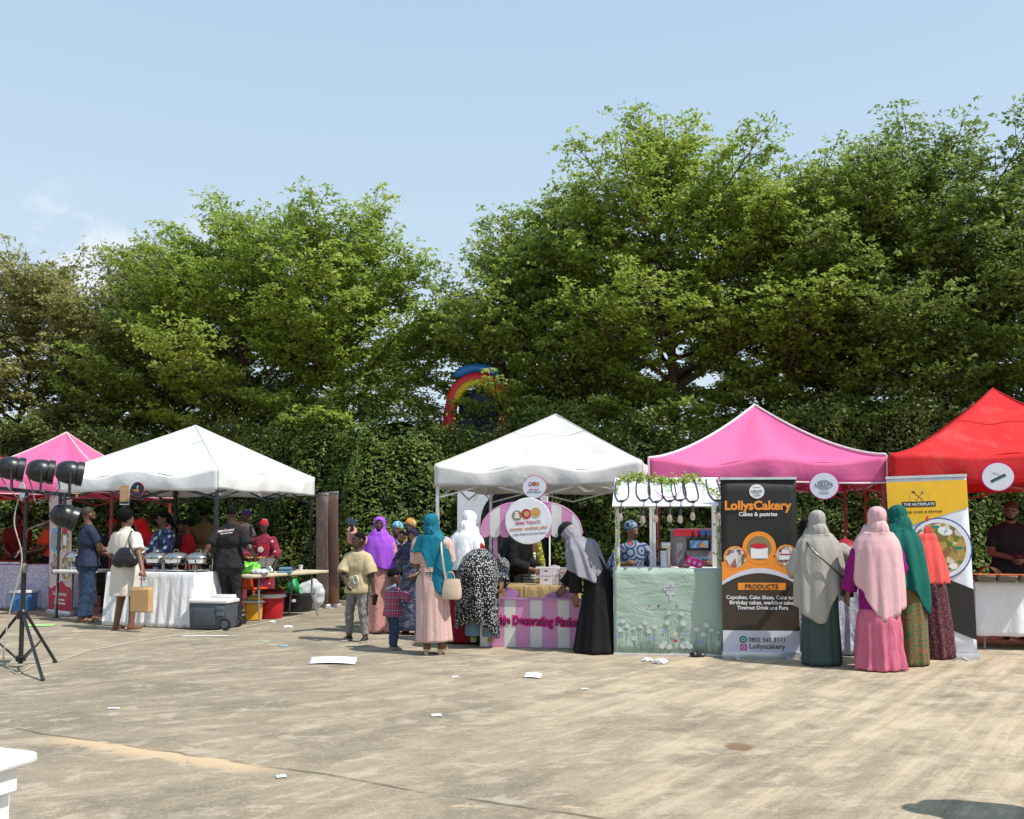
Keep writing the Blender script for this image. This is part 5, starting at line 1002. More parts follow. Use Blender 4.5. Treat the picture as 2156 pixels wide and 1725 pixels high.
# ================================================================ banners and signs
def ellpts(cx, cy, rx, ry, n=32, wob=0.0): return [(cx + rx * math.cos(2 * math.pi * k / n) * (1 + wob * math.sin(4 * math.pi * k / n + 1)), cy + ry * math.sin(2 * math.pi * k / n)) for k in range(n)]
class Board:
    """flat print on a plane M (x right, y up, z out) under parent; every printed piece is a thin sheet of its own"""
    def __init__(s, parent, M4): s.p = parent; s.M = M4
    def poly(s, pts, mat, lay=1, name='printed_panel', th=.0012):
        m = MB(); m.prism(pts, (0, 0, 0), (1, 0, 0), (0, 1, 0), th); o = m.build(name, mat, s.p, smooth=0); o.matrix_local = s.M @ Matrix.Translation((0, 0, .0016 * lay)); return o
    def rect(s, x0, y0, x1, y1, mat, lay=1, name='printed_panel'): return s.poly([(x0, y0), (x1, y0), (x1, y1), (x0, y1)], mat, lay, name)
    def ell(s, cx, cy, rx, ry, mat, lay=1, name='printed_disc', n=32, wob=0.0): return s.poly(ellpts(cx, cy, rx, ry, n, wob), mat, lay, name)
    def text(s, t, cx, cy, w, mat, lay=2, h=None, bold=.012, shear=0.0, rot=0.0, space=1.0): return lettering(t, s.p, s.M @ Matrix.Translation((cx, cy, .0016 * lay)) @ Matrix.Rotation(rot, 4, 'Z'), w, h, mat, bold, shear, space)
    def strip(s, cx, cy, w, h, n, mat, lay=2, slant=.0, rot=0.0): print_strip(s.p, s.M @ Matrix.Translation((cx, cy, .0016 * lay)) @ Matrix.Rotation(rot, 4, 'Z'), w, h, n, mat, slant)
INK = {k: plain('print ' + k, v, .55, spec=.35, var=.06) for k, v in dict(black=(.022, .021, .020, 1), orange=(.80, .27, .035, 1), lilac=(.60, .60, .68, 1), white=(.76, .76, .78, 1), brown=(.050, .036, .024, 1), green=(.01, .22, .13, 1), instapink=(.62, .05, .25, 1), red=(.50, .02, .04, 1), crimson=(.42, .02, .05, 1), pink=(.72, .30, .52, 1), palepink=(.62, .48, .47, 1), yellow=(.80, .46, .025, 1), gold=(.5, .33, .12, 1), darkgrey=(.05, .047, .045, 1), blue=(.04, .10, .30, 1), sky=(.16, .36, .62, 1), olive=(.24, .18, .09, 1), caramel=(.55, .25, .10, 1), navy=(.02, .025, .05, 1), grey=(.28, .28, .32, 1), magenta=(.62, .01, .22, 1), plum=(.10, .01, .05, 1), mint=(.36, .50, .41, 1), signwhite=(.70, .71, .78, 1), tan=(.50, .30, .12, 1), rose=(.55, .12, .16, 1), teal=(.05, .2, .2, 1)).items()}
def food_mat(name, cols, scale=22):
    if name in MATS: return MATS[name]
    t = NT(name); v = t.voro(scale, None, out='Color'); X = t.xyz(v); c = t.mix(t.step(X[0], .2, .5), cols[0], cols[1]); c = t.mix(t.step(X[1], .55, .8), c, cols[2]); c = t.mix(t.step(X[2], .78, .9), c, cols[3]); MATS[name] = t.done(c, .5); return MATS[name]
FOOD = food_mat('printed food picture', [(.24, .12, .05, 1), (.42, .28, .07, 1), (.10, .17, .03, 1), (.60, .55, .45, 1)], 17); CAKE = food_mat('printed cake picture', [(.45, .42, .40, 1), (.6, .57, .54, 1), (.3, .05, .04, 1), (.15, .12, .1, 1)], 25)
def rollup(label, foot, yaw, w, h, mat, roll=0.0, tilt=0.0, basem=None, back=None):
    """roll-up banner: cassette, cloth panel, top rail and rear pole; foot = centre of its foot, yaw = turn of its face (0 faces the camera)"""
    root = thing('rollup_banner', label, 'banner', foot, yaw); basem = basem or plain('brushed aluminium', (.62, .63, .66, 1), .35, .6)
    m = MB(); m.prism([(-w / 2 - .015, .0), (w / 2 + .015, .0), (w / 2 + .015, .055), (w / 2, .07), (-w / 2, .07), (-w / 2 - .015, .055)], (0, -.05, 0), (1, 0, 0), (0, 0, 1), -.11) if False else m.rbox((0, 0, .036), (w + .03, .10, .072), .02); m.build('cassette', basem, root)
    for sx in (-1, 1):
        f = MB(); f.box((sx * w * .33, .0, .007), (.035, .34, .012)); f.build('foot', basem, root)
    Mt = Matrix.Translation((0, -.005, .07)) @ Matrix.Rotation(roll, 4, 'Y') @ Matrix.Rotation(R(90) - tilt, 4, 'X')
    m = MB(); P = []
    for j in range(15): P.append([Vector((-w / 2 + w * i / 10, (h - .07) * j / 14, .004 * math.sin(3.3 * i / 10 + j * .5) - .003)) for i in range(11)])
    m.grid(P); pn = m.build('panel', mat, root, sol=.001); pn.matrix_local = Mt
    m = MB(); m.box((0, h - .07 + .01, 0), (w + .01, .028, .024)); o = m.build('top_rail', basem, root); o.matrix_local = Mt
    m = MB(); m.cyl((0, 0, -.03), (0, h - .08, -.018), .009, n=8); o = m.build('rear_pole', basem, root); o.matrix_local = Mt
    return root, Board(root, Mt @ Matrix.Translation((0, -.07, .004)))
# ---- brown cake banner
c = gnd(1603, 1386)
root, B = rollup('tall brown and orange roll-up banner with cake pictures and contact lines', c, R(-5), .84, 2.0, INK['black'])
k = .00139; X = lambda x: (x - 405) * k; Yb = lambda y: (1648 - y) * k
def curve(y0, dr): return [(x * .42, Yb(y0) - dr * x * x) for x in np.linspace(-1, 1, 17)]
B.poly([(-.42, Yb(1430)), (.42, Yb(1430))] + [(.42, Yb(880)), (X(520), Yb(840)), (X(300), Yb(840)), (-.42, Yb(880))], INK['orange'], 1)
B.poly([(-.42, Yb(1430)), (.42, Yb(1430))] + curve(928, .155)[::-1], INK['lilac'], 2); B.poly([(-.42, Yb(1430)), (.42, Yb(1430))] + curve(968, .135)[::-1], INK['brown'], 3)
B.rect(-.42, Yb(1605), .42, Yb(1428), INK['lilac'], 4)
for (x, y, ro, ri) in ((403, 765, 133, 97), (212, 845, 94, 80), (617, 828, 90, 78)):
    B.ell(X(x), Yb(y), ro * k, ro * k, INK['orange'], 2); B.ell(X(x), Yb(y), ri * k, ri * k, CAKE if x != 403 else INK['olive'], 3, 'printed_picture')
B.rect(X(335), Yb(850), X(470), Yb(765), INK['white'], 4, 'printed_cake'); B.ell(X(402), Yb(750), 66 * k, 22 * k, INK['red'], 5, 'printed_cake'); B.rect(X(560), Yb(860), X(660), Yb(820), INK['white'], 4, 'printed_cake'); B.rect(X(580), Yb(820), X(640), Yb(780), INK['white'], 4, 'printed_cake'); B.rect(X(565), Yb(822), X(655), Yb(812), INK['red'], 5, 'printed_cake')
B.ell(X(392), Yb(308), 60 * k, 58 * k, INK['white'], 2); B.text("LOLLY'S", X(392), Yb(305), 88 * k, INK['darkgrey'], 3); B.text('CAKERY', X(392), Yb(338), 66 * k, INK['grey'], 3); B.strip(X(392), Yb(275), 62 * k, 8 * k, 7, INK['grey'], 3); B.strip(X(392), Yb(322), 70 * k, 7 * k, 8, INK['grey'], 3)
B.text('LollysCakery', X(400), Yb(432), 530 * k, INK['orange'], 2, bold=.035); B.text('Cakes & pastries', X(398), Yb(497), 305 * k, INK['white'], 2, bold=.02)
B.rect(X(228), Yb(1103), X(606), Yb(1046), INK['orange'], 4); B.text('PRODUCTS', X(417), Yb(1075), 262 * k, INK['brown'], 5, bold=.012)
for t_, y, w_ in (('Cupcakes, Cake Slices, Cake tubs,', 1167, 572), ('Birthday cakes, wedding cakes', 1209, 520), ('Tigernut Drink and Fura', 1250, 402)): B.text(t_, X(420), Yb(y), w_ * k, INK['white'], 4, bold=.018)
B.ell(X(262), Yb(1500), 31 * k, 29 * k, INK['green'], 5, 'phone_icon'); B.ell(X(262), Yb(1500), 16 * k, 15 * k, INK['lilac'], 6, 'phone_icon'); B.ell(X(262), Yb(1500), 10 * k, 9 * k, INK['green'], 7, 'phone_icon')
B.rect(X(238), Yb(1586), X(290), Yb(1536), INK['instapink'], 5, 'camera_icon'); B.ell(X(264), Yb(1561), 15 * k, 15 * k, INK['lilac'], 6, 'camera_icon'); B.ell(X(264), Yb(1561), 9 * k, 9 * k, INK['instapink'], 7, 'camera_icon')
B.text('0802 565 3111', X(446), Yb(1500), 286 * k, INK['darkgrey'], 5); B.text('Lollyscakery', X(452), Yb(1558), 282 * k, INK['darkgrey'], 5)
# ---- yellow and black food banner
c = gnd(1972, 1387)
root, B = rollup('yellow, white and black roll-up banner with a plate of food', c, R(-8), .86, 2.02, INK['signwhite'], R(-1.6))
W = .43; B.poly([(-W, 1.98), (-W, 1.42), (W, 1.67), (W, 1.98)], INK['yellow'], 1); B.poly([(-W, 1.14), (-W, .58), (W, .20), (W, .76)], INK['black'], 3)
B.ell(.10, 1.22, .345, .345, INK['blue'], 2); B.ell(.10, 1.22, .33, .33, INK['signwhite'], 2.4); B.poly(ellpts(.09, 1.22, .29, .29), FOOD, 2.8, 'printed_food')
for (x, y, a) in ((.14, 1.42, .05), (.20, 1.40, .045), (-.02, 1.33, .045), (.23, 1.02, .045), (-.05, 1.06, .035)): B.ell(x, y, a, a * .8, INK['white'], 3, 'printed_food')
for (x, y) in ((.06, 1.46), (.30, 1.22), (.16, .99)): B.ell(x, y, .05, .018, INK['green'], 3.2, 'printed_food')
B.poly([(-.43, 1.14), (W, .76), (W, .70), (-.43, 1.08)], INK['black'], 3.6)
B.ell(-.09, 1.80, .105, .105, INK['gold'], 1.6); B.ell(-.09, 1.80, .099, .099, INK['yellow'], 2.0)
B.poly([(-.155, 1.862), (-.146, 1.868), (-.045, 1.762), (-.053, 1.757)], INK['brown'], 2.4, 'printed_fork'); B.poly([(-.045, 1.862), (-.036, 1.856), (-.125, 1.757), (-.132, 1.762)], INK['olive'], 2.4, 'printed_spoon'); B.ell(-.146, 1.858, .018, .012, INK['brown'], 2.6, 'printed_fork'); B.ell(-.050, 1.85, .017, .014, INK['olive'], 2.6, 'printed_spoon')
B.rect(-.275, 1.69, .085, 1.752, INK['black'], 2.4); B.text('THE NUTRIPLATE', -.095, 1.72, .33, INK['white'], 3.2, .032); B.text('THE CAFE & BISTRO', -.05, 1.635, .40, INK['brown'], 2, .022, space=1.15)
for t_, y in (('Local Dishes', .80), ('Drinks', .70), ('Soups', .61), ('Snacks', .52)): B.text(t_, -.13, y, None, INK['white'], 5, .034)
B.strip(-.02, .27, .2, .012, 14, INK['grey'], 2, 0, R(-2)); B.strip(.0, .23, .22, .012, 15, INK['grey'], 2, 0, R(-2))
# ---- left pink-red banner, seen at a steep angle
c = gnd(127, 1294)
root, B = rollup('pink and red roll-up banner turned sideways with oval food pictures', c, R(-39), .82, 2.04, INK['palepink'], R(0), R(-2))
for (x, y, mt) in ((-.2, 1.25, INK['sky']), (.19, 1.25, FOOD), (-.2, .82, CAKE), (.19, .80, FOOD)): B.ell(x, y, .155, .225, INK['white'], 1); B.ell(x, y, .14, .21, mt, 2, 'printed_picture')
B.ell(.19, 1.40, .10, .07, INK['red'], 3, 'printed_bottle'); B.rect(.13, 1.16, .25, 1.36, INK['white'], 3, 'printed_bottle'); B.rect(-.25, 1.12, -.15, 1.36, INK['tan'], 3, 'printed_food')
wv = [(x, .50 + .055 * math.sin(9 * x + 1) + .02 * math.sin(23 * x)) for x in np.linspace(-.41, .41, 30)]; B.poly([(-.41, 0.02), (.41, .02)] + [(x, y + .02) for x, y in wv[::-1]], INK['white'], 1); B.poly([(-.41, 0.02), (.41, .02)] + wv[::-1], INK['crimson'], 2)
B.text('For the style body', .0, .34, .5, INK['white'], 3, .07, .02, .3); B.strip(0, .25, .36, .03, 11, INK['white'], 3); B.strip(0, .19, .40, .03, 13, INK['white'], 3); B.ell(.08, 1.83, .06, .05, INK['red'], 2); B.ell(.08, 1.83, .05, .04, INK['palepink'], 3); B.text('d', .08, 1.83, None, INK['red'], 4, .05)
# ---- brown-grey banner by the corner-on tent's right leg, seen nearly edge-on
bm = NT('brown grey poster print'); nn = bm.noise(3.2, 5, .6, None, .6); X_ = bm.xyz(); POSTER = bm.done(bm.mix(bm.step(nn, .42, .6), bm.mix(bm.step(X_[1], .3, 1.6), (.30, .24, .22, 1), (.42, .36, .34, 1)), (.46, .29, .22, 1)), .6, trans=.3)
c = gnd(694, 1277); root, B = rollup('faded brown roll-up banner turned edge-on beside the white tent', c, R(-54), .82, 2.1, POSTER, R(0), R(-1.5)); B.poly([(-.4, .02), (.4, .02), (.4, .34), (.1, .42), (-.2, .36), (-.4, .46)], plain('peach print', (.46, .26, .16, 1), .6), 1)
c = gnd(672, 1281); root, B = rollup('narrow pinkish banner just left of the tent leg', (c.x, c.y + .25, 0), R(-60), .70, 2.06, plain('dusty pink poster', (.52, .38, .35, 1), .6, var=.35, scale=3), R(0), R(-1))
# ---- round signs hung on the valences
def round_sign(label, x, y, Y, r, face, rim, yaw, art, wob=.05):
    p = at(x, y, Y); root = thing('round_sign', label, 'sign', p, yaw)
    m = MB(); m.prism(ellpts(0, 0, r * 1.07, r * 1.05, 40, wob), (0, .004, 0), (1, 0, 0), (0, 0, 1), .012); m.build('rim', rim, root, smooth=0)
    m = MB(); m.prism(ellpts(0, 0, r, r * .98, 40, wob), (0, -.002, 0), (1, 0, 0), (0, 0, 1), .006); m.build('disc', face, root, smooth=0)
    art(Board(root, Matrix.Translation((0, -.003, 0)) @ Matrix.Rotation(R(90), 4, 'X')), r)
def art_pan(B, r):
    B.poly([(-.35 * r, -.08 * r), (-.75 * r, .02 * r), (-.77 * r, -.04 * r), (-.3 * r, -.22 * r)], INK['orange'], 1, 'printed_pan'); B.poly([(-.4 * r, -.02 * r), (.3 * r, .0), (.22 * r, -.22 * r), (-.3 * r, -.22 * r)], INK['orange'], 1.5, 'printed_pan')
    for (x, y) in ((.1, .5), (.0, .4), (.08, .3), (-.02, .2), (.05, .12), (.14, .42)): B.ell(x * r, y * r, .06 * r, .05 * r, INK['white'], 1, 'printed_steam')
    B.strip(-.05 * r, -.42 * r, .85 * r, .09 * r, 12, INK['rose'], 1)
def art_cookie(B, r):
    for x, mt in ((-.32, INK['olive']), (0, INK['crimson']), (.32, INK['gold'])): B.ell(x * r, .3 * r, .20 * r, .22 * r, INK['white'], 1); B.ell(x * r, .3 * r, .17 * r, .19 * r, mt, 2, 'printed_cookie'); B.ell(x * r, .3 * r, .08 * r, .07 * r, INK['tan'] if x >= 0 else INK['white'], 3, 'printed_cookie')
    B.text('MIMS TREATS', 0, -.18 * r, .9 * r, INK['rose'], 1); B.text('yummy cookies plus', 0, -.42 * r, 1.3 * r, INK['darkgrey'], 1, shear=.3)
def art_lolly(B, r):
    B.text("LOLLY'S", 0, .08 * r, 1.25 * r, INK['darkgrey'], 1); B.text('CAKERY', 0, -.48 * r, .75 * r, INK['grey'], 1, space=1.3)
    for y, w in ((.42, .5), (.34, .8), (.27, .95), (-.12, 1.0), (-.2, .8), (-.28, .55)): B.strip(0, y * r, w * r, .05 * r, int(w * 14), INK['grey'], 1)
def art_pen(B, r):
    B.poly([(-.5 * r, -.28 * r), (.46 * r, .20 * r), (.56 * r, .04 * r), (-.38 * r, -.44 * r)], INK['teal'], 1, 'printed_bar'); B.poly([(-.5 * r, -.26 * r), (.46 * r, .22 * r), (.48 * r, .12 * r), (-.46 * r, -.36 * r)], INK['navy'], 2, 'printed_bar'); B.poly([(-.34 * r, .30 * r), (-.30 * r, .33 * r), (.16 * r, .12 * r), (.12 * r, .10 * r)], INK['grey'], 1, 'printed_fork')
def art_left(B, r): B.strip(.1 * r, .0, .8 * r, .1 * r, 10, INK['rose'], 1); B.strip(.1 * r, -.2 * r, .6 * r, .06 * r, 9, INK['grey'], 1)
round_sign('round black sign with an orange frying pan hung on the white tent', 289, 1031, 13.80, .112, INK['navy'], INK['rose'], R(-16), art_pan, .06)
round_sign('round white cookie sign with a red rim on the off-white tent', 1125, 1026, 12.72, .158, INK['signwhite'], INK['rose'], R(-10), art_cookie, .05)
round_sign('round white cake sign on the right pink tent valence', 1735, 1023, 11.28, .165, INK['signwhite'], INK['magenta'], R(-10), art_lolly, .03)
round_sign('round white sign with a slanting dark bar on the red tent', 2101, 1004, 10.66, .165, INK['signwhite'], INK['magenta'], R(-14), art_pen, .03)
round_sign('round white sign with a red rim half hidden by the stage light cables', 46, 1034, 14.45, .15, INK['signwhite'], INK['red'], R(-45), art_left, .03)
p = at(263, 1026, 13.92); root = thing('hanging_poster', 'small orange-brown menu poster hanging from the white tent', 'poster', p, R(-15)); m = MB(); m.box((0, 0, -.12), (.165, .004, .30)); m.build('sheet', INK['white'], root); B = Board(root, Matrix.Translation((0, -.003, -.12)) @ Matrix.Rotation(R(90), 4, 'X')); B.rect(-.078, -.10, .078, .148, INK['tan'], 1); B.rect(-.078, -.135, .078, -.102, INK['navy'], 1)
for i in range(7): B.strip(-.01, .10 - .026 * i, .10, .008, 7, INK['palepink'], 2)
# ================================================================ tables and cloths
WOODL = plain('pale laminate top', (.60, .52, .40, 1), .55, var=.1); TABLEG = plain('grey steel leg', (.28, .28, .29, 1), .45, .4)
def draped_table(label, clabel, c, yaw, L, D, H, mat, drop=.74, seed=0, flare=.03, folds=26, lift=.0, tcat='table'):
    """table under a floor-length cloth; c = centre of its footprint"""
    t = thing('table', label, 'table', c, yaw); m = MB(); m.box((0, 0, H - .03), (L - .03, D - .03, .03)); m.build('tabletop', WOODL, t)
    for sx in (-1, 1):
        for sy in (-1, 1): m = MB(); m.cyl((sx * (L / 2 - .10), sy * (D / 2 - .08), 0), (sx * (L / 2 - .12), sy * (D / 2 - .09), H - .045), .014, n=8); m.build('leg', TABLEG, t)
    rnd = random.Random(seed); ph = [rnd.uniform(0, 6.28) for _ in range(6)]; ring = []; r = .03; n = 16
    def side(a, b, k): return [(a[0] + (b[0] - a[0]) * i / k, a[1] + (b[1] - a[1]) * i / k) for i in range(k)]
    hx, hy = L / 2, D / 2; k1, k2 = max(8, int(L * 34)), max(6, int(D * 34)); ring = side((-hx, -hy), (hx, -hy), k1) + side((hx, -hy), (hx, hy), k2) + side((hx, hy), (-hx, hy), k1) + side((-hx, hy), (-hx, -hy), k2); N = len(ring)
    rows = []
    for (s_, z) in ((.90, H + .004), (.985, H + .004), (1.0, H - .004)): rows.append([Vector((x * s_, y * s_, z)) for x, y in ring])
    J = 12
    for j in range(1, J + 1):
        f = j / J; row = []
        for i, (x, y) in enumerate(ring):
            a = 2 * math.pi * i / N; cor = 1.0 if min(abs(abs(x) - hx), abs(abs(y) - hy)) > 1e9 else 0
            nx, ny = (0, -1) if i < k1 else ((1, 0) if i < k1 + k2 else ((0, 1) if i < 2 * k1 + k2 else (-1, 0)))
            wv = flare * f + f ** .8 * (.016 * math.sin(folds * a + ph[0] + 1.5 * f) + .011 * math.sin(folds * 1.73 * a + ph[1]) + .012 * math.sin(folds * .37 * a + ph[2]))
            row.append(Vector((x + nx * wv + x / hx * flare * f * .5, y + ny * wv, H - .004 - drop * f + (lift * f * math.sin(3 * a + ph[3])))))
        rows.append(row)
    cl_ = MB(); cl_.grid(rows, True); cl_.add(rows[0], [tuple(range(N))]); o = cl_.build('tablecloth', mat, None, smooth=60, sol=.002); o.location = c; o.rotation_euler = (0, 0, yaw); tag(o, clabel, 'tablecloth'); return t
WHITEC = cloth('white satin tablecloth', (.76, .76, .77, 1), .06, fold=.35, rough=.45); LILAC = print_mat('lilac ruffled tablecloth', lambda t: (t.mix(t.step(t.noise(28, 4), .4, .65), (.42, .41, .52, 1), (.62, .61, .70, 1))), fold=1.0); SEQ = print_mat('silver sequin tablecloth', lambda t: t.mix(t.step(t.voro(70), .2, .5), (.66, .66, .74, 1), (.40, .40, .50, 1)), .35, 1.0); KRAFT = cloth('kraft brown tablecloth', (.50, .34, .16, 1), .15)
yT = yB; ux = Vector((math.cos(yT), -math.sin(yT), 0)); uy = Vector((math.sin(yT), math.cos(yT), 0))
near = Vector((*px2(398, 13.15), 0)); FT = near - ux * .76 + uy * .52; draped_table('long food table inside the corner-on tent', 'white satin cloth hanging to the ground on the food table', FT, -yT, 1.50, .72, .79, WHITEC, .775, 3, .05)
tA_c = Vector((*px2(72, 16.75), 0)); draped_table('low table in the far-left stall', 'lilac ruffled cloth on the far-left stall table', tA_c, R(-1), 2.05, .7, .78, LILAC, .77, 4, .03, 40)
cD = Vector((*px2(1800, 10.75), 0)); draped_table('cake stall table behind the queue of women', 'sparkling silver sequin cloth on the cake stall table', cD, R(-8), 1.75, .6, .78, SEQ, .76, 5, .03, 36)
cE = Vector((*px2(2240, 11.15), 0)); draped_table('food table inside the red tent', 'white cloth stopping short of the ground on the red tent table', cE, R(-10), 2.3, .7, .80, WHITEC, .63, 6, .02, 18)
# folding table with a pale top
Lc = Vector((-3.79, 14.7, 0)); ld = Vector((.46, .89, 0)).normalized(); ang = math.atan2(ld.y, ld.x)
t = thing('folding_table', 'pale folding table crowded with trays, bags and lids', 'table', Lc, ang); m = MB(); m.rbox((0, 0, .725), (1.82, .72, .042), .05); m.build('tabletop', plain('cream plastic top', (.62, .54, .40, 1), .5, var=.12), t)
m = MB(); m.rbox((0, 0, .698), (1.74, .64, .02), .04); m.build('apron', TABLEG, t)
for sx in (-1, 1):
    for sy in (-1, 1):
        m = MB(); x = sx * .62; m.tube([(x, sy * .22, .70), (x, sy * .22, .36), (x + sx * .06, sy * .31, .012)], .015, 8); m.build('leg', TABLEG, t)
    m = MB(); m.tube([(sx * .62, -.22, .34), (sx * .62, .22, .34)], .011, 6); m.tube([(sx * .62, 0, .34), (sx * .18, 0, .69)], .009, 6); m.build('leg_brace', TABLEG, t)
def onT(u, v, z=.747): p = Lc + ld * u + Vector((-ld.y, ld.x, 0)) * v; return Vector((p.x, p.y, z))
# ================================================================ chafing dishes
STEEL = plain('polished steel', (.58, .57, .55, 1), .16, 1.0, var=.15, scale=4, bump=.05, bscale=12)
def chafing(label, p, r=.185, rz=0.0, lid=True):
    t = thing('chafing_dish', label, 'chafing dish', p, rz, 'chafing dishes on the food table')
    for k_ in range(3):
        a = 2.1 * k_ + .6; m = MB(); m.tube([(r * .95 * math.cos(a), r * .95 * math.sin(a), .0), (r * 1.0 * math.cos(a), r * 1.0 * math.sin(a), .12), (r * .99 * math.cos(a), r * .99 * math.sin(a), .185)], .009, 6); m.build('leg', STEEL, t)
    m = MB(); m.lathe([(r * .9, .02), (r * .95, .028), (r * .9, .036)], (0, 0, 0), 28); m.lathe([(.04, .03), (.045, .06), (.0, .065)], (0, 0, 0), 14); m.build('stand_ring', STEEL, t)
    m = MB(); m.lathe([(.0, .095), (r * .6, .10), (r * .88, .13), (r, .185), (r * 1.06, .19), (r * 1.06, .197), (r * .98, .2)], (0, 0, 0), 32); m.build('pan', STEEL, t)
    if lid:
        m = MB(); m.lathe([(r * 1.04, .20), (r * 1.05, .215), (r * .95, .245), (r * .7, .275), (r * .35, .29), (0, .294)], (0, 0, 0), 32); l = m.build('lid', STEEL, t)
        m = MB(); m.tube([(-.035, 0, .288), (-.03, 0, .325), (.03, 0, .325), (.035, 0, .288)], .008, 6); m.build('lid_handle', STEEL, l)
    else: m = MB(); m.lathe([(r * .96, .18), (r * .5, .195), (0, .2)], (0, 0, 0), 24); m.build('food', FOOD, t)
    return t
zt = .797
def onF(u, v): p = FT + ux * u + uy * v; return Vector((p.x, p.y, zt))
for i_, (u, v, rr, lb) in enumerate([(.56, .02, .18, 'steel chafing dish at the black tee man\'s hand'), (.18, .0, .185, 'steel chafing dish in the middle of the food table'), (-.20, .04, .185, 'steel chafing dish just right of the black handbag'), (-.58, -.02, .17, 'steel chafing dish between the two customers'), (.45, .24, .17, 'steel chafing dish in the back row of the food table')]): chafing(lb, onF(u, v), rr, .4 * i_)
p = Lc - ld * .35
t = thing('pan_lid', 'big square steel chafing lid propped on the folding table', 'lid', onT(-.18, .05), ang + .5); m = MB(); rot = Matrix.Rotation(R(-22), 3, 'Y'); m.rbox((0, 0, .10), (.42, .33, .06), .05, rot); m.rbox(rot @ Vector((0, 0, .035)) + Vector((0, 0, .10)), (.36, .27, .05), .05, rot, taper=1.12); m.build('dome', STEEL, t); m = MB(); m.tube([rot @ Vector((-.05, 0, .06)) + Vector((0, 0, .10)), rot @ Vector((-.04, 0, .10)) + Vector((0, 0, .10)), rot @ Vector((.04, 0, .10)) + Vector((0, 0, .10)), rot @ Vector((.05, 0, .06)) + Vector((0, 0, .10))], .008, 6); m.build('handle', STEEL, t)
m = MB(); m.rbox((0, 0, .012), (.30, .22, .024), .03); m.rbox((0, 0, .05), (.27, .19, .055), .03, taper=.9); o = m.build('food_tub', plain('dusty blue plastic', (.12, .25, .36, 1), .4)); o.location = onT(-.05, -.24); o.rotation_euler = (0, 0, ang + .6); tag(o, 'dusty blue plastic food tub near the front edge of the folding table', 'tub')
m = MB(); m.rbox((0, 0, .03), (.36, .24, .06), .03); m.rbox((0, 0, .065), (.38, .26, .016), .03); o = m.build('tray', plain('black plastic tray', (.02, .02, .022, 1), .35)); o.location = onT(.35, .1); o.rotation_euler = (0, 0, ang + .3); tag(o, 'black covered tray at the far end of the folding table', 'tray')
m = MB(); m.lathe([(.028, 0), (.038, .085), (.040, .09), (.034, .09), (.026, .006)], (0, 0, 0), 16); o = m.build('cup', plain('frosted cup', (.62, .66, .66, 1), .3)); o.location = onT(.62, .02); tag(o, 'clear plastic cup beside the black covered tray', 'cup')
def blob(name, label, cat, p, size, mat, seed=1, am=.02, fr=38, rz=0.0):
    pr = []; rnd = random.Random(seed)
    for _ in range(6): pr.append(('ell', (rnd.uniform(-.3, .3) * size[0], rnd.uniform(-.3, .3) * size[1], size[2] * rnd.uniform(.3, .55)), (size[0] * rnd.uniform(.25, .45), size[1] * rnd.uniform(.25, .45), size[2] * rnd.uniform(.35, .5))))
    o = sdf_obj(name, [dict(prims=pr, k=.03, clips=[(Vector((0, 0, .002)), (0, 0, -1))], wr=(am, fr), seed=seed)], mat, None, max(.007, min(size) / 22)); o.location = p; o.rotation_euler = (0, 0, rz); return tag(o, label, cat)
PLG = plain('lime plastic film', (.26, .80, .10, 1), .3, var=.2, trans=.3); PLW = plain('white plastic film', (.72, .72, .74, 1), .3, var=.15, trans=.3); PLR = plain('red printed film', (.6, .05, .06, 1), .35)
blob('plastic_bag', 'crumpled lime green plastic bag on the folding table', 'bag', onT(-.52, .12), (.40, .26, .17), PLG, 3, .016, 45, ang + 1.0); blob('plastic_pack', 'white plastic pack on the near corner of the folding table', 'pack', onT(-.58, -.22), (.34, .22, .07), PLW, 5, .008, 60, ang + .9)
# pan in the woman's hands
q = PEOPLE['pan']; rm = Matrix.Rotation(q.root.rotation_euler.z, 3, 'Z'); pc = q.root.location + rm @ ((q.wa + q.wb) / 2 + Vector((0, -.05, -.05))); t = thing('roasting_pan', 'dark round metal pan carried by the woman in red print', 'pan', pc); m = MB(); m.lathe([(.15, 0), (.19, .012), (.215, .07), (.222, .07), (.20, .06), (.18, .02), (0, .016)], (0, 0, 0), 32); m.build('pan', plain('dark steel', (.16, .15, .14, 1), .25, .9), t); m = MB()
for k_ in range(14): a = k_ * 2.4; m.ball((.04 * math.sqrt(k_) * math.cos(a), .04 * math.sqrt(k_) * math.sin(a), .062), .028, 6)
m.build('food', plain('fried food', (.5, .16, .04, 1), .6), t)
# ================================================================ coolers, tubs and chair round the folding table
def ybox(px, y): g_ = gnd(px, y); return g_
g_ = gnd(441, 1327); t = thing('wheeled_cooler', 'grey wheeled cooler with a white rim in front of the food table', 'cooler', (g_.x, g_.y + .17, 0), R(-9)); GREYC = plain('slate grey plastic', (.075, .085, .10, 1), .5, var=.08); WHP = plain('white plastic', (.70, .69, .67, 1), .45, var=.06)
m = MB(); m.rbox((0, 0, .20), (.60, .37, .37), .04, taper=.95); m.build('body', GREYC, t)
m = MB(); m.rbox((-.06, -.178, .18), (.34, .03, .22), .012); m.build('front_panel', plain('slate grey panel', (.065, .075, .09, 1), .5), t)
m = MB(); m.rbox((0, 0, .405), (.63, .40, .05), .045); m.build('rim', WHP, t); m = MB(); m.rbox((.10, .11, .455), (.36, .10, .06), .03); m.build('lid_hinge', WHP, t)
m = MB(); m.rbox((.19, -.192, .315), (.13, .02, .05), .008); m.rbox((.19, -.186, .25), (.11, .014, .09), .006); m.build('side_grip', plain('light slate plastic', (.12, .135, .155, 1), .5), t)
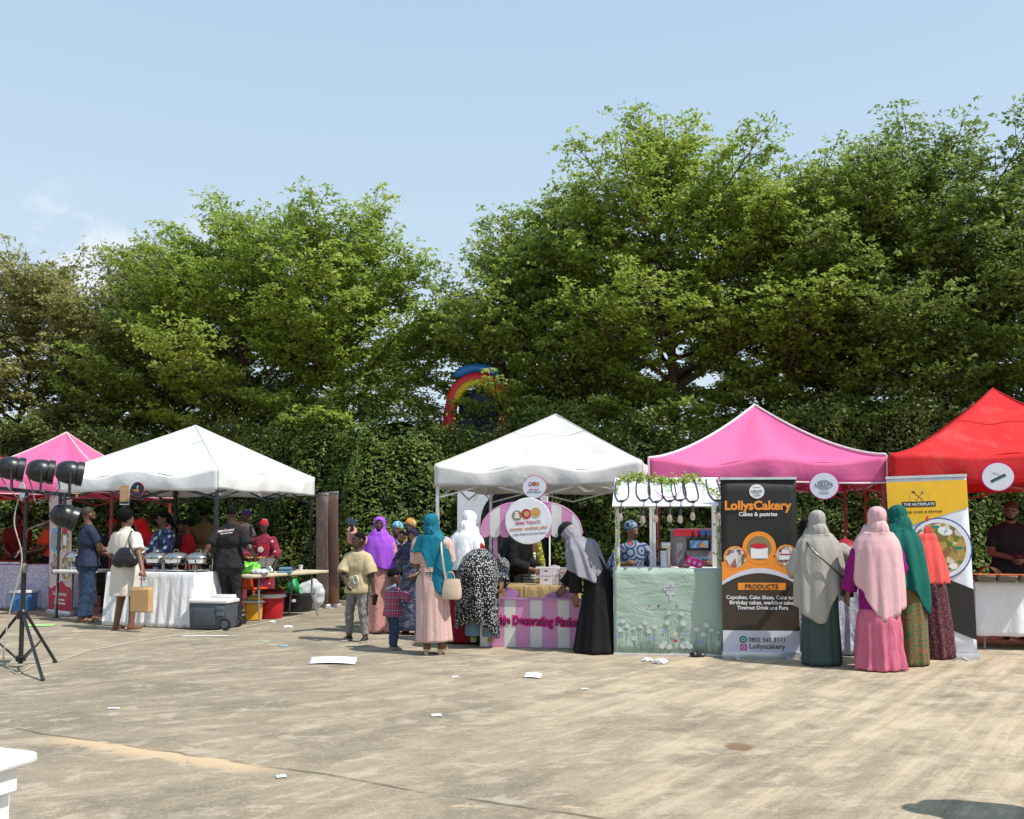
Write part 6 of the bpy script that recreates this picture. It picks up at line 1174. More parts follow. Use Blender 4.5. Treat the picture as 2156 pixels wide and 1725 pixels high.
for sx in (1,):
    for sy in (-1, 1):
        m = MB(); m.lathe([(.082, -.022), (.088, -.012), (.088, .012), (.082, .022)], (.27, sy * .185, .088), 24, axis=(0, 1, 0)); w_ = m.build('wheel', plain('black rubber', (.02, .02, .02, 1), .7), t); m = MB(); m.lathe([(.052, -.028), (.048, .0), (.052, .028)], (.27, sy * .185, .088), 18, axis=(0, 1, 0))
        for k_ in range(6): a = k_ * 1.047; m.box((.27 + .03 * math.cos(a), sy * .185 - .028, .088 + .03 * math.sin(a)), (.05, .006, .012), Matrix.Rotation(-a, 3, 'Y'))
        m.build('hub', plain('grey hub plastic', (.11, .11, .115, 1), .5), w_)
g_ = gnd(529, 1308); t = thing('yellow_cooler', 'yellow cooler box with its handle down under the folding table', 'cooler', (g_.x, g_.y + .12, 0), R(18)); YEL = plain('amber yellow plastic', (.72, .34, .015, 1), .45); m = MB(); m.rbox((0, 0, .14), (.27, .25, .27), .03, taper=.92); m.build('body', YEL, t); m = MB(); m.rbox((0, 0, .30), (.29, .27, .04), .03); m.build('rim', WHP, t); m = MB(); m.rbox((0, .02, .345), (.26, .24, .05), .03); m.build('lid', YEL, t); m = MB(); m.tube([(-.15, -.03, .28), (-.16, -.15, .30), (.16, -.15, .30), (.15, -.03, .28)], .010, 6); m.build('handle', WHP, t)
g_ = gnd(562, 1304); t = thing('red_cooler', 'red drum cooler with a white band and dark red lid', 'cooler', (g_.x, g_.y + .18, 0), 0); REDP = plain('bright red plastic', (.50, .012, .025, 1), .4); m = MB(); m.lathe([(.185, 0), (.20, .02), (.215, .30), (.215, .33)], (0, 0, 0), 32); m.build('body', REDP, t); m = MB(); m.lathe([(.225, .33), (.235, .34), (.235, .385), (.225, .395)], (0, 0, 0), 32); m.build('band', WHP, t); m = MB(); m.lathe([(.228, .396), (.23, .43), (.19, .46), (0, .47)], (0, 0, 0), 32); m.build('lid', plain('dark red plastic', (.20, .008, .012, 1), .4), t); m = MB(); m.box((.24, -.06, .362), (.06, .05, .025)); m.box((-.24, -.06, .362), (.06, .05, .025)); m.build('grip', WHP, t)
g_ = gnd(618, 1290); t = thing('black_tub', 'wide black plastic tub under the far end of the folding table', 'tub', (g_.x, g_.y + .28, 0)); m = MB(); m.lathe([(.22, 0), (.24, .01), (.285, .30), (.30, .31), (.30, .325), (.27, .315), (.225, .02), (0, .015)], (0, 0, 0), 32); m.build('body', plain('black tub plastic', (.018, .018, .019, 1), .4), t); m = MB(); m.lathe([(.028, 0), (.026, .004), (0, .005)], (.0, -.275, .20), 16, axis=(0, -1, .12), sx=1.3); m.build('sticker', WHP, t)
t = thing('green_bowl', 'bright green plastic bowl lying in the black tub', 'bowl', (g_.x - .06, g_.y + .22, .40), R(25)); m = MB(); m.lathe([(.07, -.10), (.12, -.06), (.15, .02), (.16, .09), (.165, .095), (.155, .09), (.11, -.05), (0, -.08)], (0, 0, 0), 28, axis=(.9, -.25, .25)); m.build('bowl', plain('emerald plastic', (.01, .42, .16, 1), .35), t); m = MB(); m.lathe([(.155, .03), (.158, .04), (.163, .06)], (0, 0, 0), 28, axis=(.9, -.25, .25)); m.build('stripe', plain('pale green plastic', (.25, .6, .3, 1), .35), t)
blob('plastic_sack', 'white plastic sack of cups behind the black tub', 'bag', (g_.x + .20, g_.y + .50, 0), (.42, .36, .60), PLW, 9, .010, 20); blob('plastic_bag', 'small white bag at the foot of the faded brown banner', 'bag', tuple(gnd(712, 1268)), (.20, .16, .30), PLW, 11, .012, 36); blob('paper_heap', 'crumpled white paper by the boy at the hedge foot', 'paper', tuple(gnd(722, 1272)), (.3, .14, .08), PLW, 12, .01, 50)
ORP = plain('orange plastic', (.80, .10, .015, 1), .4); g_ = gnd(520, 1296); t = thing('plastic_chair', 'orange plastic chair behind the yellow cooler', 'chair', (g_.x, g_.y + .35, 0), R(150))
m = MB(); m.rbox((0, 0, .43), (.42, .40, .03), .06); m.build('seat', ORP, t); m = MB(); P = [[Vector((.20 * u, .19 + .03 * (1 - u * u) + .07 * v, .45 + .38 * v - .03 * u * u)) for u in np.linspace(-1, 1, 9)] for v in np.linspace(0, 1, 7)]; m.grid(P); m.build('backrest', ORP, t, sol=.012)
for sx in (-1, 1):
    for sy in (-1, 1): m = MB(); m.tube([(sx * .17, sy * .16, .42), (sx * .21, sy * .20, 0)], [.022, .016], 8); m.build('leg', ORP, t)
    m = MB(); m.tube([(sx * .22, .19, .70), (sx * .24, 0, .66), (sx * .23, -.16, .62), (sx * .21, -.18, .42)], .016, 8); m.build('armrest', ORP, t)
g_ = gnd(715, 1262); m = MB(); m.rbox((0, 0, .22), (.36, .30, .40), .03, taper=.9); o = m.build('black_crate', plain('black crate plastic', (.015, .015, .016, 1), .5)); o.location = (g_.x + .05, g_.y + .1, 0); tag(o, 'black plastic crate behind the boy at the hedge foot', 'crate')
# ---- far-left stall things
BLUEP = plain('sky blue plastic', (.09, .26, .56, 1), .45); g_ = gnd(40, 1287); t = thing('blue_cooler', 'blue cooler box with a white lid by the lilac table', 'cooler', (g_.x, g_.y + .14, 0), R(-6)); m = MB(); m.rbox((0, 0, .155), (.36, .26, .31), .03, taper=.9); m.build('body', BLUEP, t); m = MB(); m.rbox((0, 0, .335), (.40, .29, .055), .035); m.build('lid', WHP, t); m = MB(); m.tube([(-.06, -.135, .10), (-.02, -.137, .22), (.06, -.137, .22), (.07, -.135, .12)], .008, 6); m.build('handle', plain('deep blue plastic', (.05, .16, .40, 1), .45), t)
m = MB(); m.lathe([(.032, 0), (.034, .01), (.034, .11), (.014, .15), (.013, .18)], (0, 0, 0), 16); m.lathe([(.016, .18), (.016, .2), (0, .2)], (0, 0, 0), 12, 1); o = m.build('bottle', [plain('dark red drink', (.09, .01, .015, 1), .15), plain('brown cap', (.10, .03, .02, 1), .4)]); o.location = (g_.x - .02, g_.y + .12, .363); tag(o, 'dark red drink bottle standing on the blue cooler', 'bottle')
for i_ in range(4):
    m = MB(); m.lathe([(.025, 0), (.034, .10), (.036, .10), (0, .09)], (0, 0, 0), 14); m.lathe([(.036, .10), (.030, .125), (0, .13)], (0, 0, 0), 14, 1); o = m.build('drink_cup', [plain('red drink', (.45, .012, .02, 1), .2), plain('clear lid', (.7, .72, .72, 1), .2)]); p = at(116 + 8 * i_, 1190, 16.62); o.location = (p.x, 16.62 + .04 * (i_ % 2), .786); tag(o, ['leftmost red drink cup on the lilac table', 'second red drink cup on the lilac table', 'third red drink cup on the lilac table', 'rightmost red drink cup on the lilac table'][i_], 'cup', 'red drinks on the lilac table')
m = MB(); m.rbox((0, 0, .025), (.7, .42, .05), .02); m.rbox((0, 0, .055), (.66, .38, .02), .02, mi=1); o = m.build('food_tray', [STEEL, plain('red stew', (.22, .03, .015, 1), .4)]); o.location = (tA_c.x - .45, 16.75, .786); tag(o, 'wide tray of red stew on the lilac table', 'tray')
m = MB(); m.rbox((0, 0, .03), (.3, .2, .06), .02); o = m.build('white_box', WHP); p = at(152, 1180, 16.3); o.location = (p.x, 16.72, .786); tag(o, 'flat white box at the right end of the lilac table', 'box')
# white side table behind the navy polo man
c = Vector((*px2(178, 15.0), 0)); t = thing('side_table', 'small white table behind the man in navy polo', 'table', c, R(-12)); m = MB(); m.rbox((0, 0, .75), (.75, .5, .05), .04); m.build('tabletop', WHP, t)
for sx in (-1, 1):
    for sy in (-1, 1): m = MB(); m.cyl((sx * .32, sy * .2, 0), (sx * .31, sy * .19, .73), .014, n=8); m.build('leg', TABLEG, t)
t = chafing('small copper-toned chafing dish on the white side table', (c.x - .12, c.y, .776), .15)
# ================================================================ things people hold
def w2(q, v): return q.root.matrix_basis @ Vector(v)
def rootM(q): return Matrix.Translation(q.root.location) @ Matrix.Rotation(q.root.rotation_euler.z, 4, 'Z')
q = PEOPLE['cream']; M = rootM(q); hw = M @ q.wa
t = thing('paper_bag', 'brown paper carrier bag hanging from the hand of the woman in cream', 'bag', (hw.x + .02, hw.y - .05, hw.z - .58), R(-18)); KP = plain('brown kraft paper', (.50, .31, .14, 1), .8, var=.08)
m = MB(); P = []
for z, k_ in ((0, 1), (.02, 1.0), (.30, 1.0), (.345, .99)): P.append([Vector((x * k_, y * k_, z)) for x, y in ((-.15, -.05), (0, -.052), (.15, -.05), (.152, 0), (.15, .05), (0, .052), (-.15, .05), (-.152, 0))])
m.grid(P, True); m.add(P[0], [tuple(range(7, -1, -1))]); m.build('bag_body', KP, t, smooth=20, sol=.003)
for sy in (-1, 1): m = MB(); m.tube([Vector(x) for x in cr([(-.06, sy * .05, .34), (-.045, sy * .04, .44), (0, sy * .012, .49), (.045, sy * .04, .44), (.06, sy * .05, .34)], 14)], .004, 5); m.build('handle', plain('white twisted handle', (.6, .58, .55, 1), .8), t)
bp = M @ (q.sa + Vector((.02, .17, -.40)))
t = thing('handbag', 'black leather hobo handbag on the shoulder of the woman in cream', 'bag', bp, q.root.rotation_euler.z + R(8)); bag = [dict(prims=[('ell', (0, 0, .10), (.185, .06, .115)), ('ell', (-.11, 0, .06), (.10, .055, .085)), ('ell', (.11, 0, .06), (.10, .055, .085)), ('ell', (0, 0, .20), (.11, .04, .06))], k=.05, wr=(.002, 34))]; sdf_obj('bag_body', bag, LEATHER_K, t, .009)
sh = Matrix.Rotation(-(q.root.rotation_euler.z + R(8)), 3, 'Z') @ ((M @ (q.sa + Vector((.035, .03, .075)))) - bp); sh2 = sh + Vector((0, .10, .0)); m = MB(); m.tube([Vector(x) for x in cr([(-.09, .0, .20), tuple(Vector((-.09, 0, .22)).lerp(sh, .55) + Vector((0, .055, 0))), tuple(sh + Vector((0, .01, .012))), tuple(Vector((.09, -.02, .22)).lerp(sh, .5) + Vector((.02, -.16, -.03))), (.09, -.02, .20)], 24)], .011, 6); m.build('strap', LEATHER_K, t); m = MB(); m.lathe([(.014, -.006), (.018, 0), (.014, .006)], (-.088, -.012, .215), 12, axis=(0, 1, 0)); m.build('ring', GOLD, t)
q = PEOPLE['teal']; M = rootM(q); hip = M @ (q.pel + Vector((-.26, .10, -.02))); t = thing('bucket_bag', 'beige leather bucket bag at the hip of the woman in teal hijab', 'bag', hip - Vector((0, 0, .16)), R(-12))
m = MB(); P = []
for z, k_ in ((0, .92), (.02, 1.0), (.10, 1.0), (.20, .84), (.225, .78)): P.append([Vector((x * k_, y * k_, z)) for x, y in ((-.10, -.06), (-.06, -.075), (.06, -.075), (.10, -.06), (.10, .06), (.06, .075), (-.06, .075), (-.10, .06))])
m.grid(P, True); m.add(P[0], [tuple(range(7, -1, -1))]); m.add(P[-1], [tuple(range(8))]); m.build('bag_body', LEATHER_B, t, smooth=40)
m = MB(); m.tube([Vector(x) for x in cr([(-.05, -.05, .22), (-.03, -.07, .30), (.03, -.07, .30), (.05, -.05, .22)], 12)], .006, 6); m.build('handle', LEATHER_B, t)
shp = Matrix.Rotation(R(12), 3, 'Z') @ (M @ (q.sa + Vector((.045, .03, .085))) - (hip - Vector((0, 0, .16)))); bk_ = Matrix.Rotation(R(12), 3, 'Z') @ (M @ (q.sa + Vector((.0, .18, -.12))) - (hip - Vector((0, 0, .16)))); m = MB(); m.tube([Vector(x) for x in cr([(-.07, -.02, .22), tuple(bk_), tuple(shp + Vector((0, -.01, .0)))], 18)], .012, 6); m.build('strap', LEATHER_B, t)
q = PEOPLE['purple']; M = rootM(q); hw = M @ (q.wa + (q.wa - q.ea).normalized() * .09); m = MB(); m.rbox((0, 0, 0), (.075, .009, .15), .004); m.rbox((-.018, .006, .048), (.03, .006, .04), .002, mi=1); o = m.build('phone', [plain('dark blue phone case', (.03, .05, .09, 1), .25), plain('phone lens', (.01, .01, .012, 1), .1)]); o.location = hw + Vector((0, -.02, .03)); o.rotation_euler = (R(-25), R(-62), R(10)); tag(o, 'phone held up by the woman in purple hijab', 'phone')
q = PEOPLE['boy']; M = rootM(q); hw = M @ (q.wb + (q.wb - q.eb).normalized() * .07); m = MB(); m.rbox((0, 0, 0), (.068, .009, .14), .004); o = m.build('phone', plain('black phone', (.012, .012, .014, 1), .2)); o.location = hw + Vector((.015, -.02, -.03)); o.rotation_euler = (R(10), R(8), R(50)); tag(o, 'black phone hanging in the left hand of the boy', 'phone')
q = PEOPLE['phone']; M = rootM(q); hw = M @ ((q.wa + q.wb) / 2 + Vector((0, -.06, .035))); m = MB(); m.rbox((0, 0, 0), (.15, .008, .075), .003); o = m.build('phone', plain('glossy dark phone', (.02, .02, .025, 1), .12)); o.location = hw; o.rotation_euler = (R(-50), 0, R(-14)); tag(o, 'phone in the hands of the man in the red tent', 'phone')
q = PEOPLE['floral']; M = rootM(q); hw = M @ (q.wa.lerp(q.wb, .3) + Vector((-.06, -.06, .07))); m = MB(); P = [[Vector((.21 * (u - .5), .30 * (v - .5), .018 * math.sin(3 * u) * v)) for u in np.linspace(0, 1, 6)] for v in np.linspace(0, 1, 6)]; m.grid(P); o = m.build('paper_sheet', plain('white paper', (.74, .72, .74, 1), .8), sol=.001); o.location = hw; o.rotation_euler = (R(32), R(8), R(-38)); tag(o, 'white sheet read by the woman in floral blouse', 'paper')
q = PEOPLE['orange']; M = rootM(q); hw = M @ (q.wa + Vector((-.03, -.10, .02))); m = MB(); P = [[Vector((.18 * (u - .5), .26 * (v - .5), .04 * u * u - .06 * v * v)) for u in np.linspace(0, 1, 6)] for v in np.linspace(0, 1, 6)]; m.grid(P); o = m.build('paper_sheet', plain('white paper', (.74, .72, .74, 1), .8), sol=.001); o.location = hw; o.rotation_euler = (R(60), 0, R(-30)); tag(o, 'white sheet held out by the woman in orange blouse', 'paper')
# ================================================================ lighting stand with four stage lamps
BLK = plain('black painted metal', (.022, .022, .024, 1), .33, .25, .6, .35, 14, .15, 60)
base = gnd(43, 1405); base.z = 0
t = thing('light_stand', 'black tripod light stand with a T-bar at the left edge', 'stand', base)
ft = [gnd(117, 1396), gnd(90, 1434), gnd(-48, 1404)]
m = MB(); m.cyl((0, 0, .04), (0, 0, 1.05), .024, n=14); m.cyl((0, 0, 1.0), (0, 0, 1.84), .018, n=14); m.build('pole', BLK, t); m = MB(); m.lathe([(.028, .98), (.036, 1.0), (.036, 1.06), (.026, 1.08)], (0, 0, 0), 16); m.build('clamp_collar', plain('worn tape', (.22, .19, .16, 1), .7), t)
m = MB(); m.lathe([(.05, .50), (.055, .52), (.055, .58), (.04, .60)], (0, 0, 0), 16); m.build('hub', BLK, t); m = MB(); m.lathe([(.045, .06), (.05, .07), (.05, .11), (.04, .12)], (0, 0, 0), 16); m.build('lower_collar', BLK, t)
for f in ft:
    d = f - base; m = MB(); m.cyl(d.normalized() * .04 + Vector((0, 0, .55)), d + Vector((0, 0, .012)), .016, n=10); lg = m.build('leg', BLK, t); md = (d.normalized() * .04 + Vector((0, 0, .55))).lerp(d, .52); m = MB(); m.cyl(d.normalized() * .045 + Vector((0, 0, .09)), md, .011, n=8); m.build('brace', BLK, lg); m = MB(); m.ball(d + Vector((0, 0, .016)), .020, 6); m.build('rubber_foot', BLK, lg)
bL = at(-70, 1022, base.y + .10) - base; bR = at(160, 1044, base.y - .16) - base
m = MB(); dv = (bR - bL); m.box((bL + bR) / 2, (dv.length, .04, .04), frame_x(dv, dv.z)); m.build('cross_bar', BLK, t); m = MB(); m.box((bR.x + .006, bR.y, bR.z), (.012, .03, .03), frame_x(dv, dv.z)); m.build('bar_end', plain('raw wood end', (.25, .15, .08, 1), .8), t)
def par_can(label, c, aim, bar, up=True):
    """stage lamp: ribbed barrel, rear cage, front rim, yoke down to the bar; c = its centre in the world, bar = clamp point"""
    c = Vector(c); aim = Vector(aim).normalized(); t = thing('stage_lamp', label, 'lamp', c, 0, 'stage lamps on the light stand')
    prof = [(.040, -.135), (.062, -.128), (.084, -.10), (.100, -.06), (.108, -.01), (.108, .03), (.100, .052), (.098, .06), (.112, .064), (.112, .12), (.104, .125), (.092, .10), (0, .095)]; m = MB(); m.lathe([(r * 1.16, z) for r, z in prof], (0, 0, 0), 28, axis=aim); b = m.build('barrel', BLK, t)
    fr = frame_z(aim); m = MB()
    for k_ in range(8): a = k_ * .785; m.box(fr @ Vector((  .106 * math.cos(a), .106 * math.sin(a), -.045)), (.012, .05, .04), fr @ Matrix.Rotation(a, 3, 'Z'))
    m.build('vent_fins', BLK, b); m = MB()
    for rr in (.035, .058): m.tube([fr @ Vector((rr * math.cos(a), rr * math.sin(a), -.142)) for a in np.linspace(0, 6.283, 16)[:-1]], .0035, 5, closed=True)
    for k_ in range(4): a = k_ * .785; m.tube([fr @ Vector((-.06 * math.cos(a), -.06 * math.sin(a), -.140)), fr @ Vector((.06 * math.cos(a), .06 * math.sin(a), -.140))], .003, 5)
    m.build('rear_cage', plain('grey wire', (.22, .22, .22, 1), .4, .6), b)
    m = MB(); m.lathe([(.088, .104), (.06, .112), (0, .114)], (0, 0, 0), 24, axis=aim); m.build('lens', plain('lamp glass', (.10, .11, .12, 1), .08), b)
    hz_ = aim.cross(Vector((0, 0, 1))).normalized(); bl = Vector(bar) - c; s_ = 1 if bl.z > 0 else -1; m = MB(); e = hz_ * .15; mid_ = Vector((bl.x, bl.y, bl.z)); m.tube([e, e + Vector((0, 0, bl.z * .92)) + Vector((bl.x, bl.y, 0)) * .9, mid_ + hz_ * .06, mid_ - hz_ * .06, -e + Vector((0, 0, bl.z * .92)) + Vector((bl.x, bl.y, 0)) * .9, -e], .011, 6); m.build('yoke', BLK, t)
    for sg in (-1, 1): m = MB(); m.cyl(hz_ * sg * .12, hz_ * sg * .16, .02, n=12); m.build('knob', BLK, t)
bar_at = lambda u: base + bL.lerp(bR, u)
Yl = base.y
c1 = at(24, 986, Yl); par_can('stage lamp cut by the left edge on the light stand', c1, (.80, .42, -.12), bar_at(.42)); c2 = at(87, 992, Yl - .06); par_can('stage lamp just right of the stand pole', c2, (.80, .42, -.10), bar_at(.68)); c3 = at(148, 995, Yl - .12); par_can('stage lamp above the right end of the bar', c3, (.80, .42, -.12), bar_at(.94)); c4 = at(137, 1087, Yl - .12); par_can('stage lamp hanging under the right end of the bar', c4, (.80, .36, -.32), bar_at(.90))
CAB = plain('grey flex cable', (.16, .16, .17, 1), .5); CABL = plain('pale flex cable', (.42, .38, .32, 1), .6)
def cable(label, pts, r=.006, mat=CAB, n=40): m = MB(); m.tube([Vector(p) for p in cr([tuple(p) for p in pts], n)], r, 6); o = m.build('cable', mat); return tag(o, label, 'cable')
cable('grey cable looping under the stage lamps along the bar', [c1 + Vector((-.14, -.05, -.02)), at(20, 1030, Yl - .08), at(45, 1050, Yl - .1), at(80, 1032, Yl - .1), at(100, 1040, Yl - .12), at(125, 1030, Yl - .14), c3 + Vector((-.12, -.05, -.03))], .007); cable('loop of grey cable dropping from the second stage lamp', [c2 + Vector((-.13, -.05, 0)), at(68, 1030, Yl - .12), at(76, 1058, Yl - .12), at(98, 1050, Yl - .12), at(92, 1030, Yl - .1)], .007)
cable('pale grey cable curling into the hanging stage lamp', [at(122, 1040, Yl - .16), at(104, 1058, Yl - .18), at(112, 1076, Yl - .18), c4 + Vector((-.12, -.06, .02))], .006); cable('thin grey cable sweeping left from the hanging stage lamp', [c4 + Vector((-.12, -.05, -.02)), at(98, 1100, Yl - .1), at(60, 1115, Yl - .1), base + Vector((.03, -.03, 1.35))], .005)
cable('pale cable running down the light stand to the ground', [base + Vector((-.04, -.06, 1.80)), at(30, 1100, Yl - .06), at(46, 1180, Yl - .05), at(20, 1290, Yl - .05), at(8, 1380, Yl - .04), gnd(12, 1402) + Vector((0, 0, .01)), gnd(35, 1420) + Vector((0, 0, .01)), gnd(60, 1410) + Vector((0, 0, .01))], .007, CABL, 60)
cable('long pale cable trailing across the concrete to the tents', [gnd(52, 1412) + Vector((0, 0, .008))] + [gnd(x, y) + Vector((0, 0, .008)) for x, y in ((75, 1402), (125, 1393), (190, 1371), (230, 1364), (290, 1352), (360, 1341), (430, 1333), (490, 1325), (545, 1315), (590, 1306), (640, 1295), (665, 1287))], .008, CABL, 90)
# ================================================================ litter
PAP = plain('white paper', (.74, .72, .74, 1), .8)
def sheet(label, px, py, L, W, rz, curl=.0, mat=PAP, lift=.006, name='paper_scrap', bend=0.0):
    g_ = gnd(px, py); m = MB(); P = [[Vector((L * (u - .5), W * (v - .5) + bend * (u - .5) ** 2, lift + curl * .35 * (v - .2) ** 2 + .05 * curl * math.sin(3 * u))) for u in np.linspace(0, 1, 12)] for v in np.linspace(0, 1, 6)]; m.grid(P); o = m.build(name, mat, sol=.001); o.location = (g_.x, g_.y, 0); o.rotation_euler = (0, 0, rz); return tag(o, label, 'paper')
sheet('large curled white card lying on the concrete below the toddler', 701, 1397, .50, .16, R(-3), .22, bend=-.10)
sheet('small white scrap below the woman in teal', 958, 1427, .07, .05, .3, .03); sheet('folded white scrap with a raised corner below the cookie stall', 1121, 1427, .17, .10, -.3, .14); sheet('tiny white scrap right of the folded scrap', 1231, 1452, .07, .04, .1, .02); sheet('blue paper scrap in front of the boy', 598, 1362, .09, .05, .2, .05, plain('pale blue paper', (.16, .42, .66, 1), .8)); sheet('white scrap in the middle of the yard', 919, 1508, .08, .06, .2, .03); sheet('long white strip of paper near the wheeled cooler', 430, 1340, .62, .035, R(4), .02); sheet('thin white twist of litter left of the middle', 238, 1493, .10, .02, 0, .02); sheet('pale scrap beside the peach patches near the joint', 592, 1637, .06, .05, .4, .02, plain('pale green scrap', (.5, .6, .5, 1), .8)); sheet('light green leaflet by the wheeled cooler', 560, 1352, .09, .04, .2, .02, plain('pale green paper', (.4, .62, .4, 1), .8)) 
sheet('half-moon white plate piece near the folding table leg', 607, 1322, .12, .05, .1, .10, bend=-.12); sheet('white plate piece nearer the folding table', 572, 1311, .10, .06, -.2, .08)
gcl = plain('lime cloth', (.30, .66, .22, 1), .8); sheet('lime green cloth lying flat behind the light stand', 84, 1318, .40, .24, .25, .03, gcl, .01, 'cloth')
for i_, (px, py, s_) in enumerate(((1362, 1393, .055), (1391, 1398, .08))): blob('crumpled_tissue', ['small crumpled tissue in front of the mint booth', 'larger crumpled tissue in front of the mint booth'][i_], 'tissue', tuple(gnd(px, py)), (s_ * 1.5, s_, s_ * .6), PAP, 20 + i_, .006, 90)
# ================================================================ white foreground table corner, bottom left
Yt = 2.78; cn = at(72, 1583, Yt); zt_ = cn.z
t = thing('white_table', 'white painted table corner at the bottom left edge', 'table', (cn.x, cn.y, 0), R(70)); WP = plain('chalky white paint', (.80, .78, .76, 1), .6, var=.1, bump=.2)
m = MB(); m.rbox((-.42, .26, zt_ - .014), (.86, .56, .028), .03); m.build('tabletop', WP, t); m = MB(); m.box((-.46, .02, zt_ - .065), (.82, .022, .07)); m.build('apron', WP, t); m = MB(); m.box((-.03, .29, zt_ - .065), (.022, .44, .07)); m.build('apron', WP, t)
m = MB(); m.box((-.06, .06, (zt_ - .03) / 2), (.034, .034, zt_ - .03)); m.build('leg', WP, t); m = MB(); m.box((-.06, .48, (zt_ - .03) / 2), (.040, .040, zt_ - .03)); m.build('leg', WP, t); m = MB(); m.box((-.80, .05, (zt_ - .03) / 2), (.040, .040, zt_ - .03)); m.build('leg', WP, t); m = MB(); m.box((-.06, .27, .20), (.024, .38, .06)); m.build('stretcher', WP, t)
# ================================================================ striped cookie stall
PK = plain('candy pink paint', (.62, .26, .47, 1), .5, var=.08); WH = plain('off-white paint', (.66, .65, .63, 1), .55, var=.14, scale=4); VIO = plain('mauve paint', (.44, .20, .42, 1), .5)
c = gnd(1133, 1364); t = thing('cookie_stall', 'pink and white striped cookie stall with scalloped arched awning', 'stall', c, R(-8)); S_ = 174.0
m = MB(); m.box((-.085, .02, .29), (1.262, .022, .58)); ctr = m.build('counter', WH, t)
edges = [-.717, -.605, -.416, -.273, -.098, .052, .236, .385, .545]; colr = [WH, PK, WH, PK, WH, PK, WH, PK]
colr = [PK if i % 2 == 1 else WH for i in range(8)]
for i in range(8):
    m = MB(); m.box(((edges[i] + edges[i + 1]) / 2, .003, .291), (edges[i + 1] - edges[i] - .003, .012, .574)); m.build('stripe_panel', colr[i], ctr)
m = MB(); m.box((-.085, .0, .590), (1.28, .05, .02)); m.build('counter_edge', VIO, ctr)
for sx, x0, rr in ((1, -.42, .19), (-1, .42, .34)):
    m = MB(); pts = [(0, 0)] + [(sx * rr * math.cos(a), rr * .62 * math.sin(a) if rr < .3 else rr * .30 * math.sin(a)) for a in np.linspace(0, math.pi / 2, 14)]
    if sx < 0: pts = pts[::-1]
    m.prism(pts, (x0, .05, .60), (1, 0, 0), (0, 0, 1), .016); m.build('side_bracket', VIO, t)
for sx in (-1, 1):
    m = MB(); m.box((-.085 + sx * .62, .32, .29), (.02, .60, .58)); m.build('side_panel', PK, t)
for x in (-.535, .425): m = MB(); m.box((x, .045, .98), (.05, .03, .80)); m.build('post', PK, t)
# awning: one board per stripe, arched top, scalloped foot
aw = 10; xa, xb = -.72, .548; xc = (xa + xb) / 2; hw_ = (xb - xa) / 2
def top_z(x): u = min(1, abs((x - xc) / hw_)); return 1.385 + .385 * (1 - u ** 2.7) ** .55
for i in range(aw):
    x0 = xa + (xb - xa) * i / aw; x1 = xa + (xb - xa) * (i + 1) / aw; xm = (x0 + x1) / 2; w_ = (x1 - x0) * .497
    pts = [(xm - w_ * math.cos(a), 1.385 - .052 * math.sin(a)) for a in np.linspace(0, math.pi, 10)] + [(x, top_z(x)) for x in np.linspace(xm + w_, xm - w_, 8)]
    m = MB(); m.prism(pts, (0, -.03 - (.0015 * (i % 2)), 0), (1, 0, 0), (0, 0, 1), .018); m.build('awning_board', PK if i % 2 == 0 else WH, t)
m = MB(); m.tube([(x, -.024, top_z(x) + .004) for x in np.linspace(xa, xb, 30)], .010, 6); m.build('awning_edge', PK, t)
# lettering board
Mc = Matrix.Translation((-.075, -.006, .305)) @ Matrix.Rotation(R(1.0), 4, 'Y') @ Matrix.Rotation(R(90), 4, 'X')
lettering('Cookie Decorating Station', t, Mc, 1.22, .165, INK['magenta'], .105, name='lettering_backing'); lettering('Cookie Decorating Station', t, Mc @ Matrix.Translation((0, 0, .006)), 1.15, .115, INK['plum'], .006)
# round sign
sg = thing('round_sign', 'big round white stall sign with three cookie pictures and lettering', 'sign', Vector(c) + Matrix.Rotation(R(-8), 3, 'Z') @ Vector((-.11, -.075, 1.536)), R(-8)); m = MB(); m.lathe([(.279, -.012), (.284, 0), (.279, .012)], (0, 0, 0), 56, axis=(0, -1, 0)); m.build('disc', INK['signwhite'], sg)
B = Board(sg, Matrix.Translation((0, -.0125, 0)) @ Matrix.Rotation(R(90), 4, 'X') @ Matrix.Rotation(R(4), 4, 'Z')); k = .284 / 445; X = lambda x: (x - 530) * k; Y = lambda y: (485 - y) * k
for (x, y, mt) in ((325, 365, INK['olive']), (505, 350, INK['crimson']), (685, 335, INK['gold'])): B.ell(X(x), Y(y), 110 * k, 110 * k, INK['white'], 1 + .3 * (x > 400) + .3 * (x > 600)); B.ell(X(x), Y(y), 98 * k, 98 * k, mt, 2 + .3 * (x > 400) + .3 * (x > 600), 'printed_cookie')
for i in range(4): B.rect(X(290 - 6 * i), Y(320 + 32 * i), X(350 + 8 * i), Y(296 + 32 * i), INK['white'], 3, 'printed_cake')
B.ell(X(510), Y(350), 52 * k, 56 * k, INK['tan'], 3.4, 'printed_cookie'); B.ell(X(690), Y(335), 56 * k, 34 * k, INK['tan'], 3.8, 'printed_cookie'); B.ell(X(690), Y(342), 40 * k, 14 * k, INK['orange'], 4.2, 'printed_cookie')
B.text('MIMS TREATS', X(530), Y(515), 480 * k, INK['rose'], 1); B.text('yummy cookies plus', X(525), Y(628), 740 * k, INK['caramel'], 1, .1 * .55, .014, .3); B.text('Cakes, Desserts and much more...', X(545), Y(728), 650 * k, INK['darkgrey'], 1, None, .0, .35)
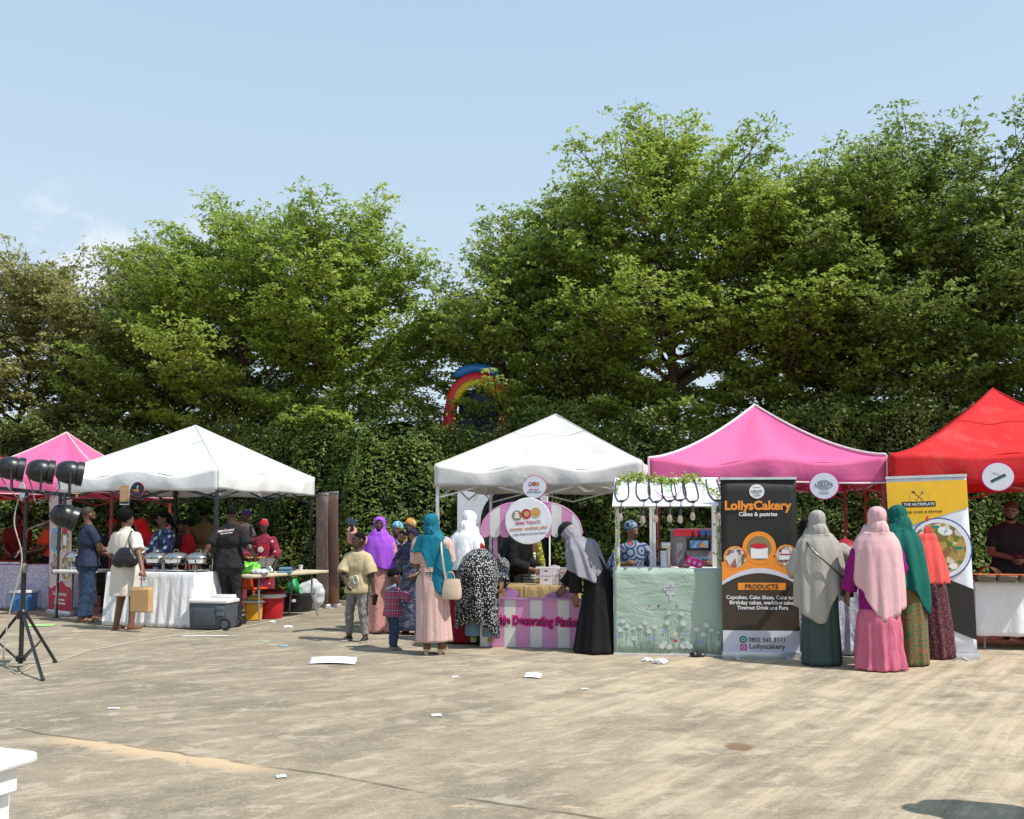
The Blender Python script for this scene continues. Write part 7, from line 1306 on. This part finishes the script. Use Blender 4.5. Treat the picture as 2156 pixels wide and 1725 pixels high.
# table behind with boxes
Rm = Matrix.Rotation(R(-8), 3, 'Z'); tc_ = Vector(c) + Rm @ Vector((-.05, .62, 0)); draped_table('table behind the striped cookie counter', 'kraft brown cloth on the table behind the striped counter', tc_, R(-8), 1.02, .55, .72, KRAFT, .70, 8, .02, 20)
BOXW = plain('white card box', (.70, .66, .68, 1), .6); COOK = food_mat('cookie photo', [(.20, .09, .03, 1), (.32, .16, .06, 1), (.1, .05, .02, 1), (.5, .4, .3, 1)], 40)
for i, (x, y, z, lb) in enumerate(((.02, .55, .728, 'lower white cookie box in the left stack on the kraft table'), (.02, .55, .842, 'upper white cookie box in the left stack on the kraft table'), (.17, .60, .728, 'lower white cookie box in the right stack on the kraft table'), (.17, .60, .842, 'upper white cookie box in the right stack on the kraft table'))):
    b = thing('cookie_box', lb, 'box', Vector(c) + Rm @ Vector((x, y, z)), R(-8), 'cookie boxes on the kraft table'); m = MB(); m.box((0, 0, .054), (.21 if i < 2 else .08, .14, .108)); m.build('carton', BOXW, b)
    if i < 2: m = MB(); m.box((-.075, -.0715, .05), (.05, .002, .07)); m.build('cookie_picture', COOK, b); m = MB(); m.box((.03, -.0715, .065), (.04, .002, .012)); m.build('printed_mark', INK['brown'], b)
GLS = NT('clear plastic tub'); CLEARP = GLS.done((.85, .80, .82, 1), .08, 0, .5); GLS.b.inputs['Transmission Weight'].default_value = .75; GLS.b.inputs['IOR'].default_value = 1.15
for i in range(2):
    b = thing('biscuit_tub', ['lower clear tub of pink biscuits on the kraft table', 'upper clear tub of pink biscuits on the kraft table'][i], 'tub', Vector(c) + Rm @ Vector((.34, .58, .728 + .115 * i)), R(-8), 'clear tubs of pink biscuits'); m = MB(); m.rbox((0, 0, .052), (.24, .18, .104), .02); m.build('tub', CLEARP, b); m = MB()
    for k_ in range(12): m.ball((-.08 + .055 * (k_ % 4), -.05 + .05 * (k_ // 4), .045), (.03, .026, .03), 6)
    m.build('biscuits', plain('pink icing', (.70, .32, .34, 1), .6), b)
b = thing('glass_dome', 'clear domed cake cover behind the cookie boxes', 'cover', Vector(c) + Rm @ Vector((.13, .78, .728)), 0); m = MB(); m.lathe([(.13, 0), (.13, .10), (.11, .18), (.06, .23), (0, .245)], (0, 0, 0), 24); m.build('dome', CLEARP, b); m = MB(); m.lathe([(.145, 0), (.145, .008), (.13, .012)], (0, 0, 0), 24); m.build('base', STEEL, b)
# ================================================================ mint ice cream booth
c = gnd(1410, 1380); t = thing('ice_cream_booth', 'mint green ice cream booth with a white sloping roof board', 'stall', c, R(-6)); Rm6 = Matrix.Rotation(R(-6), 3, 'Z')
mt = NT('mint vinyl cloth'); cr_ = mt.noise(2.2, 5, .6, mt.co((1.2, 1, 2.2), (0, R(18), 0)), 2.2); c2 = mt.noise(1.6, 3, .5, mt.co((1, 1, 3.4), (0, R(-6), 0), (4, 0, 1)), .8); mt.bump(mt.math('ADD', cr_, mt.math('MULTIPLY', mt.math('ABSOLUTE', mt.math('SUBTRACT', c2, .5)), 1.6)), .3, .045); MINT = mt.done(mt.mix(mt.noise(2, 4), (.30, .395, .335, 1), (.36, .45, .385, 1)), .42, 0, .4)
m = MB(); P = []
for j in range(13):
    z = .985 - .965 * j / 12; P.append([Vector((x, .0 - .006 * math.sin(5 * x + j * .4) - .010 * (j / 12) ** 2 - .004 * math.sin(13 * x - j), z)) for x in np.linspace(-.63, .63, 30)])
m.grid(P); m.grid([[Vector((.63, y, z)) for y in (0, .3, .55)] for z in (.985, .5, .02)]); m.grid([[Vector((-.63, y, z)) for y in (.55, .3, 0)] for z in (.985, .5, .02)]); m.build('front_cloth', MINT, t, sol=.004)
m = MB(); m.box((0, .28, .972), (1.25, .55, .025)); m.build('counter_top', WH, t)
m = MB(); m.box((0, .02, .987), (1.27, .03, .012)); m.build('counter_trim', WH, t)
for sx in (-1, 1):
    for y in (.04, .52): m = MB(); m.box((sx * .578, y, 1.36), (.05, .04, .75)); m.build('post', WH, t)
for x in (-.17, -.13): m = MB(); m.box((x, .56, 1.36), (.034, .03, .75)); m.build('back_post', STEEL_W, t)
rfp = [Vector((-.64, -.10, 1.705)), Vector((.635, -.10, 1.705)), Vector((.61, .34, 2.05)), Vector((-.60, .34, 2.05))]
m = MB(); nr_ = (rfp[1] - rfp[0]).cross(rfp[3] - rfp[0]).normalized(); m.add([p for p in rfp] + [p - nr_ * .02 for p in rfp], [(0, 1, 2, 3), (7, 6, 5, 4), (0, 4, 5, 1), (1, 5, 6, 2), (2, 6, 7, 3), (3, 7, 4, 0)]); ROOFW = plain('glossy white board', (.74, .72, .76, 1), .35, var=.05); m.build('roof_board', ROOFW, t)
def onroof(u, v, o=.006): return rfp[0].lerp(rfp[1], u).lerp(rfp[3].lerp(rfp[2], u), v) + nr_ * o
B = Board(t, plane_m(onroof(.51, .55, .004), rfp[1] - rfp[0], rfp[3] - rfp[0])); B.ell(0, 0, .142, .150, INK['rose'], 1, 'roof_badge', 40, .04); B.ell(0, 0, .135, .142, INK['white'], 2, 'roof_badge', 40, .04)
LG = plain('leaf green print', (.16, .42, .08, 1), .6)
def lolly(B, cx, cy, k, mat, lay, hole):
    B.poly([(cx - .55 * k, cy + .1 * k), (cx + .55 * k, cy + .1 * k), (cx + .5 * k, cy + .9 * k), (cx + .35 * k, cy + 1.05 * k), (cx - .35 * k, cy + 1.05 * k), (cx - .5 * k, cy + .9 * k)], mat, lay, 'printed_lolly'); B.poly([(cx - .5 * k, cy - .95 * k), (cx + .5 * k, cy - .95 * k), (cx + .6 * k, cy - .8 * k), (cx + .57 * k, cy - .35 * k), (cx - .57 * k, cy - .35 * k), (cx - .6 * k, cy - .8 * k)], mat, lay, 'printed_lolly')
    B.rect(cx - .15 * k, cy - 1.75 * k, cx + .15 * k, cy - .94 * k, mat, lay, 'printed_lolly')
    for sx in (-1, 1): B.rect(cx + sx * .17 * k - .09 * k, cy + .1 * k, cx + sx * .17 * k + .09 * k, cy + .85 * k, hole, lay + 1, 'printed_lolly'); B.rect(cx + sx * .17 * k - .09 * k, cy - .68 * k, cx + sx * .17 * k + .09 * k, cy - .35 * k, hole, lay + 1, 'printed_lolly')
lolly(B, 0, .022, .055, LG, 3, INK['white'])
B = Board(t, Matrix.Translation((0, -.018, 0)) @ Matrix.Rotation(R(90), 4, 'X')); kk = 1.26 / 905; X = lambda x: (x - 580) * kk; Y = lambda y: .985 - (y - 918) * kk
PALEV = plain('pale violet print', (.56, .55, .62, 1), .5); MINTD = plain('mint print', (.33, .47, .39, 1), .5); lolly(B, X(592), Y(1080), .075, PALEV, 1, MINTD); B.strip(X(592), Y(1062), 106 * kk, 18 * kk, 6, PALEV, 2); B.strip(X(592), Y(1086), 112 * kk, 18 * kk, 6, PALEV, 2)
for x, w_, mt_ in ((420, 50, INK['rose']), (492, 70, INK['darkgrey']), (640, 120, INK['green'])): B.ell(X(x), Y(1226), 7 * kk, 9 * kk, mt_, 1, 'printed_icon'); B.strip(X(x + 15 + w_ / 2), Y(1228), w_ * kk, 6 * kk, 9, PALEV, 1)
FLW = plain('white flower print', (.52, .55, .54, 1), .6); STM = plain('grey green stem print', (.16, .22, .17, 1), .6); FLV = plain('violet flower print', (.30, .28, .60, 1), .6); CRM = plain('cream flower print', (.55, .55, .42, 1), .6)
rnd = random.Random(4); fl = MB(); stm = MB()
def petal_disc(mb, x, y, r, n=7):
    pts = []
    for k_ in range(n * 4): a = 2 * math.pi * k_ / (n * 4); rr = r * (.72 + .28 * abs(math.sin(n * a / 2))); pts.append((X(x) + rr * kk * math.cos(a), Y(y) + rr * kk * .9 * math.sin(a)))
    mb.prism(pts, (0, 0, 0), (1, 0, 0), (0, 1, 0), .0012)
fls = [(200, 1350, 24), (178, 1422, 26), (238, 1390, 22), (290, 1408, 15), (342, 1392, 20), (384, 1362, 26), (412, 1432, 22), (460, 1395, 24), (578, 1278, 20), (566, 1358, 26), (684, 1284, 22), (694, 1362, 28), (798, 1410, 26), (852, 1452, 26), (878, 1376, 28), (918, 1418, 24), (972, 1436, 18), (1018, 1424, 14), (292, 1488, 28), (970, 1520, 28), (625, 1450, 22), (520, 1548, 30), (575, 1552, 30), (690, 1545, 30), (740, 1548, 30), (545, 1530, 26), (715, 1528, 26)]
for i, (x, y, r) in enumerate(fls):
    m = MB(); petal_disc(m, x, y, r, 6 + i % 3); o = m.build('printed_flower', FLW if i not in (20,) else CRM, t, smooth=0); o.matrix_local = B.M @ Matrix.Translation((0, 0, .0016 * (2 + .2 * (i % 3))))
    x1 = x + rnd.uniform(-14, 14); stm.tube([(X(x), Y(y + r * .7), 0), (X((x + x1) / 2 + rnd.uniform(-6, 6)), Y((y + 1595) / 2), 0), (X(x1), Y(1596), 0)], .0022, 4)
for (x, y, mt_) in ((432, 1488, FLV), (540, 1432, FLV), (720, 1438, FLV), (825, 1506, FLV), (627, 1506, INK['red']), (160, 1475, FLV)): m = MB(); petal_disc(m, x, y, 16, 5); o = m.build('printed_flower', mt_, t, smooth=0); o.matrix_local = B.M @ Matrix.Translation((0, 0, .004))
for k_ in range(90): x = rnd.uniform(150, 1030); h = rnd.uniform(30, 110); stm.tube([(X(x), Y(1600), 0), (X(x + rnd.uniform(-12, 12)), Y(1600 - h * .6), 0), (X(x + rnd.uniform(-22, 22)), Y(1600 - h), 0)], [.0022, .0018, .0008], 4)
o = stm.build('printed_stems', STM, t); o.matrix_local = B.M @ Matrix.Translation((0, 0, .0018))
m = MB(); m.box((0, -.016, .012), (1.27, .012, .02)); m.build('hem', WH, t)
# string lights on the roof
def bw(v): return Vector(c) + Rm6 @ Vector(v)
sl = thing('string_lights', 'black string light cable looped over the booth roof with seven clear bulbs', 'lights', c, R(-6)); BLKR = plain('black rubber cable', (.03, .032, .033, 1), .5); gl = NT('clear bulb glass'); BULB = gl.done((.95, .93, .88, 1), .03, 0, .5); gl.b.inputs['Transmission Weight'].default_value = .85; gl.b.inputs['IOR'].default_value = 1.2; FIL = plain('amber filament', (.75, .38, .08, 1), .4)
bx_ = [-.546, -.292, -.146, .011, .130, .27, .557]; bz_ = [1.575, 1.545, 1.555, 1.56, 1.55, 1.585, 1.58]
cab = MB(); pts = []
for i, x in enumerate(bx_):
    u = (x + .64) / 1.275; lo = .14 + .03 * math.sin(i * 2.1); wu = .055
    cab.tube([Vector(p) for p in cr([tuple(onroof(max(.01, u - wu), .92, .01)), tuple(onroof(max(.012, u - wu * 1.1), .45, .01)), tuple(onroof(u - wu * .5, lo + .03, .01)), tuple(onroof(u + .012, lo, .012)), tuple(onroof(min(.99, u + wu * 1.1), lo + .10, .01)), tuple(onroof(min(.992, u + wu * 1.25), .5, .01)), tuple(onroof(min(.985, u + wu * 1.0), .92, .01))], 30)], .0075, 6)
    pz = onroof(u + .012, lo, .015); cab.tube([pz, onroof(u + .012, .0, .012) + Vector((0, -.01, 0)), Vector((x, -.115, bz_[i] + .10))], .0045, 5); cab.box(pz, (.05, .02, .02))
    s = MB(); s.lathe([(.014, .115), (.018, .10), (.019, .05), (.015, .045)], (x, -.115, bz_[i]), 14); s.build('socket', BLKR, sl); b = MB(); b.lathe([(.013, .05), (.016, .04), (.030, .0), (.030, -.02), (.018, -.045), (0, -.05)], (x, -.115, bz_[i]), 18); bo = b.build('bulb', BULB, sl); f = MB(); f.tube([(x - .008, -.115, bz_[i] + .02), (x - .010, -.115, bz_[i] - .02), (x + .010, -.115, bz_[i] - .02), (x + .008, -.115, bz_[i] + .02)], .0045, 5); f.build('filament', FIL, bo)
cab.build('cable', BLKR, sl)
# ivy garland along the ridge and down the right post
rng = np.random.default_rng(8); ivy = thing('ivy_garland', 'artificial ivy garland along the booth roof and right post', 'garland', c, R(-6)); pth = [onroof(u, .90 + .06 * math.sin(9 * u), .02) for u in np.linspace(.06, .80, 30)] + [onroof(.86, .70, .02), onroof(.91, .50, .02), onroof(.95, .32, .02), onroof(.985, .12, .02), Vector((.58, -.03, 1.64)), Vector((.575, -.01, 1.5)), Vector((.60, -.01, 1.36)), Vector((.57, -.01, 1.2)), Vector((.59, -.01, 1.05))]
LPs = np.array([tuple(p) for p in pth]); A_ = cr([tuple(p) for p in LPs], 220); P_ = np.repeat(A_, 2, 0) + rng.normal(0, 1, (440, 3)) * np.array([.028, .03, .032]); P_[:, 1] -= .015; V, Q = leaf_quads(P_, rng.normal(0, .5, P_.shape) + np.array([0, -.8, .6]), rng.uniform(.03, .055, len(P_)), .032, rng); np_mesh('leaves', V, Q, LM['bright'], ivy, np.clip(rng.normal(.7, .25, len(P_)), 0, 1)); m = MB(); m.tube([Vector(p) for p in A_[::4]], .004, 5); m.build('vine', plain('green vine', (.10, .16, .05, 1), .7), ivy)
ivl = thing('ivy_garland', 'short ivy strand on the left post of the mint booth', 'garland', c, R(-6)); A_ = cr([tuple(onroof(.06, .9, .02)), tuple(onroof(.03, .5, .02)), (-.60, -.02, 1.62), (-.575, -.02, 1.4), (-.60, -.01, 1.15), (-.58, -.01, 1.0)], 60); P_ = A_ + rng.normal(0, .018, A_.shape) + np.array([0, -.015, 0]); V, Q = leaf_quads(P_, rng.normal(0, .5, P_.shape) + np.array([0, -.8, .5]), .036, .028, rng); np_mesh('leaves', V, Q, LM['bright'], ivl, np.clip(rng.normal(.6, .25, len(P_)), 0, 1)); m = MB(); m.tube([Vector(p) for p in A_[::3]], .0035, 5); m.build('vine', MATS['green vine'], ivl)
# ice cream machine and counter things
p = at(1468, 1150, 11.35); t = thing('ice_cream_machine', 'grey soft ice cream machine with red header and small blue screen', 'machine', (p.x, 11.45, 0), R(-4)); GM = plain('grey enamel', (.30, .27, .28, 1), .4); m = MB(); m.rbox((0, .1, .72), (.56, .5, 1.44), .03); m.build('body', GM, t); m = MB(); m.box((0, -.16, 1.395), (.58, .03, .085)); m.build('header', INK['red'], t); m = MB(); m.box((.13, -.178, 1.395), (.22, .006, .07)); m.build('header_print', INK['blue'], t); m = MB(); m.rbox((.02, -.16, 1.25), (.30, .03, .15), .012); m.build('screen_frame', BLK, t); m = MB(); m.box((.02, -.178, 1.25), (.22, .006, .09)); m.build('screen', INK['sky'], t); m = MB(); m.box((.06, -.182, 1.24), (.09, .004, .05)); m.build('screen_picture', INK['caramel'], t)
for k_ in range(3): m = MB(); m.tube([(-.06 + .08 * k_, -.17, 1.34), (-.06 + .08 * k_, -.22, 1.37), (-.06 + .08 * k_, -.22, 1.41)], .012, 6); m.build('lever', BLK, t)
lettering('Ice Cream', t, Matrix.Translation((.05, -.155, 1.09)) @ Matrix.Rotation(R(90), 4, 'X'), .20, .05, INK['sky'], .01)
p = at(1397, 1180, 10.85); t = thing('blender_jug', 'shiny steel drink mixer on the mint counter', 'mixer', (p.x, 10.82, .985), 0); m = MB(); m.lathe([(.05, 0), (.052, .01), (.045, .02), (.045, .19), (.04, .20)], (0, 0, 0), 18); m.build('jug', STEEL, t); m = MB(); m.rbox((.06, .03, .15), (.05, .06, .30), .015); m.rbox((.03, .02, .26), (.12, .08, .08), .02); m.build('stand', STEEL, t)
p = at(1462, 1185, 10.6); t = thing('menu_card', 'tilted magenta menu card lying on the mint counter', 'card', (p.x, 10.6, 1.0), R(-6)); m = MB(); m.box((0, 0, .05), (.20, .008, .10), Matrix.Rotation(R(20), 3, 'Y') @ Matrix.Rotation(R(-12), 3, 'X')); m.build('card', INK['magenta'], t)
for k_ in range(3): m = MB(); m.box((-.06 + .06 * k_, -.018, .07 - .02 * k_), (.035, .002, .04), Matrix.Rotation(R(20), 3, 'Y') @ Matrix.Rotation(R(-12), 3, 'X')); m.build('printed_block', INK['pink'], t)
p = at(1440, 1190, 10.62); m = MB(); m.lathe([(.045, 0), (.07, .012), (.075, .02), (0, .022)], (0, 0, 0), 20); o = m.build('sauce_tray', plain('red tray', (.42, .02, .03, 1), .4)); o.location = (p.x, 10.62, .986); tag(o, 'small red tray left of the magenta card on the mint counter', 'tray')
blob('black_bag', 'small black bag at the foot of the mint booth', 'bag', tuple(gnd(1470, 1383)), (.14, .10, .06), plain('black film', (.02, .02, .02, 1), .4), 31, .006, 70)
# ================================================================ right-hand stall goods
p = at(1790, 1195, 10.7); t = thing('cake_box', 'white cake box on the sequin cloth beside the grey jilbab', 'box', (p.x, 10.7, .79), R(-8)); m = MB(); m.box((0, 0, .11), (.26, .24, .22)); m.build('carton', BOXW, t); m = MB(); m.box((0, 0, .228), (.275, .255, .012)); m.build('lid', BOXW, t)
p = at(1783, 1165, 11.2); t = thing('umbrella', 'half-closed red umbrella resting behind the cake boxes', 'umbrella', (p.x, 11.25, .80), 0); m = MB(); m.lathe([(.235, .28), (.24, .30), (.20, .40), (.12, .48), (.0, .53)], (0, 0, 0), 8); m.build('canopy', plain('sheer red cloth', (.46, .02, .05, 1), .5, trans=.4), t); m = MB(); m.cyl((0, 0, .0), (0, 0, .55), .008, n=8); m.build('shaft', STEEL, t)
t = thing('wicker_basket', 'brown wicker tray under the white cake box', 'basket', (at(1778, 1225, 10.62).x, 10.55, .79), 0); m = MB(); m.lathe([(.10, 0), (.13, .02), (.15, .09), (.155, .10), (.14, .09), (.11, .02), (0, .015)], (0, 0, 0), 24); m.build('basket', print_mat('wicker weave', lambda t_: t_.mix(t_.step(t_.math('SINE', t_.math('MULTIPLY', t_.xyz()[2], 300)), -.3, .3), (.16, .08, .03, 1), (.36, .20, .09, 1))), t)
for i in range(3):
    p = at(2070 + 40 * i, 1240, 11.0); t = thing('serving_dish', ['low dark serving dish nearest the yellow banner', 'long serving tray in front of the phone man', 'serving tray at the right edge of the red tent table'][i], 'dish', (p.x, 10.98 - .06 * i, .812), R(-10), 'dishes on the red tent table'); m = MB(); m.rbox((0, 0, .04), (.24, .26, .08), .03, taper=.85); m.build('pan', plain('dark steel', (.16, .15, .14, 1), .25, .9), t); m = MB(); m.rbox((0, 0, .082), (.22, .24, .012), .03); m.build('food', food_mat('red rice', [(.4, .08, .03, 1), (.5, .14, .05, 1), (.3, .04, .02, 1), (.5, .3, .1, 1)], 60), t)
p = at(2080, 1215, 11.25); t = thing('roll_top_lid', 'curved copper roll-top lid on the red tent table', 'lid', (p.x, 11.25, .812), R(-10)); m = MB(); m.grid([[Vector((.14 * math.cos(a), y, .16 * math.sin(a))) for a in np.linspace(.2, math.pi * .8, 12)] for y in (-.11, -.05, .05, .11)]); m.build('lid', plain('copper steel', (.50, .22, .12, 1), .2, 1.0), t, sol=.006)
g_ = gnd(1988, 1385); m = MB(); m.rbox((0, 0, .065), (.19, .10, .13), .008); o = m.build('stone_block', plain('rough brown block', (.11, .085, .05, 1), .95, var=.4, scale=30, bump=1.0, bscale=40)); o.location = (g_.x, g_.y - .06, 0); o.rotation_euler = (0, 0, .1); tag(o, 'rough brown block weighing down the foot of the yellow banner', 'block')
# unseen bystander added right of the frame to cast the near corner's shadow
q = Person('bystander in a wide shawl added unseen outside the right edge to cast a shadow', (3.12, 4.32), R(120), 1.66, 'dark'); q.robe(BLACKA, .02, .26, .22, seed=41); q.sleeves(BLACKA, .9, .03, start=.3); q.hijab(SAGE, .50, .46, 1.1, seed=42, nk=1.15); q.shoes(SNEAK)
